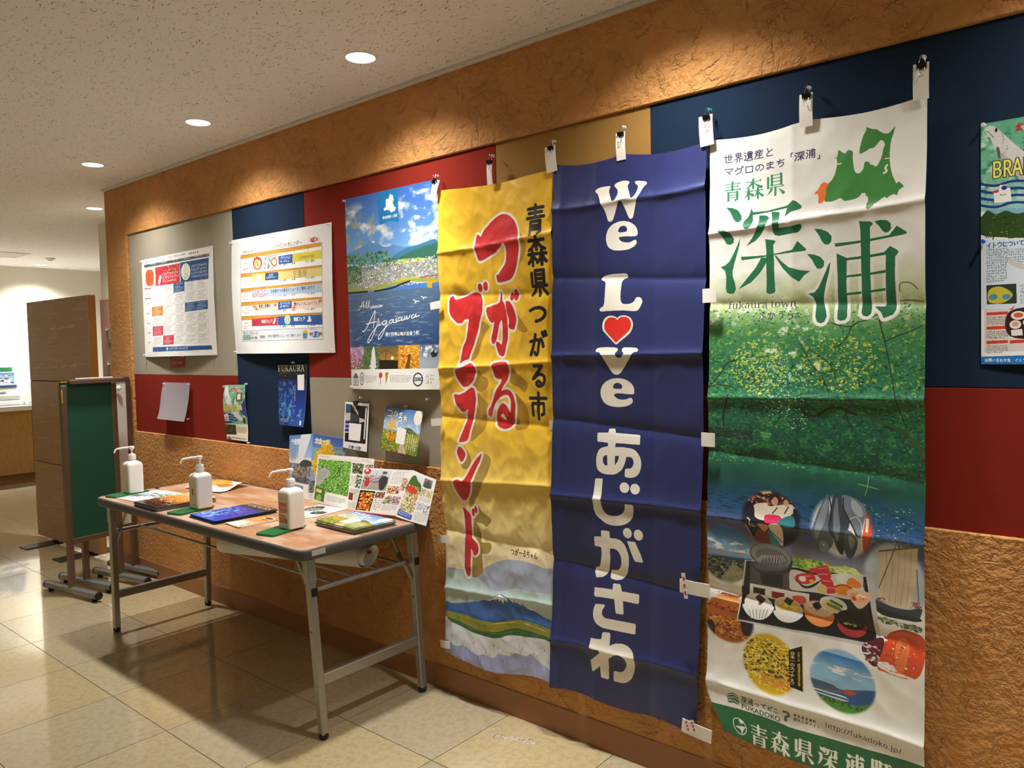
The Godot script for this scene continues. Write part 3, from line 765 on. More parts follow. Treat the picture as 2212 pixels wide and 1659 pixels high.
		"q #d9d4cc 432 2231 462 2220 559 2225 743 2171 763 2230 769 2282 698 2313 560 2315 443 2327 428 2294",
		"d 60 420 8 22 #7fae3c,#a9c84a,#cfdf7a,#5c9434 e 442 2156 192 52",
		"d 61 160 8 20 #b9cf6c,#dfe8a4 e 643 2157 99 52",
		"e #e8e6dc 693 2215 50 29",
		"q #cf3340 559 2185 602 2168 613 2198 583 2220 550 2212",
		"q #cf3340 555 2211 611 2199 620 2227 578 2241",
		"q #cf3340 574 2237 620 2232 630 2260 588 2279",
		"q #cf3340 583 2265 634 2258 644 2291 602 2306",
		"q #cf3340 462 2245 531 2223 550 2252 511 2281 462 2281",
		"q #cf3340 521 2202 554 2191 559 2210 531 2221",
		"l #e88a88 5.0 564 2191 602 2178",
		"l #e88a88 5.0 564 2219 606 2210",
		"l #e88a88 5.0 583 2247 621 2244",
		"l #e88a88 5.0 593 2278 635 2273",
		"l #e88a88 5.0 472 2253 526 2237",
		"q #2a2a2c 443 2252 477 2283 516 2290 574 2247 540 2289 492 2303",
		"e #e9e2d6 489 2259 17 14",
		"e #e7b23c 533 2263 12 10",
		"q #e0c07a 560 2285 578 2266 602 2276 597 2307 564 2309",
		"q #ea8f2c 639 2262 676 2242 716 2250 698 2293 648 2295",
		"c #4a3a1c 4.0 639 2267 671 2248 712 2254",
		"q #ee8a34 698 2215 721 2203 756 2227 743 2249 694 2245",
		"e #5a5a5a 335 2177 110 67",
		"e #8b8a86 335 2172 102 59",
		"e #6a6a68 338 2184 83 48",
		"l #a9a8a2 5.0 262 2216 291 2181",
		"l #a9a8a2 5.0 277 2213 302 2179",
		"l #a9a8a2 5.0 292 2210 312 2177",
		"l #a9a8a2 5.0 306 2216 322 2175",
		"l #a9a8a2 5.0 321 2214 333 2173",
		"l #a9a8a2 5.0 336 2211 343 2171",
		"l #a9a8a2 5.0 350 2208 354 2169",
		"l #a9a8a2 5.0 364 2205 364 2167",
		"l #a9a8a2 5.0 379 2202 374 2165",
		"l #a9a8a2 5.0 393 2190 384 2163",
		"l #a9a8a2 5.0 407 2187 394 2161",
		"l #45444a 4.0 289 2240 296 2196",
		"l #45444a 4.0 304 2236 312 2193",
		"l #45444a 4.0 320 2233 328 2190",
		"l #45444a 4.0 336 2230 343 2187",
		"l #45444a 4.0 351 2227 359 2183",
		"l #45444a 4.0 367 2224 374 2180",
		"q #3a3a3b 227 2220 268 2260 341 2255 412 2225 442 2172 432 2226 362 2277 289 2282 241 2249",
		"p #2c2a2c 278 2279 397 2259 393 2328 289 2335",
		"p #e9e7e4 225 2346 521 2329 519 2390 220 2409",
		"p #5a2024 241 2362 304 2358 301 2393 240 2396",
		"p #1f1a1c 246 2365 300 2362 298 2389 246 2391",
		"p #b83a44 336 2359 403 2354 400 2393 336 2395",
		"p #7a2028 342 2363 398 2359 395 2389 342 2390",
		"q #e0584c 448 2354 497 2350 505 2384 463 2389 444 2373",
		"e #e9e6e0 267 2451 73 59",
		"q #f0eee8 196 2463 337 2440 332 2483 290 2523 237 2528 199 2500",
		"l #9a9a98 4.0 220 2490 234 2532",
		"l #9a9a98 4.0 240 2485 248 2528",
		"l #9a9a98 4.0 259 2480 262 2524",
		"l #9a9a98 4.0 278 2475 276 2521",
		"l #9a9a98 4.0 297 2471 289 2517",
		"l #9a9a98 4.0 316 2466 303 2514",
		"p #1c2022 247 2419 273 2394 305 2416 279 2449",
		"e #c8382c 273 2447 8 6",
		"e #dcd9d4 418 2427 70 54",
		"e #e8c35a 419 2419 59 40",
		"d 62 60 6 14 #f2d878,#d8a83a,#f6e7a0 e 372 2405 95 28",
		"q #e4e1dc 352 2457 483 2440 463 2481 413 2504 368 2495",
		"p #22282a 398 2399 413 2370 448 2379 428 2415",
		"e #e28a4c 562 2420 71 65",
		"e #e8ceb0 559 2398 66 36",
		"d 63 50 6 14 #f0dcc4,#d8a888,#e8b8a0 e 511 2387 95 21",
		"q #1a1a1c 536 2376 565 2359 583 2372 560 2401 541 2395",
		"e #e2ded6 630 2358 62 41",
		"e #e9c87a 625 2364 46 27",
		"l #6a8a4a 16.0 607 2359 658 2374",
		"l #4f7a3c 14.0 621 2339 667 2357",
		"e #9c2c34 710 2439 66 58",
		"e #151314 708 2415 64 48",
		"d 64 30 5 12 #c8d08a,#8aa05c,#2f3a30 e 676 2435 58 9",
		"q #efc0a8 692 2275 743 2254 800 2265 787 2306 748 2347 716 2323",
		"e #f0a868 743 2292 37 21",
		"e #d84a3c 723 2303 10 11",
		"d 65 20 5 10 #7aa04c,#f2e2a0,#f6efe0 e 729 2276 48 22",
		"e #1c2024 344 2524 11 16",
		"d 66 160 5 14 #5d6b4c,#8a9070,#c9c6b8,#3f5238 r 830 2362 180 23",
		"q #5a2028 761 2520 847 2462 843 2568 813 2605 774 2574",
		"d 67 50 5 12 #e8e4de,#a05050,#d8d0cc r 765 2504 69 85",
		"q #d9502a 872 2432 939 2396 1021 2406 1021 2516 995 2592 939 2619 856 2616 826 2606 847 2515",
		"q #e87a44 906 2465 939 2433 959 2474 939 2582 906 2601 898 2538",
		"q #8a4a34 885 2424 939 2391 1019 2407 991 2405 939 2403",
		"d 68 150 4 14 #f4f0ea,#e4dcd6 e 830 2571 71 35",
		"d 69 120 4 12 #f4f0ea,#ece6e0 e 864 2604 134 9",
		"d 70 40 3 9 #f0e4dc,#b03a20 r 855 2455 135 114",
		"B 332 2744 147 167 0.86",
		"p #d8b41e 172 2609 493 2524 494 2869 174 2976",
		"d 71 1500 4 14 #f0d84a,#d8b020,#f6e678,#a88a20,#c89a1c r 177 2618 297 246",
		"d 72 160 5 14 #4a3a1c,#6a4a20,#5a5a28 r 193 2635 290 175",
		"d 73 300 4 10 #d88a2c,#e8a83c r 291 2809 173 48",
		"E",
		"p #15120f 425 2641 488 2605 496 2835 437 2826",
		"l #c8a84a 4.0 488 2606 496 2835",
		"t #e4cf8a 17 3.0 435 2644 19 1 0 119 日本一の大イチョウ",
		"t #c9b070 11 2.0 466 2638 13 1 0 115 北金ヶ沢",
		"p #c9a83a 468 2701 480 2696 483 2811 472 2810",
		"z #2a2210 9 1 469 2705 11 100",
		"B 672 2721 154 159 0.90",
		"p #8fbbdc 464 2562 873 2451 873 2874 465 3021",
		"g #2f74b8 #8fbbdc 507 2600 327 64",
		"N 81 0.0160 4 0.02 0.35 #f4f4f2 0.50 2.00 507 2651 327 46",
		"q #47617a 508 2763 561 2751 631 2754 673 2763 831 2719 831 2757 509 2864",
		"p #2f5f96 608 2791 831 2719 831 2795 608 2870",
		"q #b8502c 673 2770 700 2754 722 2754 735 2767 700 2781",
		"p #6a6a70 508 2798 673 2770 673 2780 508 2824",
		"q #4d8a3c 508 2824 571 2828 654 2820 744 2819 831 2780 831 2842 509 2955",
		"d 82 500 4 10 #3f7a34,#6aa04a,#2c5f28 r 532 2825 272 15",
		"q #e8ecf0 542 2798 608 2796 677 2793 700 2800 700 2812 668 2818 604 2817 542 2813",
		"l #2f5f9c 9.0 545 2806 608 2807 673 2805 698 2806",
		"E",
		"p #2a6b42 -43 3068 5 3060 152 3043 292 3033 465 3035 609 3025 788 3013 915 2999 1035 2986 1035 3223 -39 3705",
		"q #3f7a54 118 2978 146 2959 168 2967 176 2991 174 3019 146 3017 118 3021",
		"c #efece6 5.0 118 2983 146 2968 168 2975",
		"c #efece6 5.0 121 2996 152 2983 176 2993",
		"c #efece6 5.0 121 3009 152 3002 174 3016",
		"t #28503c 37 4.0 187 2960 35 0 0 84 深浦",
		"t #28503c 26 4.0 260 2965 31 0 0 103 ってどこ",
		"L #28503c 34 187 3029 sans 0.6 -1 203 FUKADOKO",
		"L #3f7a54 68 402 3010 sans 3.0 -1 37 ?",
		"t #4a4e4a 16 2.2 455 2956 18 0 0 86 青森県深浦町",
		"t #4a4e4a 16 2.2 455 2977 18 0 0 87 観光公式サイト",
		"L #38403c 34 599 2974 sans 0.0 -1 333 http://fukadoko.jp/",
		"e #efece6 159 3136 44 43",
		"e #2a6b42 159 3136 39 38",
		"e #efece6 174 3107 14 11",
		"q #efece6 129 3145 158 3135 196 3129 180 3151 169 3174 161 3152",
		"t #f4f1e8 114 13.0 223 3091 108 0 1 89 青",
		"t #f4f1e8 111 13.0 336 3083 104 0 1 88 森",
		"t #f4f1e8 109 13.0 455 3075 99 0 1 86 県",
		"t #f4f1e8 107 13.0 566 3069 95 0 1 84 深",
		"t #f4f1e8 104 13.0 689 3057 91 0 1 82 浦",
		"t #f4f1e8 102 13.0 805 3038 86 0 1 80 町",
		"t #3a2f52 50 5.0 80 81 54 0 0 96 世界遺産と",
		"t #3a2f52 41 5.0 83 155 54 0 0 119 マグロのまち",
		"t #3a2f52 33 5.0 421 140 20 0 0 58 「",
		"t #3a2f52 44 5.0 446 141 53 0 0 107 深浦",
		"t #3a2f52 30 5.0 555 163 18 0 0 60 」",
		"t #2f8a62 101 11.0 81 230 97 0 1 91 青",
		"t #2f8a62 106 11.0 187 229 104 0 1 94 森",
		"t #2f8a62 110 11.0 300 223 102 0 1 88 県",
		"p #1f7048 91 362 127 368 157 384 176 414 177 437 164 446 147 445 132 425 115 389",
		"p #1f7048 228 382 239 404 314 406 412 395 439 374 454 381 481 407 481 419 466 425 432 430 401 450 412 407 330 414 237 418 239 447 229 475 212 489 196 485 185 465 191 445 212 427 224 404",
		"p #1f7048 272 425 306 429 324 444 314 457 306 484 282 522 250 552 202 575 233 537 258 495 270 459",
		"p #1f7048 334 415 373 422 375 432 374 440 374 503 432 502 462 497 477 495 484 510 477 525 462 535 417 538 370 541 350 534 342 517 340 464",
		"p #1f7048 45 480 85 483 119 501 137 531 135 552 115 561 98 556 85 534 63 497",
		"p #1f7048 171 528 165 563 154 608 137 661 127 702 129 728 140 762 144 796 132 816 112 818 95 810 90 788 93 729 86 695 62 674 86 667 112 646 137 602 158 558",
		"p #1f7048 301 549 346 560 354 567 341 582 343 626 345 748 347 817 336 826 316 829 302 820 305 745 305 668 306 607",
		"p #1f7048 171 628 307 631 436 618 461 576 502 620 498 628 347 633 280 641 178 646",
		"p #1f7048 279 641 307 643 305 670 275 714 226 764 159 796 205 742 254 684",
		"p #1f7048 346 635 355 638 382 670 417 701 467 719 519 728 490 747 467 777 429 750 386 703",
		"L #3a3648 49 99 897 serif 0.0 -1 353 fukaura town",
		"t #2f2f38 43 4.0 264 916 47 0 0 87 ふかうら",
		"o #f2efe8 15 615 692 608 736 593 792 580 852 579 884 590 924 594 949 584 977 567 984 550 976 542 951 543 893 533 856 509 837 536 833 556 811 583 755 606 700",
		"o #f2efe8 15 745 511 795 519 805 527 803 537 793 542 792 702 793 874 796 916 793 943 777 956 759 952 751 938 754 889 752 699 751 560",
		"o #f2efe8 15 643 652 688 677 688 689 685 798 686 886 688 953 679 970 657 973 644 965 645 884 646 760",
		"o #f2efe8 15 688 677 752 674 792 671 852 665 878 640 910 662 913 673 899 690 898 779 900 863 901 927 889 950 848 966 835 938 808 911 854 912 858 902 858 810 860 678 792 683 752 686 688 689",
		"p #1f7048 542 526 572 531 603 546 621 569 619 594 606 607 589 605 576 589 564 563",
		"p #1f7048 505 644 539 650 566 662 585 685 583 709 570 720 553 719 541 701 529 675",
		"p #1f7048 615 692 608 736 593 792 580 852 579 884 590 924 594 949 584 977 567 984 550 976 542 951 543 893 533 856 509 837 536 833 556 811 583 755 606 700",
		"p #1f7048 633 604 752 601 875 590 906 552 946 583 949 590 942 594 795 609 752 612 639 621",
		"p #1f7048 745 511 795 519 805 527 803 537 793 542 792 702 793 874 796 916 793 943 777 956 759 952 751 938 754 889 752 699 751 560",
		"p #1f7048 812 521 838 517 865 522 881 538 883 562 871 577 856 577 844 564 832 544",
		"p #1f7048 643 652 688 677 688 689 685 798 686 886 688 953 679 970 657 973 644 965 645 884 646 760",
		"p #1f7048 688 677 752 674 792 671 852 665 878 640 910 662 913 673 899 690 898 779 900 863 901 927 889 950 848 966 835 938 808 911 854 912 858 902 858 810 860 678 792 683 752 686 688 689",
		"p #1f7048 686 759 752 755 752 766 686 769",
		"p #1f7048 792 754 858 746 858 759 792 764",
		"p #1f7048 686 842 752 838 752 849 686 853",
		"p #1f7048 792 835 856 828 856 840 792 845",
		"p #3f8a3c 775 71 798 86 819 92 836 110 852 120 866 122 880 112 896 94 889 124 880 151 875 179 873 217 873 249 878 284 887 324 903 361 914 355 923 364 935 380 914 394 908 415 892 408 873 416 867 423 857 414 843 421 827 433 811 441 808 451 787 463 777 452 779 434 786 421 783 401 775 396 771 382 756 382 746 397 727 405 702 408 682 409 662 392 647 398 627 404 594 403 589 395 595 368 595 341 608 313 621 302 634 279 642 250 646 218 642 200 630 196 637 195 644 198 649 175 650 160 659 166 672 179 684 181 689 171 699 167 711 173 716 182 715 209 720 256 726 278 739 287 751 282 763 268 765 245 770 234 787 240 791 252 806 258 813 267 822 263 836 237 843 212 845 191 853 174 848 155 836 146 827 153 820 165 805 177 789 177 774 185 750 195 744 190 746 166 753 135 760 110 772 89",
		"p #ef7a2c 585 306 596 313 609 316 607 321 595 341 595 368 589 395 575 408 559 406 560 372 556 360 543 361 543 352 555 344 563 330 570 315",
		"c #efece6 9.0 863 269 856 282 862 295 858 301 850 304",
		"l #efece6 5.0 854 237 869 239",
		"l #efece6 6.0 648 229 663 228",
	],
	"aji": ["640 896 #4a7cc0",
		"g #3f6fc4 #6fa4de 0 0 640 250",
		"g #6fa4de #c3dbe6 0 250 640 70",
		"N 2 0.0060 4 0.02 0.50 #e2e6e4 0.80 1.40 0 20 640 290",
		"N 4 0.0120 4 0.10 0.50 #f2f2ee 0.80 1.60 380 0 260 260",
		"N 6 0.0100 4 -0.10 0.50 #9ea38e 1.00 1.00 0 60 230 220",
		"q #5f8fc4 -2 261 66 245 128 233 169 218 203 216 237 229 274 248 312 252 341 246 378 256 424 264 497 266 551 257 626 256 634 348 -5 306",
		"p #f2f2f0 188 217 203 216 218 222 208 227 198 223",
		"q #3f7a9c 338 301 424 273 497 266 551 258 626 258 634 348 337 319",
		"q #386a5c 384 318 460 289 533 276 586 272 638 272 634 342",
		"d 3 500 4 12 #2f5f3c,#4a8048,#6a9c4c,#7cae4e,#3a6a44 r 2 267 321 99",
		"q #a9c24a 308 323 375 317 458 319 565 328 564 341 457 342 374 338",
		"d 5 120 3 8 #2f5f3c,#557f48 r 261 305 112 35",
		"p #8f9a86 4 338 111 342 240 341 355 339 511 336 635 333 630 418 489 418 340 430 205 434 -2 428",
		"d 6 1500 3 7 #e6e4e4,#b8b4c0,#8a86a0,#d0c8cc,#6a6a80,#c08a8a,#f4f2f0 r 81 320 538 114",
		"d 7 200 4 9 #2f5a34,#4a7a40 r 4 319 107 79",
		"q #b9bc4a 205 431 322 416 435 401 525 406 525 415 434 419 340 430 234 443",
		"g #56708e #33507e 0 452 640 230",
		"g #33507e #22386a 0 680 640 90",
		"p #9aa24e -2 422 106 427 205 434 206 419 341 418 453 409 578 412 630 418 629 435 452 421 340 430 224 445 145 442 -3 438",
		"N 9 0.0300 4 0.10 0.60 #7f92ae 0.30 2.40 2 441 601 292",
		"c #26292c 8.0 -3 441 64 443 155 445",
		"c #26292c 8.0 209 447 263 445 330 441 396 428 452 419",
		"c #e8e8e6 3.0 452 421 524 430 559 430",
		"p #caa12c 560 424 621 423 621 435 590 437 589 459 558 453",
		"l #b03a3a 4.0 516 408 570 406 622 405",
		"p #1f7ec0 236 -1 384 -3 386 151 319 138 253 151",
		"p #f4f2ee 320 42 331 19 352 29 355 49 348 61 356 77 371 86 359 99 333 103 327 92 303 87 289 91 283 80 299 73 302 39 314 38",
		"t #f4f2ee 14 2.0 274 113 15 0 0 100 青森県鰺ヶ沢町",
		"c #f4f2ee 3.0 79 527 92 524 109 506 124 488 125 504 126 522",
		"c #f4f2ee 3.0 94 511 131 510",
		"c #f4f2ee 3.0 136 519 144 502 152 489 147 512 152 522",
		"c #f4f2ee 3.0 156 519 163 502 170 489 165 511 170 521",
		"c #f4f2ee 3.0 184 512 178 516 188 521 180 525",
		"c #f4f2ee 3.0 192 520 204 516 198 512 194 521 205 523",
		"c #f4f2ee 3.0 222 514 212 515 209 523 221 520 223 514 225 523",
		"c #f4f2ee 3.0 237 512 231 516 239 521 233 524",
		"c #f4f2ee 3.0 243 518 247 512 255 515 250 522 243 519",
		"c #f4f2ee 3.0 256 522 258 514 258 521 266 512 268 519",
		"c #f4f2ee 4.5 116 624 128 629 157 604 187 568 210 538 214 544 208 575 202 612",
		"c #f4f2ee 4.5 146 595 181 591 225 587",
		"c #f4f2ee 4.5 240 574 232 595 212 632 189 665 165 681 159 673 182 646 223 613 243 603",
		"c #f4f2ee 4.5 247 584 243 602 255 602 265 594",
		"c #f4f2ee 4.5 291 585 273 590 271 602 287 600 300 586 295 605 280 635 257 662 242 667 248 649 281 623 311 605",
		"c #f4f2ee 4.5 339 582 319 588 319 599 335 595 346 582 343 595 355 595",
		"c #f4f2ee 4.5 367 577 361 587 372 592 360 598",
		"c #f4f2ee 4.5 393 574 378 580 379 591 394 587 403 574 400 589 411 587",
		"c #f4f2ee 4.5 419 572 417 586 428 582 434 571 435 584 448 578 454 568",
		"c #f4f2ee 4.5 478 567 463 573 466 583 481 578 491 565 488 578 510 572",
		"e #f4f2ee 259 557 4 2",
		"c #f4f2ee 4.0 473 503 485 506 487 517 494 509 510 512",
		"c #f4f2ee 4.0 522 491 534 494 536 502 542 495 554 497",
		"t #f4f2ee 19 2.5 291 638 20 0 0 100 海と白神山地が出会う町",
		"g #7fb0d8 #4f7a44 0 700 128 104",
		"g #4f6a34 #6a7a4a 128 700 128 104",
		"g #6a5a44 #d99a2c 256 700 128 104",
		"g #d89a2c #b8742c 384 700 128 104",
		"g #5d6c86 #c8ccd2 512 700 128 104",
		"d 11 120 6 16 #d85a9c,#e88ab8,#f0a8cc r 0 700 124 100",
		"d 12 60 4 9 #4a7a3c,#2f5f30 r 0 740 124 64",
		"q #dfe4ea 195 720 210 700 222 740 232 804 178 804 190 760",
		"d 13 200 3 9 #55703c,#3a5230,#7a8a50 r 128 700 60 104",
		"d 14 160 3 9 #55703c,#3a5230,#7a8a50 r 230 700 26 104",
		"p #23201c 256 762 384 766 384 804 256 804",
		"e #ffe9a0 345 755 10 8",
		"l #2a2520 3.0 300 715 302 765",
		"l #2a2520 2.0 256 735 300 718 384 750",
		"d 15 420 3 9 #f0b43c,#e89a2c,#d8842c,#f6d070,#a85a20 r 384 700 128 104",
		"p #6a4a24 430 804 448 740 462 740 456 804",
		"N 16 0.0300 4 0.00 0.30 #e8ecf0 1.00 1.00 512 700 128 60",
		"q #2a2e36 575 740 590 728 600 738 612 730 606 752 585 756",
		"p #a8b0bc 512 780 640 764 640 804 512 804",
		"g #efece6 #efece6 0 804 640 92",
		"p #5a5a5e 26 840 54 818 80 840 80 846 26 846",
		"l #5a5a5e 5.0 32 850 32 872",
		"l #5a5a5e 5.0 43 850 43 872",
		"l #5a5a5e 5.0 54 850 54 872",
		"l #5a5a5e 5.0 65 850 65 872",
		"l #5a5a5e 5.0 76 850 76 872",
		"l #5a5a5e 4.0 26 878 80 878",
		"e #5a5a5e 114 848 20 30",
		"e #efece6 114 848 15 24",
		"p #5a5a5e 114 832 126 848 114 864 102 848",
		"p #efece6 114 840 120 848 114 856 108 848",
		"z #8a8a8c 4 1 142 832 90 34",
		"e #c83a44 268 832 13 13",
		"l #9a8a8a 5.0 268 846 268 872",
		"p #b8862c 300 820 324 818 318 850 308 874 306 850",
		"z #8a8a8c 4 3 334 832 130 34",
		"e #2a3450 505 852 28 30",
		"e #efece6 505 852 22 24",
		"L #2a3450 20 484 858 sans 1.0 100 0 ZERO",
		"z #5a5a60 3 5 546 830 34 44",
	],
	"cal": ["1024 708 #f3f1ef",
		"p #fbfaf8 107 103 936 102 928 633 85 631",
		"p #d79a3c 107 103 931 101 930 122 105 126",
		"l #8a5a1c 1.5 234 102 236 201",
		"l #8a5a1c 1.5 384 102 386 199",
		"l #8a5a1c 1.5 529 102 532 197",
		"l #8a5a1c 1.5 668 101 670 195",
		"l #8a5a1c 1.5 802 101 805 193",
		"l #8a5a1c 1.5 931 101 934 191",
		"l #e8c070 2.0 129 118 163 118",
		"l #e8c070 2.0 259 117 292 118",
		"l #e8c070 2.0 384 116 416 117",
		"l #e8c070 2.0 506 116 537 117",
		"l #e8c070 2.0 623 116 653 116",
		"l #e8c070 2.0 737 116 766 116",
		"l #e8c070 2.0 847 115 875 116",
		"l #8a6a3c 2.0 107 103 931 101",
		"l #b0a898 1.5 107 177 932 184",
		"t #4a4a4c 13 1.6 499 186 14 0 0 83 サラダ・温野菜",
		"t #4a4a4c 13 1.6 640 187 20 0 0 123 洋食",
		"t #4a4a4c 13 1.6 775 188 13 0 0 80 サラダ・温野菜",
		"z #4a4a4c 1 0 142 149 44 16",
		"z #6a6a6c 1 9 127 186 67 17",
		"p #d79a3c 102 216 929 225 928 246 100 239",
		"l #8a5a1c 1.5 229 217 233 296",
		"l #8a5a1c 1.5 381 218 384 296",
		"l #8a5a1c 1.5 526 220 530 296",
		"l #8a5a1c 1.5 666 222 670 296",
		"l #8a5a1c 1.5 800 223 804 296",
		"l #8a5a1c 1.5 929 225 933 296",
		"l #e8c070 2.0 124 231 158 231",
		"l #e8c070 2.0 254 232 287 232",
		"l #e8c070 2.0 380 233 412 232",
		"l #e8c070 2.0 501 234 533 234",
		"l #e8c070 2.0 619 235 649 235",
		"l #e8c070 2.0 733 236 762 236",
		"l #e8c070 2.0 843 237 871 237",
		"l #8a6a3c 2.0 102 216 929 225",
		"l #b0a898 1.5 104 269 932 274",
		"t #4a4a4c 13 1.6 497 277 14 0 0 83 サラダ・温野菜",
		"t #4a4a4c 13 1.6 638 278 20 0 0 123 洋食",
		"t #4a4a4c 13 1.6 773 278 13 0 0 80 サラダ・温野菜",
		"z #4a4a4c 1 1 138 251 44 16",
		"z #6a6a6c 1 10 123 278 67 16",
		"p #d79a3c 101 308 930 312 929 332 99 331",
		"l #8a5a1c 1.5 229 308 232 384",
		"l #8a5a1c 1.5 380 309 384 384",
		"l #8a5a1c 1.5 526 310 530 383",
		"l #8a5a1c 1.5 666 310 670 382",
		"l #8a5a1c 1.5 800 311 804 381",
		"l #8a5a1c 1.5 930 312 934 381",
		"l #e8c070 2.0 123 323 157 322",
		"l #e8c070 2.0 253 323 287 322",
		"l #e8c070 2.0 379 323 411 323",
		"l #e8c070 2.0 501 323 532 323",
		"l #e8c070 2.0 619 324 649 323",
		"l #e8c070 2.0 733 324 762 323",
		"l #e8c070 2.0 843 324 872 324",
		"l #8a6a3c 2.0 101 308 930 312",
		"l #b0a898 1.5 99 358 929 360",
		"t #4a4a4c 14 1.6 494 365 14 0 0 83 サラダ・温野菜",
		"t #4a4a4c 13 1.6 635 365 20 0 0 122 洋食",
		"t #4a4a4c 13 1.6 771 365 13 0 0 80 サラダ・温野菜",
		"z #4a4a4c 1 2 137 342 44 15",
		"z #6a6a6c 1 11 119 367 67 15",
		"p #d79a3c 99 392 927 400 926 421 97 415",
		"l #8a5a1c 1.5 227 393 231 469",
		"l #8a5a1c 1.5 378 394 382 469",
		"l #8a5a1c 1.5 524 395 527 469",
		"l #8a5a1c 1.5 663 396 667 468",
		"l #8a5a1c 1.5 798 398 801 469",
		"l #8a5a1c 1.5 927 400 931 469",
		"l #e8c070 2.0 121 406 156 405",
		"l #e8c070 2.0 252 407 285 406",
		"l #e8c070 2.0 378 408 410 407",
		"l #e8c070 2.0 500 409 531 408",
		"l #e8c070 2.0 618 410 648 409",
		"l #e8c070 2.0 732 411 761 410",
		"l #e8c070 2.0 843 411 871 411",
		"l #8a6a3c 2.0 99 392 927 400",
		"l #b0a898 1.5 98 442 927 450",
		"t #4a4a4c 14 1.6 492 451 14 0 0 83 サラダ・温野菜",
		"t #4a4a4c 13 1.6 633 452 20 0 0 122 洋食",
		"t #4a4a4c 13 1.6 768 454 13 0 0 80 サラダ・温野菜",
		"z #4a4a4c 1 3 136 425 44 15",
		"z #6a6a6c 1 12 117 451 67 14",
		"p #d79a3c 95 478 925 485 924 506 93 502",
		"l #8a5a1c 1.5 223 479 226 565",
		"l #8a5a1c 1.5 374 480 377 564",
		"l #8a5a1c 1.5 520 481 524 564",
		"l #8a5a1c 1.5 660 483 663 563",
		"l #8a5a1c 1.5 795 484 798 563",
		"l #8a5a1c 1.5 925 485 928 563",
		"l #e8c070 2.0 117 493 152 491",
		"l #e8c070 2.0 248 493 282 492",
		"l #e8c070 2.0 374 494 407 493",
		"l #e8c070 2.0 497 495 528 494",
		"l #e8c070 2.0 615 496 645 495",
		"l #e8c070 2.0 729 497 759 495",
		"l #e8c070 2.0 840 497 868 496",
		"l #8a6a3c 2.0 95 478 925 485",
		"l #b0a898 1.5 94 538 928 539",
		"t #4a4a4c 14 1.6 490 544 14 0 0 83 サラダ・温野菜",
		"t #4a4a4c 13 1.6 632 544 20 0 0 122 洋食",
		"t #4a4a4c 13 1.6 769 544 13 0 0 79 サラダ・温野菜",
		"z #4a4a4c 1 4 131 516 44 14",
		"z #6a6a6c 1 13 114 547 67 14",
		"p #e8e2dc 236 131 510 134 508 202 236 202",
		"e #c23a34 288 165 49 39",
		"e #e8d0a0 288 168 37 30",
		"d 2 60 3 8 #c84a34,#e0a050,#f0e0b0,#7a3a24 e 257 139 62 58",
		"d 3 160 4 10 #8a8078,#6a5a50,#c8c0b8,#d8d4cc r 362 126 132 86",
		"e #c23a34 465 170 31 26",
		"e #e8d8b8 465 170 23 20",
		"p #2f5fa8 511 141 652 140 651 190 512 189",
		"z #f0f0f4 2 4 529 146 104 40",
		"p #e8d84a 654 140 929 141 930 188 654 188",
		"L #4a4a2c 26 723 175 sans 0.0 -1 142 Lemon Fair",
		"p #ead48a 223 227 929 237 929 283 226 273",
		"e #f4f2ec 293 257 37 19",
		"p #2f5488 368 229 504 232 503 276 368 273",
		"t #f0f0f4 20 2.5 408 234 22 0 0 100 七夕",
		"t #f0f0f4 15 2.0 381 250 18 0 0 107 七夕メニュー",
		"t #8a7a4a 43 3.0 649 235 48 0 0 100 定番祭",
		"p #b8cbe6 222 324 927 325 927 372 222 367",
		"d 8 240 2 7 #c86a5a,#e0b0a0,#d84a4a,#f0e4dc,#a07a6a r 233 315 149 56",
		"t #3a3a4a 20 2.4 423 331 22 0 0 97 北海道からの直送メニューをご提供します♪",
		"p #f2d8cc 223 413 927 411 926 458 224 452",
		"l #d84a44 4.0 251 424 271 425",
		"l #d84a44 4.0 251 424 260 435",
		"l #d84a44 4.0 251 424 240 434",
		"l #d84a44 4.0 251 424 231 423",
		"l #d84a44 4.0 251 424 241 413",
		"l #d84a44 4.0 251 424 261 414",
		"l #d84a44 4.0 273 440 293 441",
		"l #d84a44 4.0 273 440 282 451",
		"l #d84a44 4.0 273 440 262 450",
		"l #d84a44 4.0 273 440 253 439",
		"l #d84a44 4.0 273 440 264 429",
		"l #d84a44 4.0 273 440 284 430",
		"l #d84a44 4.0 471 424 490 424",
		"l #d84a44 4.0 471 424 480 434",
		"l #d84a44 4.0 471 424 461 433",
		"l #d84a44 4.0 471 424 452 423",
		"l #d84a44 4.0 471 424 462 412",
		"l #d84a44 4.0 471 424 481 413",
		"l #d84a44 4.0 664 446 682 447",
		"l #d84a44 4.0 664 446 672 457",
		"l #d84a44 4.0 664 446 654 456",
		"l #d84a44 4.0 664 446 646 446",
		"l #d84a44 4.0 664 446 656 436",
		"l #d84a44 4.0 664 446 673 437",
		"l #d84a44 4.0 910 421 927 422",
		"l #d84a44 4.0 910 421 918 431",
		"l #d84a44 4.0 910 421 902 430",
		"l #d84a44 4.0 910 421 894 420",
		"l #d84a44 4.0 910 421 903 411",
		"l #d84a44 4.0 910 421 919 411",
		"t #3a3236 21 2.6 296 414 22 0 0 89 食堂と同夢の",
		"p #2f5fa8 501 407 640 407 640 448 500 453",
		"z #f0f0f4 2 5 518 410 105 36",
		"t #3a3236 21 2.6 660 417 23 0 0 93 懐かしいメニューフェア",
		"p #c83a4c 215 498 494 494 495 544 218 542",
		"t #f4f0ee 20 3.4 327 506 23 0 0 101 秋田フェア",
		"z #7a2430 2 6 231 510 86 29",
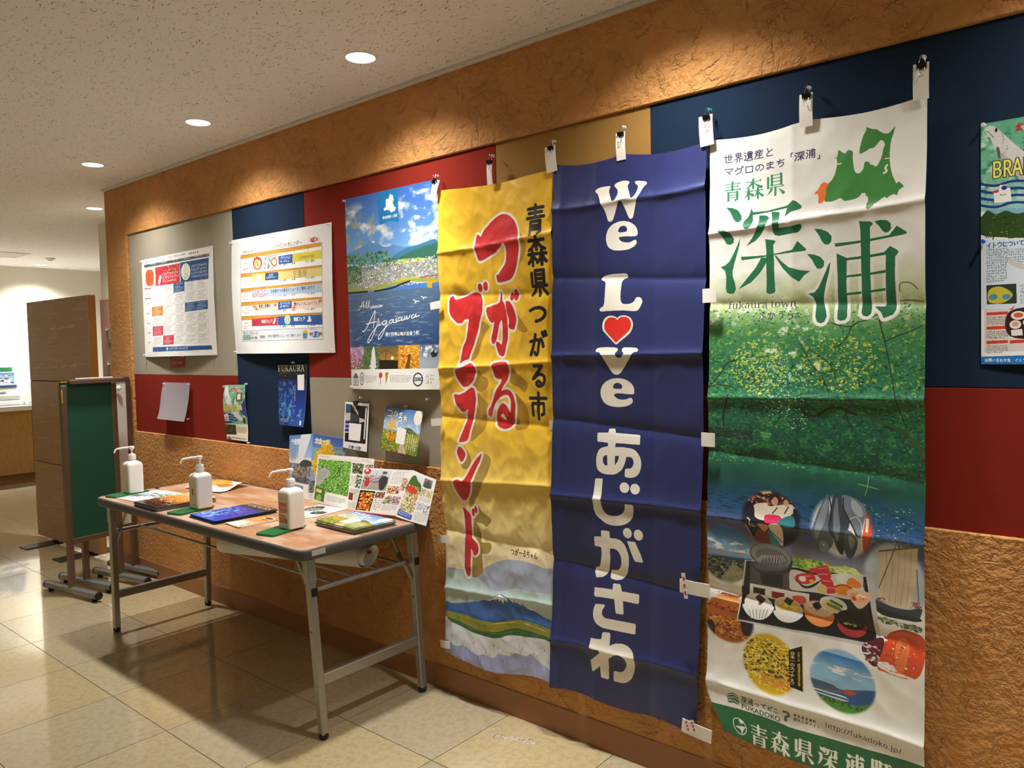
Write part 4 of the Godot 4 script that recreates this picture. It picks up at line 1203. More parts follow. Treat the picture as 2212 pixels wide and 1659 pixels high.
		"p #f0eae6 461 500 477 498 473 521 458 536 445 532 454 515",
		"p #2f62ae 496 493 924 496 925 552 497 544",
		"e #e8ecd8 596 515 30 27",
		"d 9 60 3 7 #6a9a5a,#d8d890,#8ab0a0 e 575 492 41 47",
		"t #f4f2ee 23 3.8 658 502 22 0 0 87 青森フェア",
		"q #f4f2ee 798 503 812 500 819 512 827 527 810 533 785 529 799 517",
		"p #e4e8f0 92 569 926 567 926 633 88 631",
		"l #5a5a60 2.0 85 631 927 633",
		"l #5a5a60 2.0 90 569 928 566",
		"l #5a5a60 2.0 107 103 85 631",
		"l #5a5a60 2.0 936 102 927 633",
		"t #4a4a4c 14 2.0 112 576 14 0 0 100 夏メニュー",
		"t #4a4a4c 20 2.5 198 577 20 0 0 100 月テーマ",
		"L #4a4a4c 22 188 589 sans 0.0 100 0 7",
		"p #6aa08a 103 594 197 593 197 624 103 624",
		"z #e8f0ec 2 7 110 597 80 25",
		"t #4a4a4c 16 2.0 201 605 15 0 0 100 食堂で提供",
		"t #4a4a4c 16 2.0 308 601 16 0 0 100 夏野菜を",
		"t #4a4a4c 16 1.8 395 598 20 0 0 106 食堂の夏野菜メニューをご提供します",
		"q #e8b84a 750 584 775 576 791 586 784 625 750 625",
		"p #4a90c8 746 595 791 595 784 625 750 625",
		"L #4a4a4c 18 812 580 sans 0.0 100 0 NEXT>>",
		"q #2f6ab0 826 594 869 587 902 599 891 618 839 619",
		"L #f4f4f4 34 834 613 sans 1.0 100 0 8",
		"t #f4f4f4 28 3.0 864 595 28 0 0 100 月",
		"d 10 30 4 8 #8a5a2c,#d89a3c e 807 593 18 17",
		"d 12 30 4 8 #8a5a2c,#d89a3c e 901 593 17 17",
		"t #3c3c40 27 3.2 487 69 29 0 0 92 イベントカレンダー",
		"L #3c3c40 18 119 92 serif 0.0 -1 157 CAMELLIA GARDEN",
		"e #c83a34 861 79 35 15",
		"L #f4f0ee 34 836 85 sans 0.0 100 0 7",
		"t #f4f0ee 24 3.5 860 69 24 0 0 100 月",
		"l #3c3c40 2.0 814 62 823 65",
		"l #3c3c40 2.0 903 73 912 69",
		"l #3c3c40 2.0 813 70 823 70",
		"l #3c3c40 2.0 903 78 912 77",
		"l #3c3c40 2.0 813 78 822 76",
		"l #3c3c40 2.0 902 84 912 85",
		"l #3c3c40 2.0 812 85 822 81",
		"l #3c3c40 2.0 902 89 911 92",
		"L #b8b4b0 29 305 89 sans 0.6 -1 79 2025",
		"t #b8b4b0 23 3.0 391 67 32 0 0 122 年",
		"L #b8b4b0 29 422 93 sans 0.0 -1 16 7",
		"t #b8b4b0 23 3.0 440 69 29 0 0 113 月",
	],
	"menu": ["1024 708 #f4f2f0",
		"p #5a5c62 43 39 978 45 979 64 44 59",
		"z #e8e8ea 1 0 143 33 107 23",
		"z #e8e8ea 1 1 314 34 102 23",
		"z #e8e8ea 1 2 478 36 98 23",
		"z #e8e8ea 1 3 635 37 95 22",
		"z #e8e8ea 1 4 787 38 91 22",
		"z #e8e8ea 1 5 932 39 88 21",
		"L #3c3c40 19 489 24 serif 0.0 -1 175 CAMELLIA GARDEN",
		"L #8a7a5a 19 412 28 sans 0.0 -1 64 2025",
		"z #4a4a50 1 3 50 10 140 25",
		"d 3 30 4 9 #5a9ac0,#4a7ab0,#c8d8a0 r 225 1 133 44",
		"p #2a2a2e 711 16 725 16 721 29 713 29",
		"p #2a2a2e 739 16 752 16 748 29 740 29",
		"p #2a2a2e 766 16 779 16 776 29 768 29",
		"p #b03a34 793 16 806 16 803 29 795 29",
		"p #b03a34 820 16 833 17 830 29 822 29",
		"q #d8642c 72 89 178 93 175 187 71 184",
		"z #3a4a6a 2 5 94 105 60 69",
		"p #d0384a 211 72 576 73 574 206 211 203",
		"q #f4ece8 279 133 305 139 299 157 274 195 253 190 265 155",
		"z #f4ece8 3 7 321 120 229 73",
		"z #8a2430 1 8 240 92 103 37",
		"d 5 80 4 9 #d8b04a,#8a5a24,#e8d8a8,#2a2a2a r 363 71 185 57",
		"p #1f4f8c 580 70 970 73 959 209 585 205",
		"e #eef0e4 658 138 64 57",
		"d 6 120 3 7 #7aa05a,#c85a44,#e8d870,#5a8a4a e 610 82 96 109",
		"z #e4e8f0 4 9 734 100 211 94",
		"z #3c3c40 2 0 166 213 115 29",
		"z #8a8a8e 3 0 151 238 133 35",
		"l #a8a6a4 1.5 138 210 312 208 311 273 139 277",
		"z #3c3c40 2 1 339 211 110 28",
		"z #8a8a8e 3 1 324 235 127 35",
		"l #a8a6a4 1.5 312 208 479 206 478 270 312 273",
		"p #1f5a9c 479 206 639 204 638 267 479 270",
		"z #e8ecf2 2 2 504 209 106 28",
		"z #e8ecf2 3 2 491 233 122 34",
		"l #a8a6a4 1.5 479 206 639 204 638 267 479 270",
		"z #3c3c40 2 3 663 207 102 27",
		"z #8a8a8e 3 3 650 231 118 33",
		"l #a8a6a4 1.5 639 204 793 203 792 264 639 267",
		"z #3c3c40 2 4 817 205 98 27",
		"z #8a8a8e 3 4 804 228 113 33",
		"l #a8a6a4 1.5 793 203 941 201 940 261 793 264",
		"l #8a3038 6.0 36 212 135 215",
		"z #4a4a4e 1 0 52 244 62 20",
		"z #3c3c40 2 7 169 284 114 28",
		"z #8a8a8e 3 11 154 309 133 34",
		"l #a8a6a4 1.5 141 280 315 278 313 344 141 347",
		"z #3c3c40 2 8 341 282 110 27",
		"z #8a8a8e 3 12 326 307 127 34",
		"l #a8a6a4 1.5 313 278 480 277 478 341 313 344",
		"z #3c3c40 2 9 506 281 106 27",
		"z #8a8a8e 3 13 492 305 122 33",
		"l #a8a6a4 1.5 480 277 640 275 639 338 480 341",
		"z #3c3c40 2 10 665 279 102 26",
		"z #8a8a8e 3 14 652 303 118 32",
		"l #a8a6a4 1.5 640 275 794 274 793 335 640 338",
		"z #3c3c40 2 11 817 278 98 26",
		"z #8a8a8e 3 15 805 301 113 32",
		"l #a8a6a4 1.5 794 274 942 273 941 333 794 336",
		"l #8a3038 6.0 37 284 136 286",
		"z #4a4a4e 1 1 53 315 62 19",
		"p #c8812c 144 351 317 349 316 415 144 417",
		"z #e8ecf2 2 14 172 355 114 27",
		"z #e8ecf2 3 22 157 380 133 33",
		"l #a8a6a4 1.5 144 351 317 349 316 415 144 417",
		"z #3c3c40 2 15 343 354 110 26",
		"z #8a8a8e 3 23 329 378 127 33",
		"l #a8a6a4 1.5 316 349 482 348 481 412 316 415",
		"z #3c3c40 2 16 508 352 106 26",
		"z #8a8a8e 3 24 494 377 122 32",
		"l #a8a6a4 1.5 482 348 642 347 641 409 482 412",
		"p #1f5490 641 347 794 346 793 407 641 409",
		"z #e8ecf2 2 17 666 351 102 25",
		"z #e8ecf2 3 25 653 375 118 31",
		"l #a8a6a4 1.5 641 347 794 346 793 407 641 409",
		"p #1f5490 794 346 942 345 941 405 795 407",
		"z #e8ecf2 2 18 818 350 98 25",
		"z #e8ecf2 3 26 806 373 113 31",
		"l #a8a6a4 1.5 794 346 942 345 941 405 795 407",
		"z #4a4a4e 1 2 54 386 62 19",
		"z #3c3c40 2 21 174 426 114 26",
		"z #8a8a8e 3 33 159 451 132 32",
		"l #a8a6a4 1.5 147 421 320 420 319 485 147 487",
		"z #3c3c40 2 22 345 425 110 25",
		"z #8a8a8e 3 34 331 450 127 31",
		"l #a8a6a4 1.5 319 420 485 419 483 483 319 485",
		"z #3c3c40 2 23 509 424 106 25",
		"z #8a8a8e 3 35 496 449 122 31",
		"l #a8a6a4 1.5 483 419 643 418 642 481 483 483",
		"z #3c3c40 2 24 667 423 102 25",
		"z #8a8a8e 3 36 654 447 118 30",
		"l #a8a6a4 1.5 643 418 796 418 795 479 643 481",
		"z #3c3c40 2 25 819 423 98 24",
		"z #8a8a8e 3 37 806 446 113 30",
		"l #a8a6a4 1.5 795 418 943 417 942 477 795 479",
		"z #4a4a4e 1 3 56 457 62 18",
		"p #c8344c 150 491 323 491 321 556 150 558",
		"z #e8ecf2 2 28 177 497 114 25",
		"z #e8ecf2 3 44 162 522 132 31",
		"l #a8a6a4 1.5 150 491 323 491 321 556 150 558",
		"z #3c3c40 2 29 347 496 110 25",
		"z #8a8a8e 3 45 333 521 127 30",
		"l #a8a6a4 1.5 321 491 487 490 486 554 321 556",
		"z #3c3c40 2 30 511 496 106 24",
		"z #8a8a8e 3 46 497 520 122 30",
		"l #a8a6a4 1.5 486 490 645 490 644 553 486 554",
		"z #3c3c40 2 31 668 495 101 24",
		"z #8a8a8e 3 47 655 519 118 29",
		"l #a8a6a4 1.5 644 490 797 489 796 551 644 553",
		"z #3c3c40 2 32 820 495 98 23",
		"z #8a8a8e 3 48 807 518 113 29",
		"l #a8a6a4 1.5 796 489 943 489 942 550 796 551",
		"z #4a4a4e 1 4 57 527 62 17",
		"z #3c3c40 2 35 180 568 114 24",
		"z #8a8a8e 3 55 165 593 132 30",
		"l #a8a6a4 1.5 153 561 325 561 324 627 153 628",
		"p #c8344c 324 561 489 561 488 625 324 627",
		"z #e8ecf2 2 36 350 568 110 24",
		"z #e8ecf2 3 56 335 593 127 29",
		"l #a8a6a4 1.5 324 561 489 561 488 625 324 627",
		"z #3c3c40 2 37 513 568 105 23",
		"z #8a8a8e 3 57 499 592 122 29",
		"l #a8a6a4 1.5 488 561 647 561 646 624 488 625",
		"z #3c3c40 2 38 670 567 101 23",
		"z #8a8a8e 3 58 656 592 118 28",
		"l #a8a6a4 1.5 646 561 799 562 798 623 646 624",
		"z #3c3c40 2 39 821 567 98 22",
		"z #8a8a8e 3 59 808 591 113 28",
		"l #a8a6a4 1.5 798 561 945 562 944 622 798 623",
		"z #4a4a4e 1 5 58 598 62 17",
		"p #1f5490 146 639 967 643 971 671 144 673",
		"e #eef0e4 395 655 13 11",
		"z #e8ecf2 1 4 423 646 268 21",
		"z #9a9a9c 2 6 46 673 786 32",
	],
	"redcard": ["160 64 #8a1c1e",
		"z #e8b8b0 1 3 30 10 100 16",
		"z #e8b8b0 1 5 8 32 145 18",
	],
	"brand": ["288 416 #7ab89a",
		"N 2 0.0150 4 0.00 0.40 #c8e0cc 1.00 1.00 -19 -3 310 294",
		"N 3 0.0200 4 0.10 0.40 #4a9a78 1.00 1.00 -19 -3 310 294",
		"q #2f3f9c 300 102 238 144 200 186 264 229 297 224",
		"q #24348a -34 220 58 213 145 233 164 269 53 290 -38 287",
		"c #6ab0b0 8.0 -35 239 57 232 153 240",
		"c #6ab0b0 8.0 -36 258 56 250 152 258",
		"c #6ab0b0 8.0 -37 277 54 269 150 277",
		"q #e0dcdc 17 16 45 12 81 84 125 150 182 205 245 257 259 283 219 267 153 247 87 188 29 113",
		"q #a8a0a4 36 84 47 89 39 123 29 113",
		"q #3a3034 227 267 255 239 264 274 259 290",
		"p #f4f2f0 3 224 54 215 54 274 4 276",
		"q #e0a0a8 10 252 39 232 45 269 9 271",
		"t #d8343c 30 6.0 97 21 27 0 0 100 幻のイトウ",
		"p #8a4a34 174 60 252 56 248 121 173 126",
		"p #f0ece4 189 67 232 65 228 107 185 110",
		"L #4a4a40 61 4 196 sans 4.0 -1 162 BRAND",
		"L #f0e85a 61 4 196 sans 1.0 -1 162 BRAND",
		"t #f0e85a 40 7.0 175 149 34 0 0 75 志向",
		"p #ece4cc -39 299 291 290 295 421 -20 430",
		"p #2c2c1c -20 300 136 300 138 374 -7 380",
		"d 3 60 4 9 #4a5a2c,#5a4a24,#6a7a3c r -11 304 137 61",
		"z #5a564c 7 4 147 313 121 46",
		"e #3a80a0 37 407 27 11",
		"z #3a3a40 3 6 76 396 188 9",
	],
	"fukaura": ["288 362 #1f3f86",
		"g #20241f #141a24 0 0 288 86",
		"g #1b2c58 #1d3f9a 0 86 288 150",
		"g #1d3f9a #2a5aa8 0 236 288 126",
		"N 2 0.0200 4 0.00 0.40 #3f78b8 1.00 1.00 0 90 180 230",
		"N 3 0.0250 4 0.05 0.40 #58a0a8 1.00 1.00 0 200 150 140",
		"N 5 0.0200 4 0.00 0.50 #6aa0cc 1.00 1.00 90 250 198 90",
		"N 6 0.0300 4 0.10 0.40 #1a2a2c 1.00 1.00 0 300 150 62",
		"d 2 140 2 6 #5a5a44,#3a3a30,#6a6a50,#20201c r 0 0 288 70",
		"L #c8c4b4 52 4 40 serif 0.0 100 2 FUKAURA",
		"p #f2f0ee 196 62 262 58 264 150 200 150",
		"t #d8e0ec 11 1.5 168 120 12 1 0 100 うつのさわしまの",
		"t #d8e0ec 11 1.5 152 124 12 1 0 100 あおいうみと",
		"z #d8e0ec 1 3 136 240 66 10",
		"z #c8d0dc 2 4 20 322 90 22",
		"p #e8e8ea 240 326 260 326 260 352 240 352",
	],
	"photocard": ["224 280 #f0eeec",
		"p #1c1a1c 8 12 211 17 210 236 13 242",
		"p #3a5080 8 15 57 12 55 62 11 65",
		"p #c8c4bc 11 67 56 64 56 111 11 115",
		"p #2f3a8a 13 116 56 113 54 130 12 133",
		"p #d8d4cc 12 133 54 130 54 136 12 140",
		"p #2f3a8a 11 141 54 137 53 154 11 158",
		"p #d8d4cc 11 158 53 154 53 160 10 164",
		"p #2f3a8a 9 165 53 161 52 178 9 182",
		"p #d8d4cc 9 182 52 178 51 185 9 189",
		"p #d8d4ce 59 10 92 21 128 61 131 75 73 25",
		"p #3f3f44 56 62 127 70 139 111 57 123",
		"p #e8e6e2 193 25 204 26 200 210 189 210",
		"p #c8c6c4 140 87 190 95 187 107 143 119",
		"p #f2f0ee 48 126 163 124 158 225 49 228",
		"t #33506a 21 3.0 80 257 23 0 0 100 鰺ヶ沢駅",
		"l #33506a 4.0 63 253 62 272",
		"c #33506a 4.0 50 266 62 273 76 263",
		"z #c08a80 1 1 86 242 66 5",
	],
	"tsugaru": ["384 280 #6a9ad0",
		"g #4a7cc0 #b8d0e4 0 0 384 140",
		"N 3 0.0200 4 0.00 0.50 #d8e4ec 1.00 1.00 0 70 384 80",
		"q #3f5f3c 170 150 240 118 300 122 384 160 384 180 170 170",
		"g #7a8f2f #4f6f2a 0 150 384 130",
		"d 2 700 3 9 #c8b83a,#8a9a34,#e0c84a,#5a7a2c,#d89a3c r 0 150 384 130",
		"p #c8b89c 206 215 226 215 280 280 190 280",
		"p #a89878 214 215 217 215 234 280 226 280",
		"q #f0b42c 88 112 118 112 149 130 112 128",
		"q #ec8a2c 112 192 129 191 146 202 126 202",
		"q #f0b42c 88 112 103 137 102 174 85 141",
		"q #ec8a2c 112 192 121 207 119 227 109 209",
		"q #f0b42c 88 112 73 137 41 155 60 124",
		"q #ec8a2c 112 192 103 208 85 216 95 198",
		"q #f0b42c 88 112 58 112 26 93 63 95",
		"q #ec8a2c 112 192 94 192 77 181 97 181",
		"q #f0b42c 88 112 72 86 73 49 90 82",
		"q #ec8a2c 112 192 102 176 104 156 114 174",
		"q #f0b42c 88 112 103 86 134 68 115 99",
		"q #ec8a2c 112 192 120 175 138 167 128 185",
		"d 4 30 6 14 #ec8a2c,#f0b42c e 40 160 40 40",
		"l #3f5f24 5.0 90 150 84 230",
		"l #3f5f24 5.0 112 200 70 270",
		"c #30405c 14.0 17 26 47 22 72 29 75 45 58 57 28 56",
		"c #30405c 13.0 90 32 114 28 124 33 120 51 112 54",
		"c #30405c 13.0 106 19 102 39 93 54",
		"l #30405c 12.0 131 37 134 45",
		"l #30405c 11.0 128 21 132 25",
		"c #30405c 14.0 148 36 175 28 161 51 152 62 176 56 181 72 162 82 152 75",
		"l #30405c 12.0 213 40 214 48",
		"l #30405c 12.0 197 53 233 51",
		"l #30405c 12.0 205 62 205 80",
		"l #30405c 12.0 205 63 231 61 231 79",
		"l #30405c 12.0 217 49 219 89",
		"c #f4f2ee 9.0 17 26 47 22 72 29 75 45 58 57 28 56",
		"c #f4f2ee 8.0 90 32 114 28 124 33 120 51 112 54",
		"c #f4f2ee 8.0 106 19 102 39 93 54",
		"l #f4f2ee 7.0 131 37 134 45",
		"l #f4f2ee 6.0 128 21 132 25",
		"c #f4f2ee 9.0 148 36 175 28 161 51 152 62 176 56 181 72 162 82 152 75",
		"l #f4f2ee 7.0 213 40 214 48",
		"l #f4f2ee 7.0 197 53 233 51",
		"l #f4f2ee 7.0 205 62 205 80",
		"l #f4f2ee 7.0 205 63 231 61 231 79",
		"l #f4f2ee 7.0 217 49 219 89",
		"e #efe8d4 346 44 42 47",
		"p #f2f0ee 150 121 247 127 245 225 153 222",
		"t #eef0dc 13 2.0 351 137 13 1 0 100 うみとまちのつがる",
		"t #eef0dc 13 2.0 331 135 13 1 0 100 うみとまちのつがる",
		"t #eef0dc 13 2.0 310 133 13 1 0 100 うみとまちのつがる",
		"t #eef0dc 13 2.0 289 132 13 1 0 100 うみとまちのつがる",
		"t #eef0dc 13 2.0 268 130 13 1 0 100 うみとまちのつがる",
	],
	"rposter": ["640 890 #eef0ee",
		"g #5fae8a #8fc8ac 0 0 640 330",
		"N 2 0.0120 4 0.00 0.40 #c8e2d0 1.00 1.00 0 0 640 330",
		"N 3 0.0200 4 0.10 0.40 #3f8f6c 1.00 1.00 0 0 640 330",
		"q #dcd9d5 12 24 27 11 50 23 76 54 109 94 137 126 187 184 268 254 346 297 268 287 187 259 137 235 116 210 87 167 65 129 44 95 27 49",
		"q #bdb8b6 44 95 72 122 116 172 187 234 268 279 187 261 137 237 116 213 87 169",
		"d 3 240 1 3 #5a5656,#8a8684,#404040 r 57 50 231 215",
		"q #5f5a5c 50 94 59 100 62 137 54 127",
		"e #20242a 49 31 4 8",
		"c #6a4a4a 2.0 15 28 27 37 41 57",
		"c #a09a98 2.0 66 45 73 70 65 86",
		"t #c8242c 32 5.0 108 19 38 0 0 112 幻のイトウ",
		"L #3a3a34 83 35 204 sans 4.0 -1 170 BRAND",
		"L #f4ea70 83 35 204 sans 1.0 -1 170 BRAND",
		"t #f4ea70 54 9.0 214 174 40 0 0 65 志向",
		"c #233a8a 9.0 -2 219 49 233 116 225 268 262 549 295",
		"c #8fc8d8 4.0 -2 234 49 248 116 240 268 275 549 307",
		"c #233a8a 9.0 -2 245 49 259 116 251 268 287 549 317",
		"c #8fc8d8 4.0 -2 260 49 274 116 266 268 300 549 329",
		"c #233a8a 9.0 -2 272 49 285 116 276 268 311 549 340",
		"c #8fc8d8 4.0 -2 287 49 300 116 292 268 324 549 352",
		"c #233a8a 9.0 -2 298 49 311 116 302 268 336 549 363",
		"c #8fc8d8 4.0 -2 313 49 327 116 317 269 349 549 375",
		"p #f2f2f0 40 256 58 249 60 232 81 234 84 246 93 246 97 296 43 296",
		"e #233a8a 74 244 9 8",
		"p #c83a3c 36 252 57 249 57 258 36 260",
		"z #3a3a40 1 1 60 265 22 9",
		"p #eef0ee -3 321 549 370 552 878 -4 899",
		"p #7fb0d0 16 316 527 360 527 413 16 358",
		"q #2f4a24 16 323 49 337 79 328 116 343 187 334 269 360 527 367 527 455 16 415",
		"d 4 520 2 7 #2f4a20,#4a6a2c,#6a8a34,#1c2c18,#3a5a28 r 19 336 502 117",
		"z #4a4a4a 1 1 15 415 37 8",
		"p #d3e0ea -3 427 550 464 551 695 -3 685",
		"t #2f5f9c 21 3.0 18 439 17 0 0 72 イトウについて",
		"z #4a5a6a 13 4 17 463 61 126",
		"z #4a5a6a 6 5 80 468 209 55",
		"q #c8c4c0 88 513 103 509 137 528 187 553 137 547 101 531",
		"p #2f3a30 17 596 112 596 113 668 19 667",
		"q #c8b83a 26 614 64 604 101 635 72 663 26 659",
		"e #4a90b0 39 641 14 11",
		"e #4a90b0 81 642 13 10",
		"z #5a5a60 6 8 123 600 205 73",
		"p #dad3d0 11 685 539 687 540 832 11 845",
		"p #cc432e 18 697 86 696 86 707 18 708",
		"z #6a5a58 4 0 18 713 67 32",
		"p #cc432e 92 698 187 698 187 709 92 709",
		"p #cc432e 18 750 86 748 86 760 18 761",
		"z #6a5a58 4 1 18 766 67 31",
		"p #cc432e 92 750 187 748 187 759 92 761",
		"p #cc432e 18 803 86 801 86 812 18 815",
		"z #6a5a58 4 2 18 820 67 30",
		"p #cc432e 92 802 187 799 187 810 92 814",
		"q #3a2020 92 695 215 694 215 788 92 787",
		"e #e8e4e0 118 712 23 16",
		"e #c8603a 118 711 15 9",
		"e #e8e4e0 109 745 18 16",
		"e #d8a08a 109 743 11 9",
		"p #e8e4e0 95 765 130 761 132 785 97 786",
		"e #e8e4e0 151 738 19 15",
		"t #b03a34 20 3.0 89 677 51 0 0 97 イトウ",
		"p #1f78c4 -3 862 552 844 552 885 -4 908",
		"t #f4f4f4 14 1.8 12 868 12 0 0 73 お問い合わせ先・イトウ場",
	],
	"coast": ["416 300 #7fa8d8",
		"g #5f8fd0 #bcd4ea 0 0 208 130",
		"q #dfe8f0 110 0 190 0 130 130 90 130",
		"p #e8ecec 0 122 208 110 208 140 0 150",
		"g #6a86b0 #5a708c 0 140 208 30",
		"d 1 700 3 14 #8a8074,#6a625a,#a89c8c,#b8a894,#4a464a,#5d5a5c r 0 150 208 80",
		"q #3f443c 110 138 150 120 208 128 208 150 120 152",
		"d 2 160 3 10 #3a4258,#4a5068,#2a3040 r 0 206 208 30",
		"g #f0eeec #f0eeec 0 232 208 68",
		"g #6f98c8 #6a5a4c 62 244 96 46",
		"d 3 80 3 9 #5a4c40,#8a7660,#3a342c r 70 262 84 26",
		"t #f4f4f4 26 5.0 20 20 28 0 0 100 千畳敷",
		"z #4a64a0 8 2 18 64 52 70",
		"p #e4e2e0 0 236 26 236 30 300 0 300",
		"g #3f62b0 #6a8cc4 208 0 208 60",
		"d 4 1500 3 10 #f0c428,#e0a81c,#f6d850,#c88a1c,#e8b820 e 216 50 170 170",
		"d 5 300 3 10 #f0c428,#e0a81c e 270 20 70 90",
		"d 6 200 3 8 #5a6a3c,#8a8a5c,#3a4a2c r 340 50 70 130",
		"t #f0e8b0 26 5.0 222 16 25 0 0 100 北金ヶ沢",
		"z #d8e0d8 8 3 330 44 72 70",
		"p #d8d8d4 372 112 398 112 398 140 372 140",
		"d 7 300 3 9 #6a6a4c,#8a8466,#4a4a38 r 216 214 80 60",
		"g #f0eeec #f0eeec 208 268 208 32",
		"p #d8dce4 400 60 416 60 416 300 400 300",
		"z #8a8a90 2 1 216 274 180 20",
	],
	"greenspread": ["480 330 #f2f0ea",
		"z #6a6a66 1 2 12 10 110 12",
		"l #b0aea8 1.5 20 28 460 24",
		"z #8a8a86 1 4 380 12 60 8",
		"g #6fae3c #4f9230 12 34 286 224",
		"d 1 2200 3 9 #7cc04a,#5aa038,#a4d46a,#3f8a2c,#cfe89a,#2f6a24 r 12 34 286 224",
		"l #2f3a20 4.0 230 60 180 130 120 190 80 150",
		"l #2f3a20 3.0 190 180 250 210 290 240",
		"q #b8bab8 14 130 60 90 110 100 130 130 90 160 60 200 14 210",
		"c #7a7e80 2.0 30 115 26 190",
		"c #7a7e80 2.0 41 113 35 184",
		"c #7a7e80 2.0 52 111 44 178",
		"c #7a7e80 2.0 63 109 53 172",
		"c #7a7e80 2.0 74 107 62 166",
		"c #7a7e80 2.0 85 105 71 160",
		"c #7a7e80 2.0 96 103 80 154",
		"c #7a7e80 2.0 107 101 89 148",
		"p #f2f0ea 118 246 298 252 298 310 118 306",
		"p #2f7a4a 12 222 104 228 104 318 12 312",
		"q #8ac83c 30 290 60 270 80 300 60 312 34 310",
		"p #ecd85a 22 236 74 240 74 262 22 258",
		"z #7a7a76 4 3 124 268 160 36",
		"d 2 300 3 9 #3a4a24,#5a5a3c,#2a2a1c,#7a8a4c r 310 40 90 62",
		"d 3 200 3 9 #4a6a3c,#2f3a24,#e8ece0,#5a8a4a r 350 112 50 80",
		"d 4 120 3 8 #a85a34,#6a7a3c,#3a2a1c r 416 40 56 60",
		"z #7a7a76 5 5 308 120 36 60",
		"z #7a7a76 5 6 308 200 80 34",
		"p #8a3a2c 306 224 340 226 340 270 306 268",
		"z #7a7a76 4 7 350 230 110 40",
		"z #7a7a76 4 8 308 282 100 36",
		"q #3a3a3c 424 286 432 278 436 310 428 306",
	],
	"festival": ["640 384 #f2efea",
		"g #d8dce4 #c8c4c0 8 14 190 170",
		"p #a8a49c 8 110 198 110 198 184 8 184",
		"l #f0eeea 3.0 80 110 50 184",
		"d 1 200 3 9 #5a6a5c,#8a9084,#c83a3c,#3a3e40 r 10 60 180 60",
		"q #c8343a 30 100 50 80 64 120 54 160 30 150",
		"q #3a3c40 130 90 160 60 190 90 180 170 150 174",
		"e #d83a3c 28 30 26 26",
		"t #f4f0ec 20 4.0 14 12 20 0 0 100 祭",
		"l #3a3a3c 2.0 100 20 100 110",
		"l #3a3a3c 2.0 150 14 150 70",
		"p #4a5060 140 24 170 24 170 44 140 44",
		"g #1c1614 #2a1c14 8 194 120 170",
		"d 2 300 4 14 #e8762c,#f0a83c,#c8401c,#8a2414,#f6d070 r 20 210 100 150",
		"d 3 160 3 9 #1c1614,#e8762c,#f0c060 r 208 140 80 64",
		"d 4 160 3 9 #5a3a2c,#a86a44,#2a201c r 136 196 62 54",
		"d 5 200 3 8 #d8b03c,#c8c0b4,#5a6a7a,#3a3a3c r 208 222 52 66",
		"d 6 200 3 8 #c8a0a4,#8a8a8c,#d86a7c,#4a4a4c r 264 222 52 66",
		"z #6a6a68 7 3 212 24 70 100",
		"z #7a7a78 5 4 210 296 105 50",
		"z #7a7a78 5 5 136 260 60 90",
		"d 7 160 3 9 #c86a4c,#e8c0a8,#8a6a5c r 288 70 30 100",
		"l #b8c0c8 2.0 214 6 250 26",
		"l #b8c0c8 2.0 225 6 256 26",
		"l #b8c0c8 2.0 236 6 262 26",
		"l #b8c0c8 2.0 247 6 268 26",
		"l #b8c0c8 2.0 258 6 274 26",
		"l #b8c0c8 2.0 269 6 280 26",
		"l #b8c0c8 2.0 280 6 286 26",
		"l #b8c0c8 2.0 291 6 292 26",
		"l #b8c0c8 2.0 302 6 298 26",
		"l #b8c0c8 2.0 313 6 304 26",
		"g #e8ecf0 #cfd8dc 340 14 150 70",
		"q #4f6a34 336 70 380 30 430 60 490 90 490 160 336 180",
		"d 8 900 4 12 #5a8a3c,#c8d08a,#e0dcb0,#d8483c,#7aa04a,#e8d8b0 r 336 110 154 210",
		"d 9 160 8 22 #d8442c,#e0584c,#c83a30 e 340 120 120 50",
		"p #2f5fb4 336 318 490 330 490 374 336 368",
		"z #e8ecf4 2 3 344 328 130 34",
		"g #8a8c90 #6a6a6c 506 20 100 70",
		"q #5a5456 520 60 560 30 600 70 590 90 520 90",
		"d 10 120 3 9 #d8703c,#e8e4dc,#5a7a4c r 506 104 56 60",
		"d 11 120 3 9 #e0b83c,#c89a2c,#8ab0d0 r 572 104 56 60",
		"d 12 120 3 9 #b8a8c8,#8a9ac0,#e0c8d4 r 506 212 60 70",
		"d 13 120 3 9 #3a3a3a,#8a8c88,#e8e8e4 r 574 226 56 70",
		"z #7a7a78 4 5 506 170 120 36",
		"z #7a7a78 6 6 506 296 120 70",
		"p #c8343a 0 374 330 378 330 384 0 384",
	],
	"orangestack": ["360 300 #e8b070",
		"g #f0e4d4 #e08a34 0 0 360 150",
		"g #e08a34 #3a2418 0 150 360 150",
		"N 2 0.0200 4 0.00 0.40 #f0a848 0.50 1.50 0 60 360 160",
		"q #2a1c16 0 210 60 190 110 220 180 180 230 220 300 190 360 220 360 300 0 300",
		"d 3 160 3 10 #f4e4c8,#c8642c,#7a3a1c r 0 120 360 140",
	],
	"whiteflyer": ["360 280 #eef0ee",
		"N 2 0.0200 4 0.05 0.30 #3f6fc4 0.60 1.40 40 60 280 120",
		"N 3 0.0200 4 0.10 0.35 #4aa85a 0.80 1.00 120 20 230 140",
		"N 4 0.0250 4 0.12 0.35 #e8d84a 1.00 1.00 160 30 190 120",
		"p #7a7c76 20 150 90 140 110 190 40 205",
		"z #4a4a50 3 3 20 220 260 44",
		"d 5 120 3 9 #2f4fa8,#6ac0d8,#e86a4a,#3f9a4e r 60 70 250 90",
	],
	"orangesheet": ["340 240 #f0ece8",
		"q #f0a030 0 20 120 0 220 40 180 120 60 140 0 110",
		"q #e8b860 40 60 140 40 170 90 80 110",
		"q #c8763c 150 110 240 70 300 100 220 140",
		"l #e0983c 6.0 40 190 280 150",
		"z #b8a898 3 4 30 180 220 40",
	],
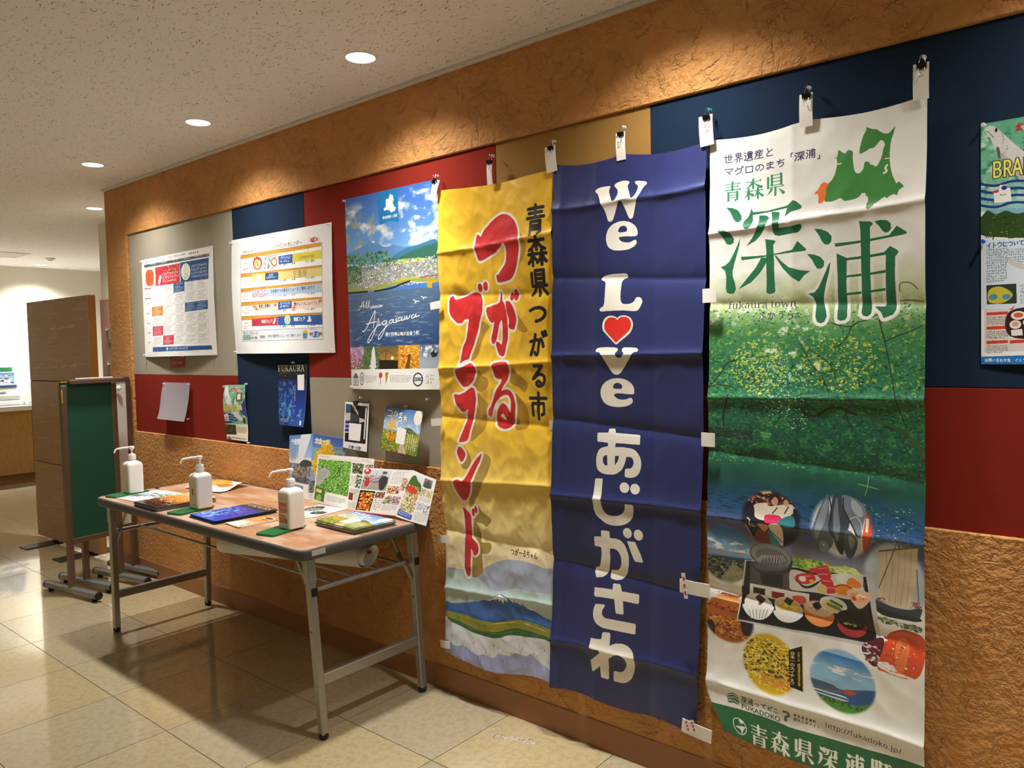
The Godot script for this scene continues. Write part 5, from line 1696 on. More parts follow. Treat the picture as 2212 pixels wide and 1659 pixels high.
	"bluepamphlet": ["330 400 #2f4fc0",
		"g #2a2e28 #1c2430 0 0 330 90",
		"g #2438a0 #2f50d0 0 90 330 310",
		"N 2 0.0180 4 0.00 0.35 #58b8f0 1.00 1.00 0 110 210 280",
		"N 3 0.0200 4 0.10 0.40 #a8d8f0 1.00 1.00 0 240 180 160",
		"N 5 0.0300 4 0.10 0.40 #1c2a60 1.00 1.00 150 90 180 200",
		"d 2 160 2 6 #5a5a44,#8a8a6c,#303028 r 0 0 330 80",
		"L #d8d4bc 60 6 52 serif 0.0 100 3 FUKAURA",
		"t #d8e4f4 12 1.5 200 140 14 1 0 100 うつのさわしまのうみ",
		"z #d8e4f4 1 1 150 270 90 12",
		"l #e8f0f8 3.0 60 220 80 280",
	],
	"orangeleaflet": ["200 330 #e8a058",
		"g #e08a3c #f0d8b8 0 0 200 330",
		"d 2 140 4 12 #fff4e4,#d8642c,#b83a24,#f0c890 r 0 140 200 190",
		"e #f0e4d4 120 44 60 34",
		"e #5a2a20 120 44 48 22",
		"q #c8342c 100 80 150 70 160 90 110 100",
		"z #7a2a1c 4 5 30 120 140 60",
		"q #f8ece0 20 210 120 200 140 300 20 320",
	],
	"photosheet": ["330 240 #f0eeec",
		"q #3a3a3e 20 30 120 20 150 90 60 130 20 110",
		"q #8a8a8c 60 70 160 60 180 100 90 140",
		"q #2a2a2e 180 120 280 100 300 150 210 170",
		"d 2 100 4 12 #6a6a6e,#b8b8ba,#4a4a50 r 20 30 270 150",
		"l #5a4a80 5.0 0 225 330 225",
	],
	"pinklabel": ["110 200 #e8dcc4",
		"p #d8806c 6 48 104 48 104 186 6 186",
		"z #2a2a28 1 3 14 16 62 14",
		"t #f4ece0 17 2.5 14 74 18 0 0 100 アルコール",
		"z #f0e0d0 1 1 12 104 70 8",
		"p #f0e8d8 8 118 84 118 84 130 8 130",
		"z #c05a48 1 1 14 120 64 8",
		"z #f0e0d0 2 1 12 138 60 18",
		"p #e8dcc8 84 112 104 112 104 152 84 152",
		"p #5a5048 88 158 102 158 102 182 88 182",
	],
	"beigelabel": ["80 200 #e2dcc8",
		"q #d05a4c 28 70 46 64 54 90 44 118 30 110",
		"z #d05a4c 1 1 24 124 32 10",
		"z #b8ac98 3 1 14 150 50 30",
	],
	"plainlabel": ["80 200 #e2dcc8",
		"z #cfc4ae 4 1 14 40 50 40",
		"z #c8bca6 3 4 14 140 50 30",
	],
	"screen": ["256 192 #c8d4e0",
		"g #6a94c4 #a8c4dc 0 0 256 90",
		"g #e0e4e8 #c8d0d8 0 90 256 70",
		"g #3a5a7c #2f4a6a 0 160 256 32",
		"d 2 60 8 26 #f0f0f0,#5a7a9c,#8a6a5c,#3a5a8c,#d8c0a0 r 10 20 236 130",
		"z #f4f4f4 2 1 60 30 120 36",
	],
}

# ------------------------------------------------------------------ drawing prints into images
var glyphs := {}
var fonts := {}
var ink: Image
var off := Vector2i.ZERO
var under: Array = []

func read_strokes() -> void:
	for line in GLYPHS.split("\n", false):
		var cut := line.find("|")
		var list := []
		for s in line.substr(cut + 1).split(";", false):
			var bent := s.begins_with("~")
			var v := s.trim_prefix("~").split_floats(" ", false)
			var pts := PackedVector2Array()
			for i in range(0, v.size() - 1, 2):
				pts.append(Vector2(v[i], v[i + 1]))
			list.append(smooth(pts, false) if bent else pts)
		glyphs[line.substr(0, cut)] = list
	for pair in ["がか", "ごこ", "じし", "でて", "どと", "グク", "ドト", "ブフ", "ベヘ", "ダタ"]:
		var made := []
		for s in glyphs[pair[1]]:
			var t := PackedVector2Array()
			for q in s:
				t.append(Vector2(q.x * 0.92, q.y * 0.94 + 6))
			made.append(t)
		made.append(PackedVector2Array([Vector2(77, 4), Vector2(84, 19)]))
		made.append(PackedVector2Array([Vector2(91, 0), Vector2(98, 15)]))
		glyphs[pair[0]] = made
	for pair in ["っつ", "ゃや", "ェエ", "ュユ", "ョヨ"]:
		var made := []
		for s in glyphs[pair[1]]:
			var t := PackedVector2Array()
			for q in s:
				t.append(Vector2(q.x * 0.7 + 12, q.y * 0.66 + 32))
			made.append(t)
		glyphs[pair[0]] = made

func smooth(p: PackedVector2Array, closed: bool) -> PackedVector2Array:
	var n := p.size()
	if n < 3:
		return p
	var out := PackedVector2Array()
	for i in (n if closed else n - 1):
		var a := p[(i - 1 + n) % n] if closed or i > 0 else p[0]
		var b := p[i]
		var c := p[(i + 1) % n]
		var d := p[(i + 2) % n] if closed or i < n - 2 else p[n - 1]
		for k in 5:
			out.append(b.cubic_interpolate(c, a, d, k / 5.0))
	if not closed:
		out.append(p[n - 1])
	return out

func fill(polys: Array, col: Color, alpha := 1.0) -> void:
	var lo := INF
	var hi := -INF
	for p in polys:
		for q: Vector2 in p:
			lo = minf(lo, q.y)
			hi = maxf(hi, q.y)
	lo -= off.y
	hi -= off.y
	for y in range(maxi(0, floori(lo)), mini(ink.get_height() - 1, ceili(hi)) + 1):
		var yy := y + off.y + 0.5
		var xs := PackedFloat32Array()
		for p: PackedVector2Array in polys:
			var n := p.size()
			for i in n:
				var a := p[i]
				var b := p[(i + 1) % n]
				if (a.y <= yy) != (b.y <= yy):
					xs.append(a.x + (yy - a.y) / (b.y - a.y) * (b.x - a.x))
		xs.sort()
		for i in range(0, xs.size() - 1, 2):
			var x0 := roundi(xs[i]) - off.x
			var x1 := roundi(xs[i + 1]) - off.x
			if alpha >= 1.0:
				if x1 > x0:
					ink.fill_rect(Rect2i(x0, y, x1 - x0, 1), col)
			else:
				for x in range(maxi(0, x0), mini(ink.get_width(), x1)):
					ink.set_pixel(x, y, ink.get_pixel(x, y).lerp(col, alpha))

func disc(c: Vector2, rx: float, ry: float, col: Color) -> void:
	for y in range(floori(c.y - ry), ceili(c.y + ry) + 1):
		var k := 1.0 - pow((y + 0.5 - c.y) / maxf(ry, 0.5), 2.0)
		if k > 0:
			var h := rx * sqrt(k)
			var x0 := roundi(c.x - h)
			ink.fill_rect(Rect2i(x0 - off.x, y - off.y, maxi(1, roundi(c.x + h) - x0), 1), col)

func line(p: PackedVector2Array, width: float, col: Color) -> void:
	var r := width / 2.0
	for i in p.size() - 1:
		var a := p[i]
		var b := p[i + 1]
		var n := (b - a).normalized().orthogonal() * r
		fill([PackedVector2Array([a + n, b + n, b - n, a - n])], col)
		if width > 2.5:
			disc(a, r, r, col)
			disc(b, r, r, col)

func brush(p: PackedVector2Array, thick: float, col: Color) -> void:
	# a Mincho stroke: level strokes thin with a wedge at their end, upright strokes thick, slanted strokes swelling
	var total := 0.0
	for i in p.size() - 1:
		total += p[i].distance_to(p[i + 1])
	var run := 0.0
	for i in p.size() - 1:
		var a := p[i]
		var b := p[i + 1]
		var d := b - a
		var up := absf(d.y) / maxf(d.length(), 0.01)
		var n := d.normalized().orthogonal()
		var t0 := run / total
		run += d.length()
		var t1 := run / total
		if up < 0.25:
			var r := maxf(thick * 0.19, 1.3)
			fill([PackedVector2Array([a + n * r, b + n * r, b - n * r, a - n * r])], col)
			if i == p.size() - 2 or p.size() > 2 and p.size() < 6:
				fill([PackedVector2Array([b + Vector2(-thick * 1.0, r), b + Vector2(-thick * 0.3, -thick * 0.75), b + Vector2(thick * 0.45, r)])], col)
		else:
			var bent := p.size() > 6 or p.size() == 2 and up < 0.95
			var r0 := thick * 0.5
			var r1 := thick * 0.5
			if bent:
				var away := p[p.size() - 1].x < p[0].x
				r0 = thick * (lerpf(0.62, 0.08, t0) if away else lerpf(0.1, 0.68, t0))
				r1 = thick * (lerpf(0.62, 0.08, t1) if away else lerpf(0.1, 0.68, t1))
			fill([PackedVector2Array([a + n * r0, b + n * r1, b - n * r1, a - n * r0])], col)
			disc(b, r1, r1, col)
			disc(a, r0, r0, col)

func letter(ch: String, at: Vector2, size: Vector2, weight: float, col: Color, mincho: bool) -> void:
	if not glyphs.has(ch):
		return
	for s: PackedVector2Array in glyphs[ch]:
		var t := PackedVector2Array()
		for q in s:
			t.append(at + q * size / 100.0)
		if mincho:
			brush(t, weight, col)
		else:
			line(t, weight, col)

func latin(text: String, at: Vector2, size: float, face: String, grow: float, sx: float, gap: float, col: Color) -> void:
	if not fonts.has(face):
		var f := SystemFont.new()
		f.font_names = PackedStringArray(["Droid Serif" if face == "serif" else "Droid Sans"])
		fonts[face] = f
	var rid: RID = fonts[face].get_rids()[0]
	var ts := TextServerManager.get_primary_interface()
	var x := at.x
	if sx < 0.0:
		var wide := 0.0
		for i in text.length():
			wide += ts.font_get_glyph_advance(rid, 100, ts.font_get_glyph_index(rid, 100, text.unicode_at(i), 0)).x
		sx = gap / (wide * size / 100.0)
		gap = 0.0
	for i in text.length():
		var g := ts.font_get_glyph_index(rid, 100, text.unicode_at(i), 0)
		var c := ts.font_get_glyph_contours(rid, 100, g)
		var polys := []
		var first := 0
		if c.has("contours"):
			for last: int in c["contours"]:
				var raw: Array = []
				for j in range(first, last + 1):
					raw.append(c["points"][j])
				first = last + 1
				var poly := PackedVector2Array()
				var n := raw.size()
				for j in n:
					var q: Vector3 = raw[j]
					var nx: Vector3 = raw[(j + 1) % n]
					var pv: Vector3 = raw[(j + n - 1) % n]
					if q.z > 0.5 and q.z < 1.5:
						poly.append(Vector2(q.x, q.y))
					else:
						var a := Vector2(pv.x, pv.y) if pv.z == 1.0 else Vector2(pv.x + q.x, pv.y + q.y) / 2.0
						var b := Vector2(nx.x, nx.y) if nx.z == 1.0 else Vector2(nx.x + q.x, nx.y + q.y) / 2.0
						var m := Vector2(q.x, q.y)
						for k in 5:
							var t := k / 5.0
							poly.append(a.lerp(m, t).lerp(m.lerp(b, t), t))
						poly.append(b)
				var placed := PackedVector2Array()
				for q in poly:
					placed.append(Vector2(x + q.x * size / 100.0 * sx, at.y + q.y * size / 100.0))
				polys.append(placed)
			fill(polys, col)
			if grow > 0:
				for p: PackedVector2Array in polys:
					p.append(p[0])
					line(p, grow * 2.0, col)
		x += ts.font_get_glyph_advance(rid, 100, g).x * size / 100.0 * sx + gap

func pts(words: PackedStringArray, from: int) -> PackedVector2Array:
	var out := PackedVector2Array()
	for i in range(from, words.size() - 1, 2):
		out.append(Vector2(words[i].to_float(), words[i + 1].to_float()))
	return out

func paint(called: String) -> Image:
	var ops: Array = PRINTS[called]
	var head: PackedStringArray = ops[0].split(" ")
	ink = Image.create(head[0].to_int(), head[1].to_int(), false, Image.FORMAT_RGB8)
	ink.fill(Color(head[2]))
	off = Vector2i.ZERO
	var rng := RandomNumberGenerator.new()
	var soft := []
	for k in range(1, ops.size()):
		var w: PackedStringArray = ops[k].split(" ", false)
		match w[0]:
			"p": fill([pts(w, 2)], Color(w[1]))
			"q": fill([smooth(pts(w, 2), true)], Color(w[1]))
			"P": fill([smooth(pts(w, 3), true)], Color(w[2]), w[1].to_float())
			"o":
				var o := smooth(pts(w, 3), true)
				fill([o], Color(w[1]))
				o.append(o[0])
				line(o, w[2].to_float() * 2.0, Color(w[1]))
			"l": line(pts(w, 3), w[2].to_float(), Color(w[1]))
			"c": line(smooth(pts(w, 3), false), w[2].to_float(), Color(w[1]))
			"e": disc(Vector2(w[2].to_float(), w[3].to_float()), w[4].to_float(), w[5].to_float(), Color(w[1]))
			"g":
				var h := w[6].to_int()
				for y in h:
					ink.fill_rect(Rect2i(w[3].to_int() - off.x, w[4].to_int() + y - off.y, w[5].to_int(), 1), Color(w[1]).lerp(Color(w[2]), y / float(h)))
			"N":
				var noise := FastNoiseLite.new()
				noise.seed = w[1].to_int()
				noise.frequency = w[2].to_float()
				noise.fractal_octaves = w[3].to_int()
				var lo := w[4].to_float()
				var hi := w[5].to_float()
				var col := Color(w[6])
				var x0 := w[9].to_int()
				var y0 := w[10].to_int()
				var ww := w[11].to_int()
				var hh := w[12].to_int()
				var edge := minf(ww, hh) * 0.16
				for y in range(maxi(y0, off.y), mini(y0 + hh, ink.get_height() + off.y)):
					for x in range(maxi(x0, off.x), mini(x0 + ww, ink.get_width() + off.x)):
						var a := smoothstep(lo, hi, noise.get_noise_2d(x * w[7].to_float(), y * w[8].to_float()))
						if a > 0.01:
							var e := minf(minf(x - x0 if x0 > 2 else 999, x0 + ww - x if x0 + ww < ink.get_width() + off.x - 2 else 999), minf(y - y0, y0 + hh - y))
							a *= minf(1.0, e / edge)
							ink.set_pixel(x - off.x, y - off.y, ink.get_pixel(x - off.x, y - off.y).lerp(col, a))
			"d":
				rng.seed = w[1].to_int()
				var cols := w[5].split(",")
				var rect := Rect2(w[7].to_float(), w[8].to_float(), w[9].to_float(), w[10].to_float())
				for i in w[2].to_int():
					var q := Vector2(rng.randf(), rng.randf())
					if w[6] == "e" and (q - Vector2(0.5, 0.5)).length() > 0.5:
						continue
					var s := rng.randf_range(w[3].to_float(), w[4].to_float())
					disc(rect.position + q * rect.size, s * rng.randf_range(0.4, 0.9), s * rng.randf_range(0.3, 0.6), Color(cols[rng.randi() % cols.size()]))
			"z":
				rng.seed = w[3].to_int()
				var rows := w[2].to_int()
				var lh := w[7].to_float() / rows
				for r in rows:
					var x := w[4].to_float()
					var stop := x + w[6].to_float() * (1.0 if r < rows - 1 else rng.randf_range(0.6, 1.0))
					var y := w[5].to_float() + r * lh
					var s := lh * 0.72
					while x < stop:
						for i in 3:
							var ax := x + rng.randf() * s * 0.8
							var ay := y + rng.randf() * s
							if rng.randf() < 0.5:
								ink.fill_rect(Rect2i(roundi(x) - off.x, roundi(ay) - off.y, maxi(1, roundi(s * 0.8)), maxi(1, roundi(s * 0.13))), Color(w[1]))
							else:
								ink.fill_rect(Rect2i(roundi(ax) - off.x, roundi(y) - off.y, maxi(1, roundi(s * 0.13)), maxi(1, roundi(s))), Color(w[1]))
						x += s * 1.05
			"t":
				var at := Vector2(w[4].to_float(), w[5].to_float())
				var size := w[2].to_float()
				var text := w[10] if w.size() > 10 else ""
				for i in text.length():
					letter(text[i], at, Vector2(size * w[9].to_float() / 100.0, size), w[3].to_float(), Color(w[1]), w[8] == "1")
					at += Vector2(0, w[6].to_float()) if w[7] == "1" else Vector2(w[6].to_float(), 0)
			"L":
				latin(" ".join(w.slice(9)), Vector2(w[3].to_float(), w[4].to_float()), w[2].to_float(), w[5], w[6].to_float(), w[7].to_float() / 100.0, w[8].to_float(), Color(w[1]))
			"B":
				soft = [ink, w]
				off = Vector2i(w[1].to_int() - w[3].to_int(), w[2].to_int() - w[4].to_int())
				ink = Image.create(w[3].to_int() * 2, w[4].to_int() * 2, false, Image.FORMAT_RGBA8)
			"E":
				var inside := w[0] == "E"
				var s: PackedStringArray = soft[1]
				var size := Vector2(ink.get_size()) / 2.0
				for y in ink.get_height():
					for x in ink.get_width():
						var r := ((Vector2(x, y) - size) / size).length()
						var a := 1.0 - smoothstep(s[5].to_float(), 1.0, r) if inside else 1.0
						var px := off + Vector2i(x, y)
						if a > 0.004 and px.x >= 0 and px.y >= 0 and px.x < soft[0].get_width() and px.y < soft[0].get_height():
							soft[0].set_pixelv(px, soft[0].get_pixelv(px).lerp(ink.get_pixel(x, y), a))
				ink = soft[0]
				off = Vector2i.ZERO
	return ink


# ------------------------------------------------------------------ sheets of paper and cloth
func sheet(c: Array, nu: int, nv: int, bulge: Callable, front: Material, back: Material, thick := 0.0006) -> ArrayMesh:
	# c: four corners, upper left first, clockwise as one looks at the front
	var P := func(u: float, v: float) -> Vector3:
		var a: Vector3 = (c[0] as Vector3).lerp(c[1], u)
		var b: Vector3 = (c[3] as Vector3).lerp(c[2], u)
		return a.lerp(b, v) + bulge.call(u, v)
	var pos := []
	var nor := []
	for j in nv + 1:
		var rp := []
		var rn := []
		for i in nu + 1:
			var u := i / float(nu)
			var v := j / float(nv)
			var e := 0.004
			var du: Vector3 = P.call(minf(u + e, 1.0), v) - P.call(maxf(u - e, 0.0), v)
			var dv: Vector3 = P.call(u, minf(v + e, 1.0)) - P.call(u, maxf(v - e, 0.0))
			rp.append(P.call(u, v))
			rn.append(dv.cross(du).normalized())
		pos.append(rp)
		nor.append(rn)
	var f := M.new()
	var b := M.new()
	for j in nv:
		for i in nu:
			var q := [[j, i], [j, i + 1], [j + 1, i + 1], [j + 1, i]]
			var p := []
			var n := []
			var t := []
			for k in q:
				p.append(pos[k[0]][k[1]])
				n.append(nor[k[0]][k[1]])
				t.append(Vector2(k[1] / float(nu), k[0] / float(nv)))
			f.tri(p[0], p[1], p[2], n[0], n[1], n[2], t[0], t[1], t[2])
			f.tri(p[0], p[2], p[3], n[0], n[2], n[3], t[0], t[2], t[3])
			if thick > 0.0:
				for k in 4:
					p[k] -= n[k] * thick
				b.tri(p[0], p[1], p[2], -n[0], -n[1], -n[2])
				b.tri(p[0], p[2], p[3], -n[0], -n[2], -n[3])
	var mesh := f.mesh(front)
	if thick > 0.0:
		for side in 4:
			var steps := nu if side % 2 == 0 else nv
			for k in steps:
				var a: Array = [[0, k], [k, nu], [nv, k], [k, 0]][side]
				var d: Array = [[0, k + 1], [k + 1, nu], [nv, k + 1], [k + 1, 0]][side]
				var p0: Vector3 = pos[a[0]][a[1]]
				var p1: Vector3 = pos[d[0]][d[1]]
				var m0: Vector3 = nor[a[0]][a[1]] * thick
				var m1: Vector3 = nor[d[0]][d[1]] * thick
				var out := (p1 - p0).cross(m0).normalized() * (1.0 if side == 0 or side == 1 else -1.0)
				b.quad(p0, p1, p1 - m1, p0 - m0, out)
		b.into(mesh, back)
	return mesh

var mats := {}
func paper(called: String, rough := 0.5) -> StandardMaterial3D:
	if not mats.has(called):
		mats[called] = mat("ffffff", rough, 0.0, paint(called))
	return mats[called]

func flat(_u: float, _v: float) -> Vector3:
	return Vector3.ZERO

func cloth(img: Image, corners: Array, folds: Array, uprights: Array, crumple: float, seed_: int, hem: Callable) -> Array:
	# a hanging banner: crease lines from having been folded, soft pleats, crumples; two surfaces because the print is taller than one texture may be
	var rough := noise_of(seed_, 2.2, 2)
	rough.fractal_type = FastNoiseLite.FRACTAL_RIDGED
	var soft := noise_of(seed_ + 1, 1.4, 2)
	var Z := func(u: float, v: float) -> Vector3:
		var z := 0.020 + 0.006 * soft.get_noise_2d(u * 0.55, v * 1.78)
		for i in folds.size():
			var d: float = v - folds[i] - 0.012 * (u - 0.5) * (1.0 if i % 2 else -1.0)
			var s := -1.0 if i % 2 else 1.0
			z += s * (0.0070 * exp(-absf(d) * 42.0) + 0.0042 * exp(-absf(d) * 170.0))
			z += 0.0016 * exp(-absf(d) * 260.0)
		for i in uprights.size():
			var d: float = u - uprights[i]
			z += (-1.0 if i % 2 else 1.0) * 0.005 * exp(-absf(d) * 22.0)
		z += crumple * (rough.get_noise_2d(u * 0.9 + 0.35 * v, v * 2.4 - 0.2 * u) * 0.6 + 0.4 * rough.get_noise_2d(u * 2.2 - 0.5 * v + 7.0, v * 4.4 + 3.0))
		var h: Vector3 = hem.call(u, v)
		return Vector3(h.x, h.y, z + h.z)
	var w := img.get_width()
	var h := img.get_height()
	var out := []
	for half in 2:
		var sub := img.get_region(Rect2i(0, h / 2 * half, w, h / 2))
		var m := mat("ffffff", 0.43, 0.0, sub)
		m.rim_enabled = true
		m.rim = 0.25
		m.rim_tint = 0.5
		out.append(m)
	var full := M.new()
	var low := M.new()
	var nu := 80
	var nv := 320
	var P := func(u: float, v: float) -> Vector3:
		var a: Vector2 = (corners[0] as Vector2).lerp(corners[1], u)
		var b: Vector2 = (corners[3] as Vector2).lerp(corners[2], u)
		var q := a.lerp(b, v)
		return Vector3(q.x, q.y, 0) + Z.call(u, v)
	var pos := []
	for j in nv + 1:
		var row := []
		for i in nu + 1:
			row.append(P.call(i / float(nu), j / float(nv)))
		pos.append(row)
	var nrm := func(j: int, i: int) -> Vector3:
		var du: Vector3 = pos[j][mini(i + 1, nu)] - pos[j][maxi(i - 1, 0)]
		var dv: Vector3 = pos[mini(j + 1, nv)][i] - pos[maxi(j - 1, 0)][i]
		return dv.cross(du).normalized()
	for j in nv:
		var into := full if j < nv / 2 else low
		for i in nu:
			var p := []
			var n := []
			var t := []
			for k in [[j, i], [j, i + 1], [j + 1, i + 1], [j + 1, i]]:
				p.append(pos[k[0]][k[1]])
				n.append(nrm.call(k[0], k[1]))
				t.append(Vector2(k[1] / float(nu), (k[0] - (0 if j < nv / 2 else nv / 2)) / float(nv / 2)))
			into.tri(p[0], p[1], p[2], n[0], n[1], n[2], t[0], t[1], t[2])
			into.tri(p[0], p[2], p[3], n[0], n[2], n[3], t[0], t[2], t[3])
	var mesh := full.mesh(out[0])
	low.into(mesh, out[1])
	return [mesh, P]

# ------------------------------------------------------------------ small repeated things
var clear_plastic: StandardMaterial3D
var black_steel: StandardMaterial3D
var chrome: StandardMaterial3D
var white_cloth: StandardMaterial3D
var pin_mesh: ArrayMesh

func pin(at: Vector3, label: String, colour: StandardMaterial3D = null) -> void:
	var m := M.new()
	var b := Basis(Vector3.RIGHT, PI / 2)
	m.lathe(at + Vector3(0, 0, -0.006), b, [Vector2(0.0007, -0.006), Vector2(0.0007, 0.005), Vector2(0.0045, 0.005), Vector2(0.0048, 0.0065), Vector2(0.0026, 0.008), Vector2(0.0024, 0.013), Vector2(0.0042, 0.0145), Vector2(0.0045, 0.016), Vector2(0.0036, 0.0172), Vector2(0, 0.0175)], 14)
	solo("push_pin", m.mesh(colour if colour else clear_plastic), label, "push pin", Vector3.ZERO, "push pins on the pin boards")

func clip(at: Vector3, wide: float, label: String, lean := 0.0) -> void:
	var t := thing("binder_clip", label, "binder clip", at, "black binder clips")
	t.rotation.z = lean
	var h := wide * 0.62
	var m := M.new()
	var prof := [Vector2(-0.0015, -h * 0.5), Vector2(0.0015, -h * 0.5), Vector2(wide * 0.3, h * 0.5), Vector2(-wide * 0.3, h * 0.5)]
	var rings := []
	for sx in [-1.0, 1.0]:
		var r := []
		for q: Vector2 in prof:
			r.append(Vector3(sx * wide / 2, q.y, q.x))
		rings.append(r)
	var mid := Vector3.ZERO
	for k in 4:
		var a: Vector3 = rings[0][k]
		var b: Vector3 = rings[0][(k + 1) % 4]
		var c: Vector3 = rings[1][(k + 1) % 4]
		var d: Vector3 = rings[1][k]
		var nn := (b - a).cross(c - a).normalized()
		if nn.dot((a + b + c + d) / 4.0 - mid) < 0.0:
			nn = -nn
		m.quad(a, b, c, d, nn)
	m.quad(rings[0][0], rings[0][1], rings[0][2], rings[0][3], Vector3.LEFT)
	m.quad(rings[1][0], rings[1][1], rings[1][2], rings[1][3], Vector3.RIGHT)
	part(t, "clip_body", m.mesh(black_steel))
	for s in [-1.0, 1.0]:
		var w := M.new()
		var y0: float = -h * 0.4
		var zz: float = 0.003 if s < 0 else -wide * 0.22
		var dirn := -1.0 if s < 0 else 1.0
		var ys: float = (y0 if s < 0 else h * 0.5)
		var lp := []
		for q in [[-0.32, 0.0], [-0.3, 0.5], [-0.16, 0.85], [-0.2, 1.1], [0.0, 1.22], [0.2, 1.1], [0.16, 0.85], [0.3, 0.5], [0.32, 0.0]]:
			lp.append(Vector3(q[0] * wide, ys + dirn * q[1] * wide * 0.85, zz + (0.004 if s < 0 else 0.0) * q[1]))
		w.tube(lp, 0.0009, 8)
		part(t, "wire_handle", w.mesh(chrome))

func strip(parent: Node3D, called: String, at: Vector3, w: float, h: float, lift: float, lean := 0.0) -> void:
	# a folded cloth loop: two layers of tape with a soft bend
	var c := [Vector3(-w / 2, h / 2, 0), Vector3(w / 2, h / 2, 0), Vector3(w / 2, -h / 2, 0), Vector3(-w / 2, -h / 2, 0)]
	var b := func(u: float, v: float) -> Vector3: return Vector3(0, 0, lift * sin(PI * (v if h > w else u)))
	var o := part(parent, called, sheet(c, 6, 6, b, white_cloth, white_cloth, 0.0025))
	o.position = at
	o.rotation.z = lean

func _ready() -> void:
	# ---------------------------------------------------------- camera, surroundings, lights, exposure
	var cam := Camera3D.new()
	cam.name = "camera"
	cam.position = Vector3(3.6211, 1.35, 2.0877)
	cam.basis = Basis.from_euler(Vector3(-0.04868, 0.70309, -0.02116), EULER_ORDER_YXZ)
	cam.fov = 53.064
	cam.near = 0.05
	cam.far = 60.0
	add_child(cam)
	cam.current = true
	var we := WorldEnvironment.new()
	we.name = "surroundings"
	var env := Environment.new()
	env.background_mode = Environment.BG_COLOR
	env.background_color = Color(0, 0, 0)
	env.tonemap_mode = Environment.TONE_MAPPER_LINEAR
	env.tonemap_exposure = 1.0
	env.sdfgi_enabled = true
	env.ssao_enabled = true
	env.ssil_enabled = true
	we.environment = env
	add_child(we)
	const LAMP := Color(1.0, 0.993, 0.975)
	var lamps := [
		# x, z, energy, words
		[-0.838, 0.312, 1.0, "recessed round downlight above the menu posters, farthest of the wall row"],
		[0.293, 0.305, 1.0, "recessed round downlight above the red felt panel, middle of the wall row"],
		[1.430, 0.296, 1.0, "recessed round downlight nearest the camera, largest in the ceiling"],
		[2.565, 0.296, 1.0, "recessed round downlight above the navy banner, out of frame"],
		[3.700, 0.296, 1.0, "recessed round downlight at the right end of the wall, out of frame"],
		[-2.155, -0.209, 1.3, "recessed round downlight just left of the orange wall corner"],
		[-6.096, -1.171, 2.4, "small far downlight close to the white end wall"],
		[-6.05, 0.25, 2.4, "added fill downlight over the counter, out of frame"],  # unseen lamp, added to brighten the far end wall
		[-4.2, 2.3, 2.6, "added fill downlight over the far walkway, out of frame"],  # added to lift the dim left background, never in view
		[-4.6, -2.6, 2.2, "added fill downlight hidden in the side passage behind the white wall"],  # added for ambient light at far left, hidden by the wall
		[-1.6, 2.6, 0.4, "added fill downlight over the walkway, out of frame"],  # general fill for the room side, an added unseen lamp
		[1.0, 2.9, 0.4, "added fill downlight behind the viewer, out of frame"],  # added fill on surfaces facing the room, lamp stays unseen
		[3.6, 3.1, 0.5, "added fill downlight to the right behind the viewer, out of frame"],  # last of the added fill lamps, outside the view
	]
	var ring_mat := mat("efeae0", 0.4)
	var glow := mat("ffffff", 0.5)
	glow.emission_enabled = true
	glow.emission = LAMP
	glow.emission_energy_multiplier = 6.0
	for l in lamps:
		var t := thing("downlight", l[3], "downlight", Vector3(l[0], CEIL, l[1]), "ceiling downlights")
		var m := M.new()
		m.lathe(Vector3.ZERO, Basis.IDENTITY, [Vector2(0.050, 0.012), Vector2(0.050, -0.001), Vector2(0.053, -0.004), Vector2(0.058, -0.003), Vector2(0.060, 0.0), Vector2(0.060, 0.002)], 36)
		part(t, "trim_ring", m.mesh(ring_mat))
		var d := M.new()
		d.lathe(Vector3.ZERO, Basis.IDENTITY, [Vector2(0, -0.0015), Vector2(0.0495, -0.0015)], 36)
		part(t, "lamp_face", d.mesh(glow), "bright white diffuser")
		# the reflector throws a beam straight down, the diffuser spills the rest
		for beam in 2:
			var s := SpotLight3D.new()
			s.name = "lamp_beam" if beam else "lamp_spill"
			s.light_color = LAMP
			s.light_energy = l[2] * (2.1 if beam else 1.35)
			s.light_size = 0.05
			s.spot_angle = 37.0 if beam else 68.0
			s.spot_angle_attenuation = 1.0
			s.spot_range = 12.0
			s.spot_attenuation = 2.0
			s.shadow_enabled = true
			s.rotation.x = -PI / 2
			s.position.y = -0.012
			t.add_child(s)

	# ---------------------------------------------------------- materials
	read_strokes()
	var plaster := plaster_height()
	var orange := relief(world_tex(mat("c98f50", 0.75), 0.92), plaster, 3.0)
	orange.albedo_texture = ImageTexture.create_from_image(grain_image(256, 256, [Color("fff4e8"), Color("ffffff"), Color("f4e6d4")], 1, 1, 5, 0.02, 0.9))
	var skirting := world_tex(mat("9c6840", 0.5), 2.0)
	var felt_grain := grain_image(256, 256, [Color(0.2, 0.2, 0.2), Color(0.8, 0.8, 0.8)], 1, 1, 9, 0.25, 1.2)
	var felt := {}
	for f in [["grey", "a49c8a"], ["navy", "1e2e43"], ["red", "882a1e"], ["gold", "a47c44"]]:
		var fm := relief(world_tex(mat(f[1], 0.85), 7.0), felt_grain, 0.05)
		fm.metallic_specular = 0.2
		felt[f[0]] = fm
	var cream := mat("e6dfcd", 0.8)
	var ceil_img := ceiling_images()
	var ceil_mat := relief(world_tex(mat("ffffff", 0.9), 0.78), ceil_img[1], 0.15)
	ceil_mat.albedo_texture = ImageTexture.create_from_image(ceil_img[0])
	var tile_img := grain_image(512, 512, [Color("e6e0d2"), Color("f0ebe0"), Color("fbf8f0"), Color("eae4d6")], 1, 1, 3, 0.05, 0.7)
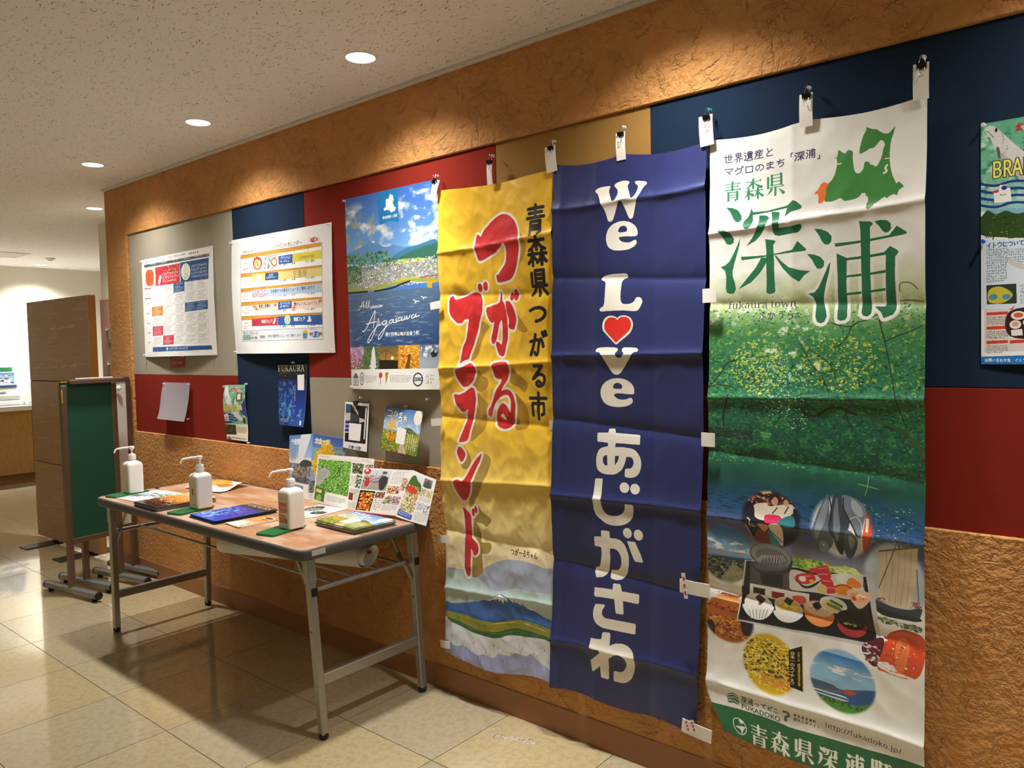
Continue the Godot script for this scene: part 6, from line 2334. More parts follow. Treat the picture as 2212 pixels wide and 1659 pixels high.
	var rng := RandomNumberGenerator.new()
	rng.seed = 5
	for i in 700:
		tile_img.fill_rect(Rect2i(rng.randi() % 510, rng.randi() % 510, rng.randi_range(1, 4), 1), Color("ffffff") if rng.randf() < 0.6 else Color("cfc6b0"))
	var wave := grain_image(256, 256, [Color(0.3, 0.3, 0.3), Color(0.7, 0.7, 0.7)], 1, 1, 21, 0.012, 1.0)
	var tiles := []
	for k in 5:
		var m := relief(world_tex(mat(["c4b490", "bfb292", "bbaf96", "c1b18c", "bcb096"][k], 0.10 + 0.02 * (k % 3)), 1.1, Vector3(0.37 * k, 0.21 * k, 0.53 * k)), wave, 0.05)
		m.clearcoat_enabled = true
		m.clearcoat = 0.7
		m.clearcoat_roughness = 0.04
		m.albedo_texture = ImageTexture.create_from_image(tile_img) if k == 0 else tiles[0].albedo_texture
		tiles.append(m)
	var grout := mat("4a4032", 0.8)
	black_steel = mat("121214", 0.35, 0.3)
	chrome = mat("c8c8c8", 0.2, 1.0)
	white_cloth = mat("e6e2d8", 0.8)
	clear_plastic = mat("f4f6f8", 0.08)
	clear_plastic.transparency = BaseMaterial3D.TRANSPARENCY_ALPHA
	clear_plastic.albedo_color.a = 0.55
	var paper_white := mat("efece6", 0.6)

	# ---------------------------------------------------------- the room
	var floor_node := shell("floor", slab(Vector3(-6.7, -0.12, -4.2), Vector3(5.5, -0.0012, 4.4), grout))
	var tile_meshes := []
	for k in 5:
		tile_meshes.append(bx(Vector3(0, -0.006, 0), Vector3(0.4455, 0.012, 0.4485), tiles[k], 0.0))
	var spare := M.new()
	for i in range(-14, 14):
		for j in range(-11, 9):
			var x := -0.433 + 0.4485 * i + 0.224
			var z := 0.398 + 0.4515 * j + 0.226
			if x < -6.6 or x > 5.4 or z < -4.1 or z > 4.3:
				continue
			var seen := x < 2.9 and z < 2.4 and (z > -0.3 or x < -1.2) and z > -2.0
			if seen:
				var o := part(floor_node, "floor_tile", tile_meshes[rng.randi() % 5])
				o.position = Vector3(x, 0, z)
			else:
				spare.box(Vector3(x, -0.006, z), Vector3(0.4455, 0.012, 0.4485))
	var rest := part(floor_node, "floor_tiles_beyond", spare.mesh(tiles[1]))
	rest.set_meta("kind", "stuff")
	shell("ceiling", slab(Vector3(-6.7, CEIL, -4.2), Vector3(5.5, CEIL + 0.1, 4.4), ceil_mat))
	var w := M.new()
	w.box(Vector3((-1.481 - 1.188) / 2, CEIL / 2, -0.06), Vector3(1.481 - 1.188, CEIL, 0.12), 0.004)
	w.box(Vector3((3.62 + 5.4) / 2, CEIL / 2, -0.06), Vector3(5.4 - 3.62, CEIL, 0.12), 0.0)
	w.box(Vector3((-1.188 + 3.62) / 2, (2.075 + CEIL) / 2, -0.06), Vector3(4.808, CEIL - 2.075, 0.12), 0.003)
	w.box(Vector3((-1.188 + 3.62) / 2, 0.441, -0.06), Vector3(4.808, 0.882, 0.12), 0.003)
	w.box(Vector3((-1.188 + 3.62) / 2, 1.48, -0.105), Vector3(4.808, 1.2, 0.03), 0.0)
	var wall := shell("wall_back", w.mesh(orange))
	for p in [["grey", -1.188, 0.0, 1.229, 2.075], ["red", -1.188, 0.0, 0.882, 1.229], ["navy", 0.0, 0.6195, 0.882, 2.075], ["red", 0.6195, 1.787, 1.229, 2.075], ["grey", 0.6195, 1.787, 0.882, 1.229], ["gold", 1.787, 2.416, 0.882, 2.075], ["navy", 2.416, 3.62, 1.229, 2.075], ["red", 2.416, 3.62, 0.882, 1.229]]:
		part(wall, "felt_panel", slab(Vector3(p[1] + 0.0006, p[3] + 0.0006, -0.089), Vector3(p[2] - 0.0006, p[4] - 0.0006, PANEL), felt[p[0]], 0.0012), p[0] + " felt pin board panel")
	shell("baseboard_back", slab(Vector3(-1.481, 0, -0.1), Vector3(5.4, 0.096, 0.003), skirting, 0.0015))
	shell("trim_1", slab(Vector3(-1.481, CEIL - 0.014, -0.01), Vector3(5.4, CEIL, 0.016), mat("d8d4cc", 0.6), 0.002))
	shell("wall_far", slab(Vector3(-6.6, 0, -4.2), Vector3(-6.45, CEIL, 4.4), cream))
	shell("wall_side", slab(Vector3(-2.86, 0, -0.62), Vector3(5.4, CEIL, -0.51), cream))
	shell("wall_right", slab(Vector3(5.4, 0, -4.2), Vector3(5.5, CEIL, 4.4), cream))
	shell("wall_front", slab(Vector3(-6.6, 0, 4.3), Vector3(5.4, CEIL, 4.4), cream))
	shell("wall_left", slab(Vector3(-6.6, 0, -4.2), Vector3(5.4, CEIL, -4.1), cream))

	build_background()
	build_boards()
	build_table()
	build_papers_on_wall()
	build_banners()
	build_on_table()

func wood(cols: Array, sx: float, sy: float, seed_: int, per_metre: float, rough := 0.45) -> StandardMaterial3D:
	var m := world_tex(mat("ffffff", rough), per_metre)
	m.albedo_texture = ImageTexture.create_from_image(grain_image(512, 512, cols, sx, sy, seed_, 0.012, 1.3))
	return m

func build_background() -> void:
	var veneer := wood([Color("90704a"), Color("9e7c54"), Color("94744c"), Color("a6845c")], 0.4, 8.0, 41, 1.0, 0.4)
	var edge := wood([Color("a8743c"), Color("b07c40"), Color("a06c36")], 3.0, 0.5, 43, 1.4, 0.45)
	var oak := wood([Color("a87a40"), Color("b88a4c"), Color("a47438"), Color("b4854a")], 7.0, 0.5, 47, 1.1, 0.45)
	var dark := mat("2e2a26", 0.5, 0.4)
	var residue := mat("b8a684", 0.7)
	# the freestanding wooden partition: three boards stacked in a frame, on two steel foot plates
	var t := thing("wooden_partition", "tall brown wood veneer partition standing behind the green board", "partition", Vector3(-2.765, 0, 0.055), "", 0.035)
	part(t, "core", slab(Vector3(0.005, 0.03, -0.044), Vector3(1.0, 1.743, -0.004), mat("2e2016", 0.8)))
	for b in [[0.026, 0.577], [0.583, 1.171], [1.177, 1.747]]:
		part(t, "board", slab(Vector3(0, b[0], -0.006), Vector3(1.012, b[1], 0.0), veneer, 0.0015))
	part(t, "edge_panel", slab(Vector3(1.0, 0.026, -0.046), Vector3(1.018, 1.747, 0.0005), edge, 0.0015), "lighter orange-brown end edge")
	for q in [[0.39, 1.536, 0.40], [0.40, 1.27, 0.40]]:
		var s := M.new()
		var pts_ := []
		for k in 9:
			pts_.append(Vector3(q[0] + q[2] * k / 8.0, q[1] + 0.006 * sin(k * 1.7) + 0.002 * k, 0.001))
		for k in 8:
			s.box((pts_[k] + pts_[k + 1]) / 2.0, Vector3(q[2] / 8.0, 0.016 + 0.008 * sin(k * 2.1), 0.0012), 0.0)
		part(t, "tape_residue", s.mesh(residue), "pale strip where tape was torn off")
	for x in [0.27, 0.83]:
		part(t, "foot_plate", slab(Vector3(x - 0.065, 0.0, -0.2), Vector3(x + 0.065, 0.007, 0.2), dark, 0.002))
		part(t, "foot_post", slab(Vector3(x - 0.02, 0.006, -0.035), Vector3(x + 0.02, 0.05, -0.008), dark, 0.002))
	# the second partition, in the gap between the white wall and the orange wall
	var p2 := thing("wooden_partition", "brown wooden partition in the gap behind the orange wall corner", "partition", Vector3(-2.62, 0, -0.40))
	part(p2, "panel", slab(Vector3(0, 0, -0.03), Vector3(1.0, 1.765, 0), mat("8a5c46", 0.5), 0.001))
	part(p2, "top_edge", slab(Vector3(0, 1.765, -0.032), Vector3(1.0, 1.777, 0.002), oak, 0.001))
	for y in [1.545, 1.285]:
		var m := M.new()
		m.box(Vector3(0, 0, 0.004), Vector3(0.03, 0.03, 0.008), 0.002)
		m.tube([Vector3(0, 0, 0.006), Vector3(0.03, -0.004, 0.02), Vector3(0.07, -0.004, 0.024), Vector3(0.10, 0.008, 0.024)], 0.006, 8)
		solo("wall_hook", m.mesh(chrome), "chrome coat hook on the hidden partition, %s of two" % ("upper" if y > 1.4 else "lower"), "hook", Vector3(-2.50, y, -0.40), "hooks on the hidden partition")
	# service counter
	var c := thing("service_counter", "wooden service counter with white top at the far left", "counter", Vector3(-5.65, 0, 0))
	part(c, "kick_board", slab(Vector3(-0.6, 0, -2.4), Vector3(-0.03, 0.108, 2.2), wood([Color("8a6030"), Color("966a38")], 6.0, 0.6, 51, 1.0), 0.0))
	for k in 6:
		part(c, "front_panel", slab(Vector3(-0.02, 0.108, -2.4 + 0.77 * k), Vector3(0.0, 0.78, -2.4 + 0.77 * (k + 1) - 0.003), oak, 0.0015))
	part(c, "carcass", slab(Vector3(-0.6, 0.108, -2.4), Vector3(-0.02, 0.78, 2.2), oak))
	part(c, "counter_top", slab(Vector3(-0.63, 0.78, -2.42), Vector3(0.02, 0.832, 2.22), mat("f0eee8", 0.35), 0.004), "white worktop")
	# cash register
	var white := mat("ecebe6", 0.4)
	var r := thing("cash_register", "white touch screen cash register standing on the far counter", "cash register", Vector3(-5.93, 0.832, -0.66), "", 0.16)
	var rm := M.new()
	rm.box(Vector3(0, 0.03, 0), Vector3(0.30, 0.05, 0.34), 0.01)
	rm.box(Vector3(0.03, 0.085, -0.01), Vector3(0.20, 0.07, 0.28), 0.015)
	rm.box(Vector3(0.0, 0.15, 0), Vector3(0.06, 0.10, 0.10), 0.01)
	part(r, "base", rm.mesh(white))
	var tilt := Basis(Vector3.BACK, 0.32)
	part(r, "monitor", bx(Vector3(0.02, 0.255, 0), Vector3(0.035, 0.23, 0.33), white, 0.012, tilt))
	var sm := M.new()
	var q0 := Vector3(0.02, 0.265, 0) + tilt * Vector3(0.0182, 0, 0)
	sm.quad(q0 + tilt * Vector3(0, 0.085, 0.14), q0 + tilt * Vector3(0, 0.085, -0.14), q0 + tilt * Vector3(0, -0.085, -0.14), q0 + tilt * Vector3(0, -0.085, 0.14), tilt * Vector3.RIGHT)
	var screen := mat("ffffff", 0.2, 0.0, paint("screen"))
	screen.emission_enabled = true
	screen.emission = Color(1, 1, 1)
	screen.emission_energy_multiplier = 0.35
	screen.emission_operator = BaseMaterial3D.EMISSION_OP_MULTIPLY
	screen.emission_texture = screen.albedo_texture
	part(r, "screen", sm.mesh(screen), "lit screen with pictures of dishes")
	part(r, "price_tag", bx(Vector3(-0.01, 0.385, -0.07), Vector3(0.006, 0.05, 0.13), mat("2f8a54", 0.5), 0.002, tilt), "green card on top of the monitor")
	var pr := M.new()
	pr.box(Vector3(0, 0.024, 0), Vector3(0.20, 0.048, 0.16), 0.008)
	solo("card_reader", pr.mesh(white), "flat white card reader beside the cash register", "card reader", Vector3(-5.84, 0.832, -0.93))
	var bk := M.new()
	bk.box(Vector3(0, 0.008, 0), Vector3(0.22, 0.016, 0.3), 0.003)
	solo("leaflet_tray", bk.mesh(mat("d8d2cc", 0.5)), "low white tray at the front edge of the far counter", "tray", Vector3(-5.72, 0.832, -0.30))
	# things set into the ceiling
	var h := thing("ceiling_hatch", "square access hatch with thin white frame in the far ceiling", "hatch", Vector3(-5.31, CEIL, -0.55))
	part(h, "hatch_lid", slab(Vector3(-0.2, -0.003, -0.19), Vector3(0.2, 0.0, 0.36), mat("d4cdc0", 0.9)))
	for e in [[Vector3(-0.215, -0.007, -0.205), Vector3(-0.2, 0, 0.375)], [Vector3(0.2, -0.007, -0.205), Vector3(0.215, 0, 0.375)], [Vector3(-0.2, -0.007, -0.205), Vector3(0.2, 0, -0.19)], [Vector3(-0.2, -0.007, 0.36), Vector3(0.2, 0, 0.375)]]:
		part(h, "frame_bar", slab(e[0], e[1], mat("ece6da", 0.5), 0.001))
	var sd := M.new()
	sd.lathe(Vector3.ZERO, Basis.IDENTITY, [Vector2(0, -0.028), Vector2(0.022, -0.026), Vector2(0.032, -0.012), Vector2(0.05, -0.008), Vector2(0.052, 0)], 20)
	solo("smoke_detector", sd.mesh(mat("cfc6b8", 0.5)), "small round smoke detector in the far ceiling by the hatch", "smoke detector", Vector3(-5.40, CEIL, -1.03))

func build_boards() -> void:
	var bronze := mat("7a6656", 0.38, 0.65)
	var tube_mat := mat("8c8a88", 0.4, 0.7)
	var rubber := mat("1a1a1c", 0.7)
	var felt_green := relief(world_tex(mat("0d4a33", 0.75), 9.0), grain_image(128, 128, [Color(0.2, 0.2, 0.2), Color(0.8, 0.8, 0.8)], 0.4, 2.5, 77, 0.2, 1.0), 0.05)
	var board_white := mat("d8d2cc", 0.35)
	var yellow := mat("c8a83a", 0.5)
	for k in 2:
		var a := Vector3(-1.045, 0, 0.447) if k == 0 else Vector3(-1.149, 0, 0.330)
		var b := Vector3(-1.098, 0, 0.157) if k == 0 else Vector3(-1.203, 0, 0.030)
		var run := (b - a)
		var wide := run.length()
		# local z runs from the far post to the near post
		var t := thing("display_stand", "green felt display board on chrome legs beside the table" if k == 0 else "white display board partly hidden behind the green one", "display board", a, "two narrow display boards on legs", atan2(-run.x, -run.z))
		for s in 2:
			var z := -wide * s
			var top := 1.185 if k == 0 else 1.205
			var post := part(t, "post", slab(Vector3(-0.014, 0.045, z - 0.016), Vector3(0.014, top, z + 0.016), bronze, 0.003))
			var f := M.new()
			f.tube([Vector3(-0.25, 0.036, z), Vector3(0.25, 0.036, z)], 0.021, 18)
			var foot := part(t, "foot", f.mesh(tube_mat))
			for e in [-1.0, 1.0]:
				var c := M.new()
				c.tube([Vector3(e * 0.246, 0.036, z), Vector3(e * 0.254, 0.036, z)], 0.0218, 18)
				part(foot, "end_cap", c.mesh(rubber))
				var p := M.new()
				p.tube([Vector3(e * 0.21, 0.0, z), Vector3(e * 0.21, 0.02, z)], 0.014, 12)
				part(foot, "rubber_pad", p.mesh(rubber))
			if k == 0 and s == 0:
				part(post, "yellow_tape", slab(Vector3(0.0142, 1.09, 0.009), Vector3(0.0147, 1.165, 0.0145), yellow))
		var face := felt_green if k == 0 else board_white
		part(t, "board", slab(Vector3(-0.009, 0.318, -wide + 0.012), Vector3(0.009, 1.205, -0.012), face, 0.001))
		part(t, "bottom_rail", slab(Vector3(-0.012, 0.292, -wide + 0.014), Vector3(0.012, 0.322, -0.014), bronze, 0.002))
		if k == 0:
			part(t, "yellow_edging", slab(Vector3(-0.010, 1.203, -0.03), Vector3(0.010, 1.2065, 0.014), yellow))
			part(t, "corner_panel", slab(Vector3(-0.008, 1.15, -0.02), Vector3(0.008, 1.204, 0.012), felt_green))
			part(t, "top_rail", slab(Vector3(0.004, 1.190, -wide - 0.052), Vector3(0.034, 1.216, -0.024), bronze, 0.003))
		else:
			part(t, "top_rail", slab(Vector3(-0.014, 1.192, -wide - 0.01), Vector3(0.014, 1.218, 0.0), bronze, 0.003))
	var m := M.new()
	m.lathe(Vector3.ZERO, Basis(Vector3.BACK, -PI / 2), [Vector2(0.0, 0.0), Vector2(0.014, 0.0), Vector2(0.014, 0.006), Vector2(0.009, 0.011), Vector2(0, 0.012)], 20)
	solo("round_magnet", m.mesh(mat("ece8e2", 0.4)), "round white magnet at the top of the white display board", "magnet", Vector3(-1.170, 1.150, 0.094))
	var rail := M.new()
	rail.box(Vector3.ZERO, Vector3(0.012, 0.006, 0.22), 0.002)
	solo("marker_pen", rail.mesh(mat("e0dcd4", 0.5)), "thin white stick lying on top of the green board", "pen", Vector3(-1.062, 1.2205, 0.270), "", 0.18)

func rounded(x0: float, z0: float, x1: float, z1: float, r: float, y: float, grow := 0.0) -> Array:
	var out := []
	var rr := maxf(r + grow, 0.001)
	for q in [[x1 - r, z0 + r, -PI / 2], [x1 - r, z1 - r, 0.0], [x0 + r, z1 - r, PI / 2], [x0 + r, z0 + r, PI]]:
		for k in 9:
			var an: float = q[2] + PI / 2 * k / 8.0
			out.append(Vector3(q[0] + cos(an) * rr, y, q[1] + sin(an) * rr))
	return out

func build_table() -> void:
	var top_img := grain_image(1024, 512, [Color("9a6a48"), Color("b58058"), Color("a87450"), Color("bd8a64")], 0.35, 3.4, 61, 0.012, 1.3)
	var worn := noise_of(63, 0.006, 4)  # pale patches: real wear, with some glare painted into the colour
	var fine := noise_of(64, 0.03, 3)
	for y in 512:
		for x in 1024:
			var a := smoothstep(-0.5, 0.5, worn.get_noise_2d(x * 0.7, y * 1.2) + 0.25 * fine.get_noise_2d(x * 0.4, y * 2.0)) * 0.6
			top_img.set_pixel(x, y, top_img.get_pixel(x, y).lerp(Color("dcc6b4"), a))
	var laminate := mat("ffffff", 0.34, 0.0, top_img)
	var band := mat("4c4a48", 0.55)
	var steel := mat("a6a39b", 0.36, 0.7)
	var steel_dark := mat("6a6762", 0.45, 0.7)
	var black := mat("141416", 0.5)
	var t := thing("folding_table", "folding table with worn wood laminate top and steel legs", "table", Vector3(0, 0, 0))
	var x0 := -0.225
	var x1 := 1.432
	var z0 := 0.010
	var z1 := 0.613
	var m := M.new()
	var ring := rounded(x0, z0, x1, z1, 0.035, TOP, -0.004)
	var mid := Vector3((x0 + x1) / 2, TOP, (z0 + z1) / 2)
	for k in ring.size():
		var a: Vector3 = ring[k]
		var b: Vector3 = ring[(k + 1) % ring.size()]
		var uv := func(p: Vector3) -> Vector2: return Vector2((p.x - x0) / (x1 - x0), (p.z - z0) / (z1 - z0))
		m.tri(mid, a, b, Vector3.UP, Vector3.UP, Vector3.UP, uv.call(mid), uv.call(a), uv.call(b))
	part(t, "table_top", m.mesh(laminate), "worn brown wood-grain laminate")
	var rings := []
	for q in [[-0.012, 0.642], [0.0, 0.643], [0.004, 0.647], [0.006, 0.657], [0.006, 0.668], [0.004, 0.676], [0.001, 0.6803], [-0.0045, 0.6806], [-0.006, 0.6795]]:
		rings.append(rounded(x0, z0, x1, z1, 0.035, q[1], q[0]))
	var e := M.new()
	e.loft(rings, false)
	part(t, "edge_band", e.mesh(band), "dark grey rubber edge band")
	part(t, "underside", slab(Vector3(x0 + 0.01, 0.646, z0 + 0.01), Vector3(x1 - 0.01, 0.672, z1 - 0.01), mat("5a4030", 0.7)))
	# a torn sticker on the edge
	var legs := [[1.372, 0.545, 1.411, 0.533], [1.372, 0.066, 1.411, 0.066], [-0.222, 0.545, -0.263, 0.530], [-0.222, 0.066, -0.272, 0.055]]
	for l in legs:
		var a := Vector3(l[0], 0.64, l[1])
		var b := Vector3(l[2], 0.016, l[3])
		var d := (a - b).normalized()
		var turn := Basis(Vector3.BACK, -atan2(d.x, d.y)) * Basis(Vector3.RIGHT, atan2(d.z, d.y))
		var leg := part(t, "leg", bx((a + b) / 2.0, Vector3(0.028, (a - b).length(), 0.028), steel, 0.003, turn))
		part(leg, "sleeve", bx(a - d * 0.045, Vector3(0.034, 0.10, 0.034), steel, 0.003, turn))
		if l[0] > 0.5:
			part(leg, "latch", bx(a - d * 0.125 + Vector3(0.008, 0, -0.004), Vector3(0.020, 0.030, 0.026), black, 0.003, turn))
		var f := M.new()
		f.lathe(Vector3(b.x, 0, b.z), Basis.IDENTITY, [Vector2(0.0, 0.0), Vector2(0.011, 0.0), Vector2(0.0165, 0.006), Vector2(0.0175, 0.018), Vector2(0.0155, 0.022)], 18)
		part(leg, "foot_cap", f.mesh(black))
		var s := M.new()
		s.lathe(a.lerp(b, 0.42) + Vector3(0, 0, 0.0138), Basis(Vector3.RIGHT, PI / 2), [Vector2(0.0045, 0), Vector2(0.004, 0.0012), Vector2(0, 0.0016)], 12)
		part(leg, "rivet", s.mesh(steel_dark))
		# folding brace from under the top to the leg
		var sx: float = -1.0 if l[0] > 0.5 else 1.0
		var q0 := Vector3(l[0] + sx * 0.13, 0.64, l[1] - 0.02 * signf(l[1] - 0.3))
		var q1 := a.lerp(b, 0.30) + Vector3(0, 0, -0.02 * signf(l[1] - 0.3))
		var dd := (q1 - q0)
		var br := part(t, "brace", bx((q0 + q1) / 2.0, Vector3(0.016, dd.length(), 0.005), steel, 0.001, Basis(Vector3.BACK, atan2(dd.x, -dd.y))))
		part(br, "brace_joint", bx(q0.lerp(q1, 0.62) + Vector3(0, 0, 0.004), Vector3(0.022, 0.05, 0.006), steel_dark, 0.001, Basis(Vector3.BACK, atan2(dd.x, -dd.y))))
	for s in [[1.398, 0.205], [-0.256, 0.185]]:
		part(t, "stretcher", slab(Vector3(s[0] - 0.011, s[1] - 0.02, 0.068), Vector3(s[0] + 0.011, s[1] + 0.02, 0.530), steel, 0.003))
	for s in [1.352, -0.200]:
		var c := M.new()
		c.tube([Vector3(s, 0.509, 0.535), Vector3(s, 0.509, 0.075)], 0.0095, 12)
		part(t, "shelf_cross_rod", c.mesh(steel))
	for z in [0.430, 0.335, 0.22, 0.12]:
		var c := M.new()
		c.tube([Vector3(-0.205, 0.515, z), Vector3(1.355, 0.515, z)], 0.0055, 10)
		part(t, "shelf_rod", c.mesh(steel))
	var st := M.new()
	st.box(Vector3(1.4385, 0.666, 0.548), Vector3(0.0012, 0.018, 0.055), 0.0)
	st.box(Vector3(1.4388, 0.664, 0.53), Vector3(0.0012, 0.012, 0.02), 0.0)
	part(t, "torn_sticker", st.mesh(mat("c8c4bc", 0.6)), "remains of a white sticker")
	# rolled posters on the shelf under the table
	var spiral := M.new()
	var a0 := Vector3(0.68, 0.574, 0.470)
	var a1 := Vector3(1.350, 0.574, 0.262)
	var ax := (a1 - a0).normalized()
	var side := ax.cross(Vector3.UP).normalized()
	var white := mat("e9e6df", 0.55)
	var prev := []
	for i in 91:
		var an := TAU * 2.35 * i / 90.0 + 0.9
		var r := 0.032 + 0.021 * i / 90.0
		var o := side * cos(an) * r * 1.12 + Vector3.UP * sin(an) * r * 0.96
		var inset := 0.016 * sin(i * 0.11)
		var cur := [a0 + o + ax * inset * 0.4, a1 + o - ax * inset, o.normalized()]
		if prev:
			spiral.tri(prev[0], cur[0], cur[1], prev[2], cur[2], cur[2])
			spiral.tri(prev[0], cur[1], prev[1], prev[2], cur[2], prev[2])
		prev = cur
	var roll := thing("poster_roll", "roll of white posters lying on the rods under the table", "poster roll")
	part(roll, "outer_paper", spiral.mesh(white))
	var mk := M.new()
	var mp := a1 - ax * 0.012 + side * -0.022 + Vector3.UP * 0.008
	mk.box(mp, Vector3(0.012, 0.010, 0.014), 0.0)
	part(roll, "printed_mark", mk.mesh(mat("8a2420", 0.6)), "small dark red print on the inner sheet")

func quad4(p: Array, z := 0.0) -> Array:
	var out := []
	for q in p:
		out.append(Vector3(q[0], q[1], q[2] if q.size() > 2 else z))
	return out

func build_papers_on_wall() -> void:
	var white := mat("efece6", 0.6)
	var Z := PANEL + 0.003
	var curl := func(k: float, edge := 0.0) -> Callable:
		return func(u: float, v: float) -> Vector3: return Vector3(0, 0.0, k * pow(sin(PI * u), 0.8) * pow(v, 2.2) + edge * sin(PI * v) * (1.0 - u))
	var crinkle := noise_of(8, 2.5, 3)
	var menu_b := func(u: float, v: float) -> Vector3: return Vector3(0, 0, 0.026 * sin(PI * u) * pow(v, 2.5) + 0.004 * sin(PI * v) * u + 0.0016 * crinkle.get_noise_2d(u * 2.0, v * 1.4))
	var cal_b := func(u: float, v: float) -> Vector3: return Vector3(0, 0, 0.022 * sin(PI * u) * pow(v, 2.5) + 0.010 * sin(PI * v) * pow(1.0 - u, 3.0) + 0.006 * sin(PI * v) * pow(u, 4.0) + 0.002 * crinkle.get_noise_2d(u * 2.0 + 5.0, v * 1.4))
	var defs := [
		["menu_poster", "menu", [[-1.021, 1.908], [-0.193, 1.912], [-0.190, 1.338], [-1.023, 1.334]], menu_b, "white weekly menu poster with a table of dishes on grey felt", 0.42],
		["calendar_poster", "cal", [[-0.004, 1.919], [0.827, 1.912], [0.823, 1.339], [-0.001, 1.343]], cal_b, "white event calendar poster with orange rows and month badge", 0.42],
		["scenery_poster", "aji", [[0.923, 1.997], [1.489, 1.996], [1.503, 1.190], [0.930, 1.182]], curl.call(0.045), "tall photo poster of a mountain, seaside town and blue bay", 0.28],
		["fish_poster", "rposter", [[3.289, 1.843], [3.689, 1.843], [3.694, 1.285], [3.294, 1.285]], curl.call(0.006), "green and blue fish poster cut off by the right frame edge", 0.28],
		["notice_card", "redcard", [[-0.714, 1.345], [-0.535, 1.345], [-0.541, 1.274], [-0.715, 1.268]], curl.call(0.006), "small dark red notice card hanging below the menu poster", 0.5],
		["fish_flyer", "brand", [[-0.109, 1.181], [0.084, 1.186], [0.090, 0.897], [-0.111, 0.899]], func(u: float, v: float) -> Vector3: return Vector3(0, 0, 0.004 + 0.014 * sin(PI * v) * (1.0 - u) + 0.004 * (1.0 + sin(TAU * v))), "small green fish flyer pinned across red and navy felt", 0.3],
		["night_water_pamphlet", "fukaura", [[0.368, 1.286], [0.609, 1.288], [0.603, 0.999], [0.373, 0.999]], func(u: float, v: float) -> Vector3: return Vector3(0.01 * v * v * (1.0 - u), 0, 0.002 + 0.028 * v * v * (0.4 + 0.6 * u)), "dark blue pamphlet of a pond pinned on navy felt", 0.25],
		["photo_card", "photocard", [[0.895, 1.124], [1.058, 1.121], [1.058, 0.918], [0.898, 0.927]], func(_u: float, v: float) -> Vector3: return Vector3(0, 0, 0.010 + 0.022 * v), "white bordered card with a train photo hanging on grey felt", 0.3],
		["lily_pamphlet", "tsugaru", [[1.168, 1.113], [1.409, 1.103], [1.397, 0.928], [1.154, 0.939]], func(u: float, v: float) -> Vector3: return Vector3(0, 0, 0.010 + 0.03 * v + 0.02 * u), "pamphlet with orange lilies and blue sky hanging on grey felt", 0.3],
	]
	for d in defs:
		var p := solo(d[0], sheet(quad4(d[2], Z), 20, 24, d[3], paper(d[1], d[5]), white, 0.0005), d[4], "poster" if "poster" in d[0] else "card" if "card" in d[0] else "flyer" if "flyer" in d[0] else "pamphlet")
		p.set_meta("category", p.get_meta("category"))
	# an empty frosted sleeve
	var film := mat("bcb4ba", 0.3)
	film.transparency = BaseMaterial3D.TRANSPARENCY_ALPHA
	film.albedo_color.a = 0.60
	film.roughness = 0.35
	solo("plastic_sleeve", sheet(quad4([[-0.790, 1.186], [-0.485, 1.187], [-0.507, 0.973], [-0.815, 0.977]], Z + 0.004), 16, 16, func(u: float, v: float) -> Vector3: return Vector3(0, 0, 0.004 + 0.030 * v * v + 0.012 * v * (1.0 - u) + 0.006 * exp(-u * 14.0) * sin(v * 5.0)), film, film, 0.0008), "empty frosted plastic sleeve pinned on red felt", "sleeve")
	# pins
	for q in [[-1.013, 1.899, "upper left corner of the weekly menu poster"], [-0.204, 1.902, "upper right corner of the weekly menu poster"], [-0.205, 1.348, "lower right corner of the weekly menu poster"], [-1.010, 1.346, "lower left corner of the weekly menu poster"],
			[0.004, 1.905, "upper left corner of the event calendar"], [0.815, 1.900, "upper right corner of the event calendar"], [0.810, 1.351, "lower right corner of the event calendar"], [0.010, 1.353, "lower left corner of the event calendar"],
			[0.932, 1.988, "upper left corner of the mountain poster"], [1.488, 1.200, "lower right corner of the mountain poster"], [0.942, 1.192, "lower left corner of the mountain poster"],
			[-0.715, 1.332, "left corner of the dark red card"], [-0.548, 1.334, "right corner of the dark red card"],
			[-0.782, 1.178, "upper left corner of the frosted sleeve"], [-0.494, 1.179, "upper right corner of the frosted sleeve"], [-0.515, 0.985, "lower right corner of the frosted sleeve"],
			[-0.118, 1.174, "upper left of the small fish flyer"], [0.095, 1.190, "upper right of the small fish flyer"], [0.096, 0.892, "lower right of the small fish flyer"],
			[1.003, 1.146, "grey felt above the train card"], [1.416, 1.150, "grey felt at the top right of the lily pamphlet"], [1.290, 1.118, "top of the lily pamphlet"],
			[3.296, 1.838, "upper left corner of the cut-off fish poster"]]:
		var lift := 0.0
		if q[1] < 1.36 and q[1] > 1.3 and (q[0] < -0.9 or absf(q[0] + 0.205) < 0.02 or q[0] > 0.0):
			lift = 0.002
		pin(Vector3(q[0], q[1], Z + 0.006 + lift), "clear push pin at the " + q[2])
	pin(Vector3(0.514, 1.296, Z + 0.006), "green push pin above the dark blue pamphlet", mat("5a8a3c", 0.3))
	pin(Vector3(3.297, 1.571, Z + 0.006), "blue push pin at the left edge of the cut-off fish poster", mat("2a58b0", 0.3))
	clip(Vector3(0.972, 1.122, Z + 0.014), 0.026, "small black binder clip at the top of the train card")
	clip(Vector3(1.300, 1.104, Z + 0.016), 0.015, "small black binder clip at the top of the lily pamphlet")
	# a shiny strip of clear tape left on the floor
	var tape := mat("f4f4f0", 0.12)
	tape.transparency = BaseMaterial3D.TRANSPARENCY_ALPHA
	tape.albedo_color.a = 0.16
	var rough := noise_of(5, 30.0, 2)
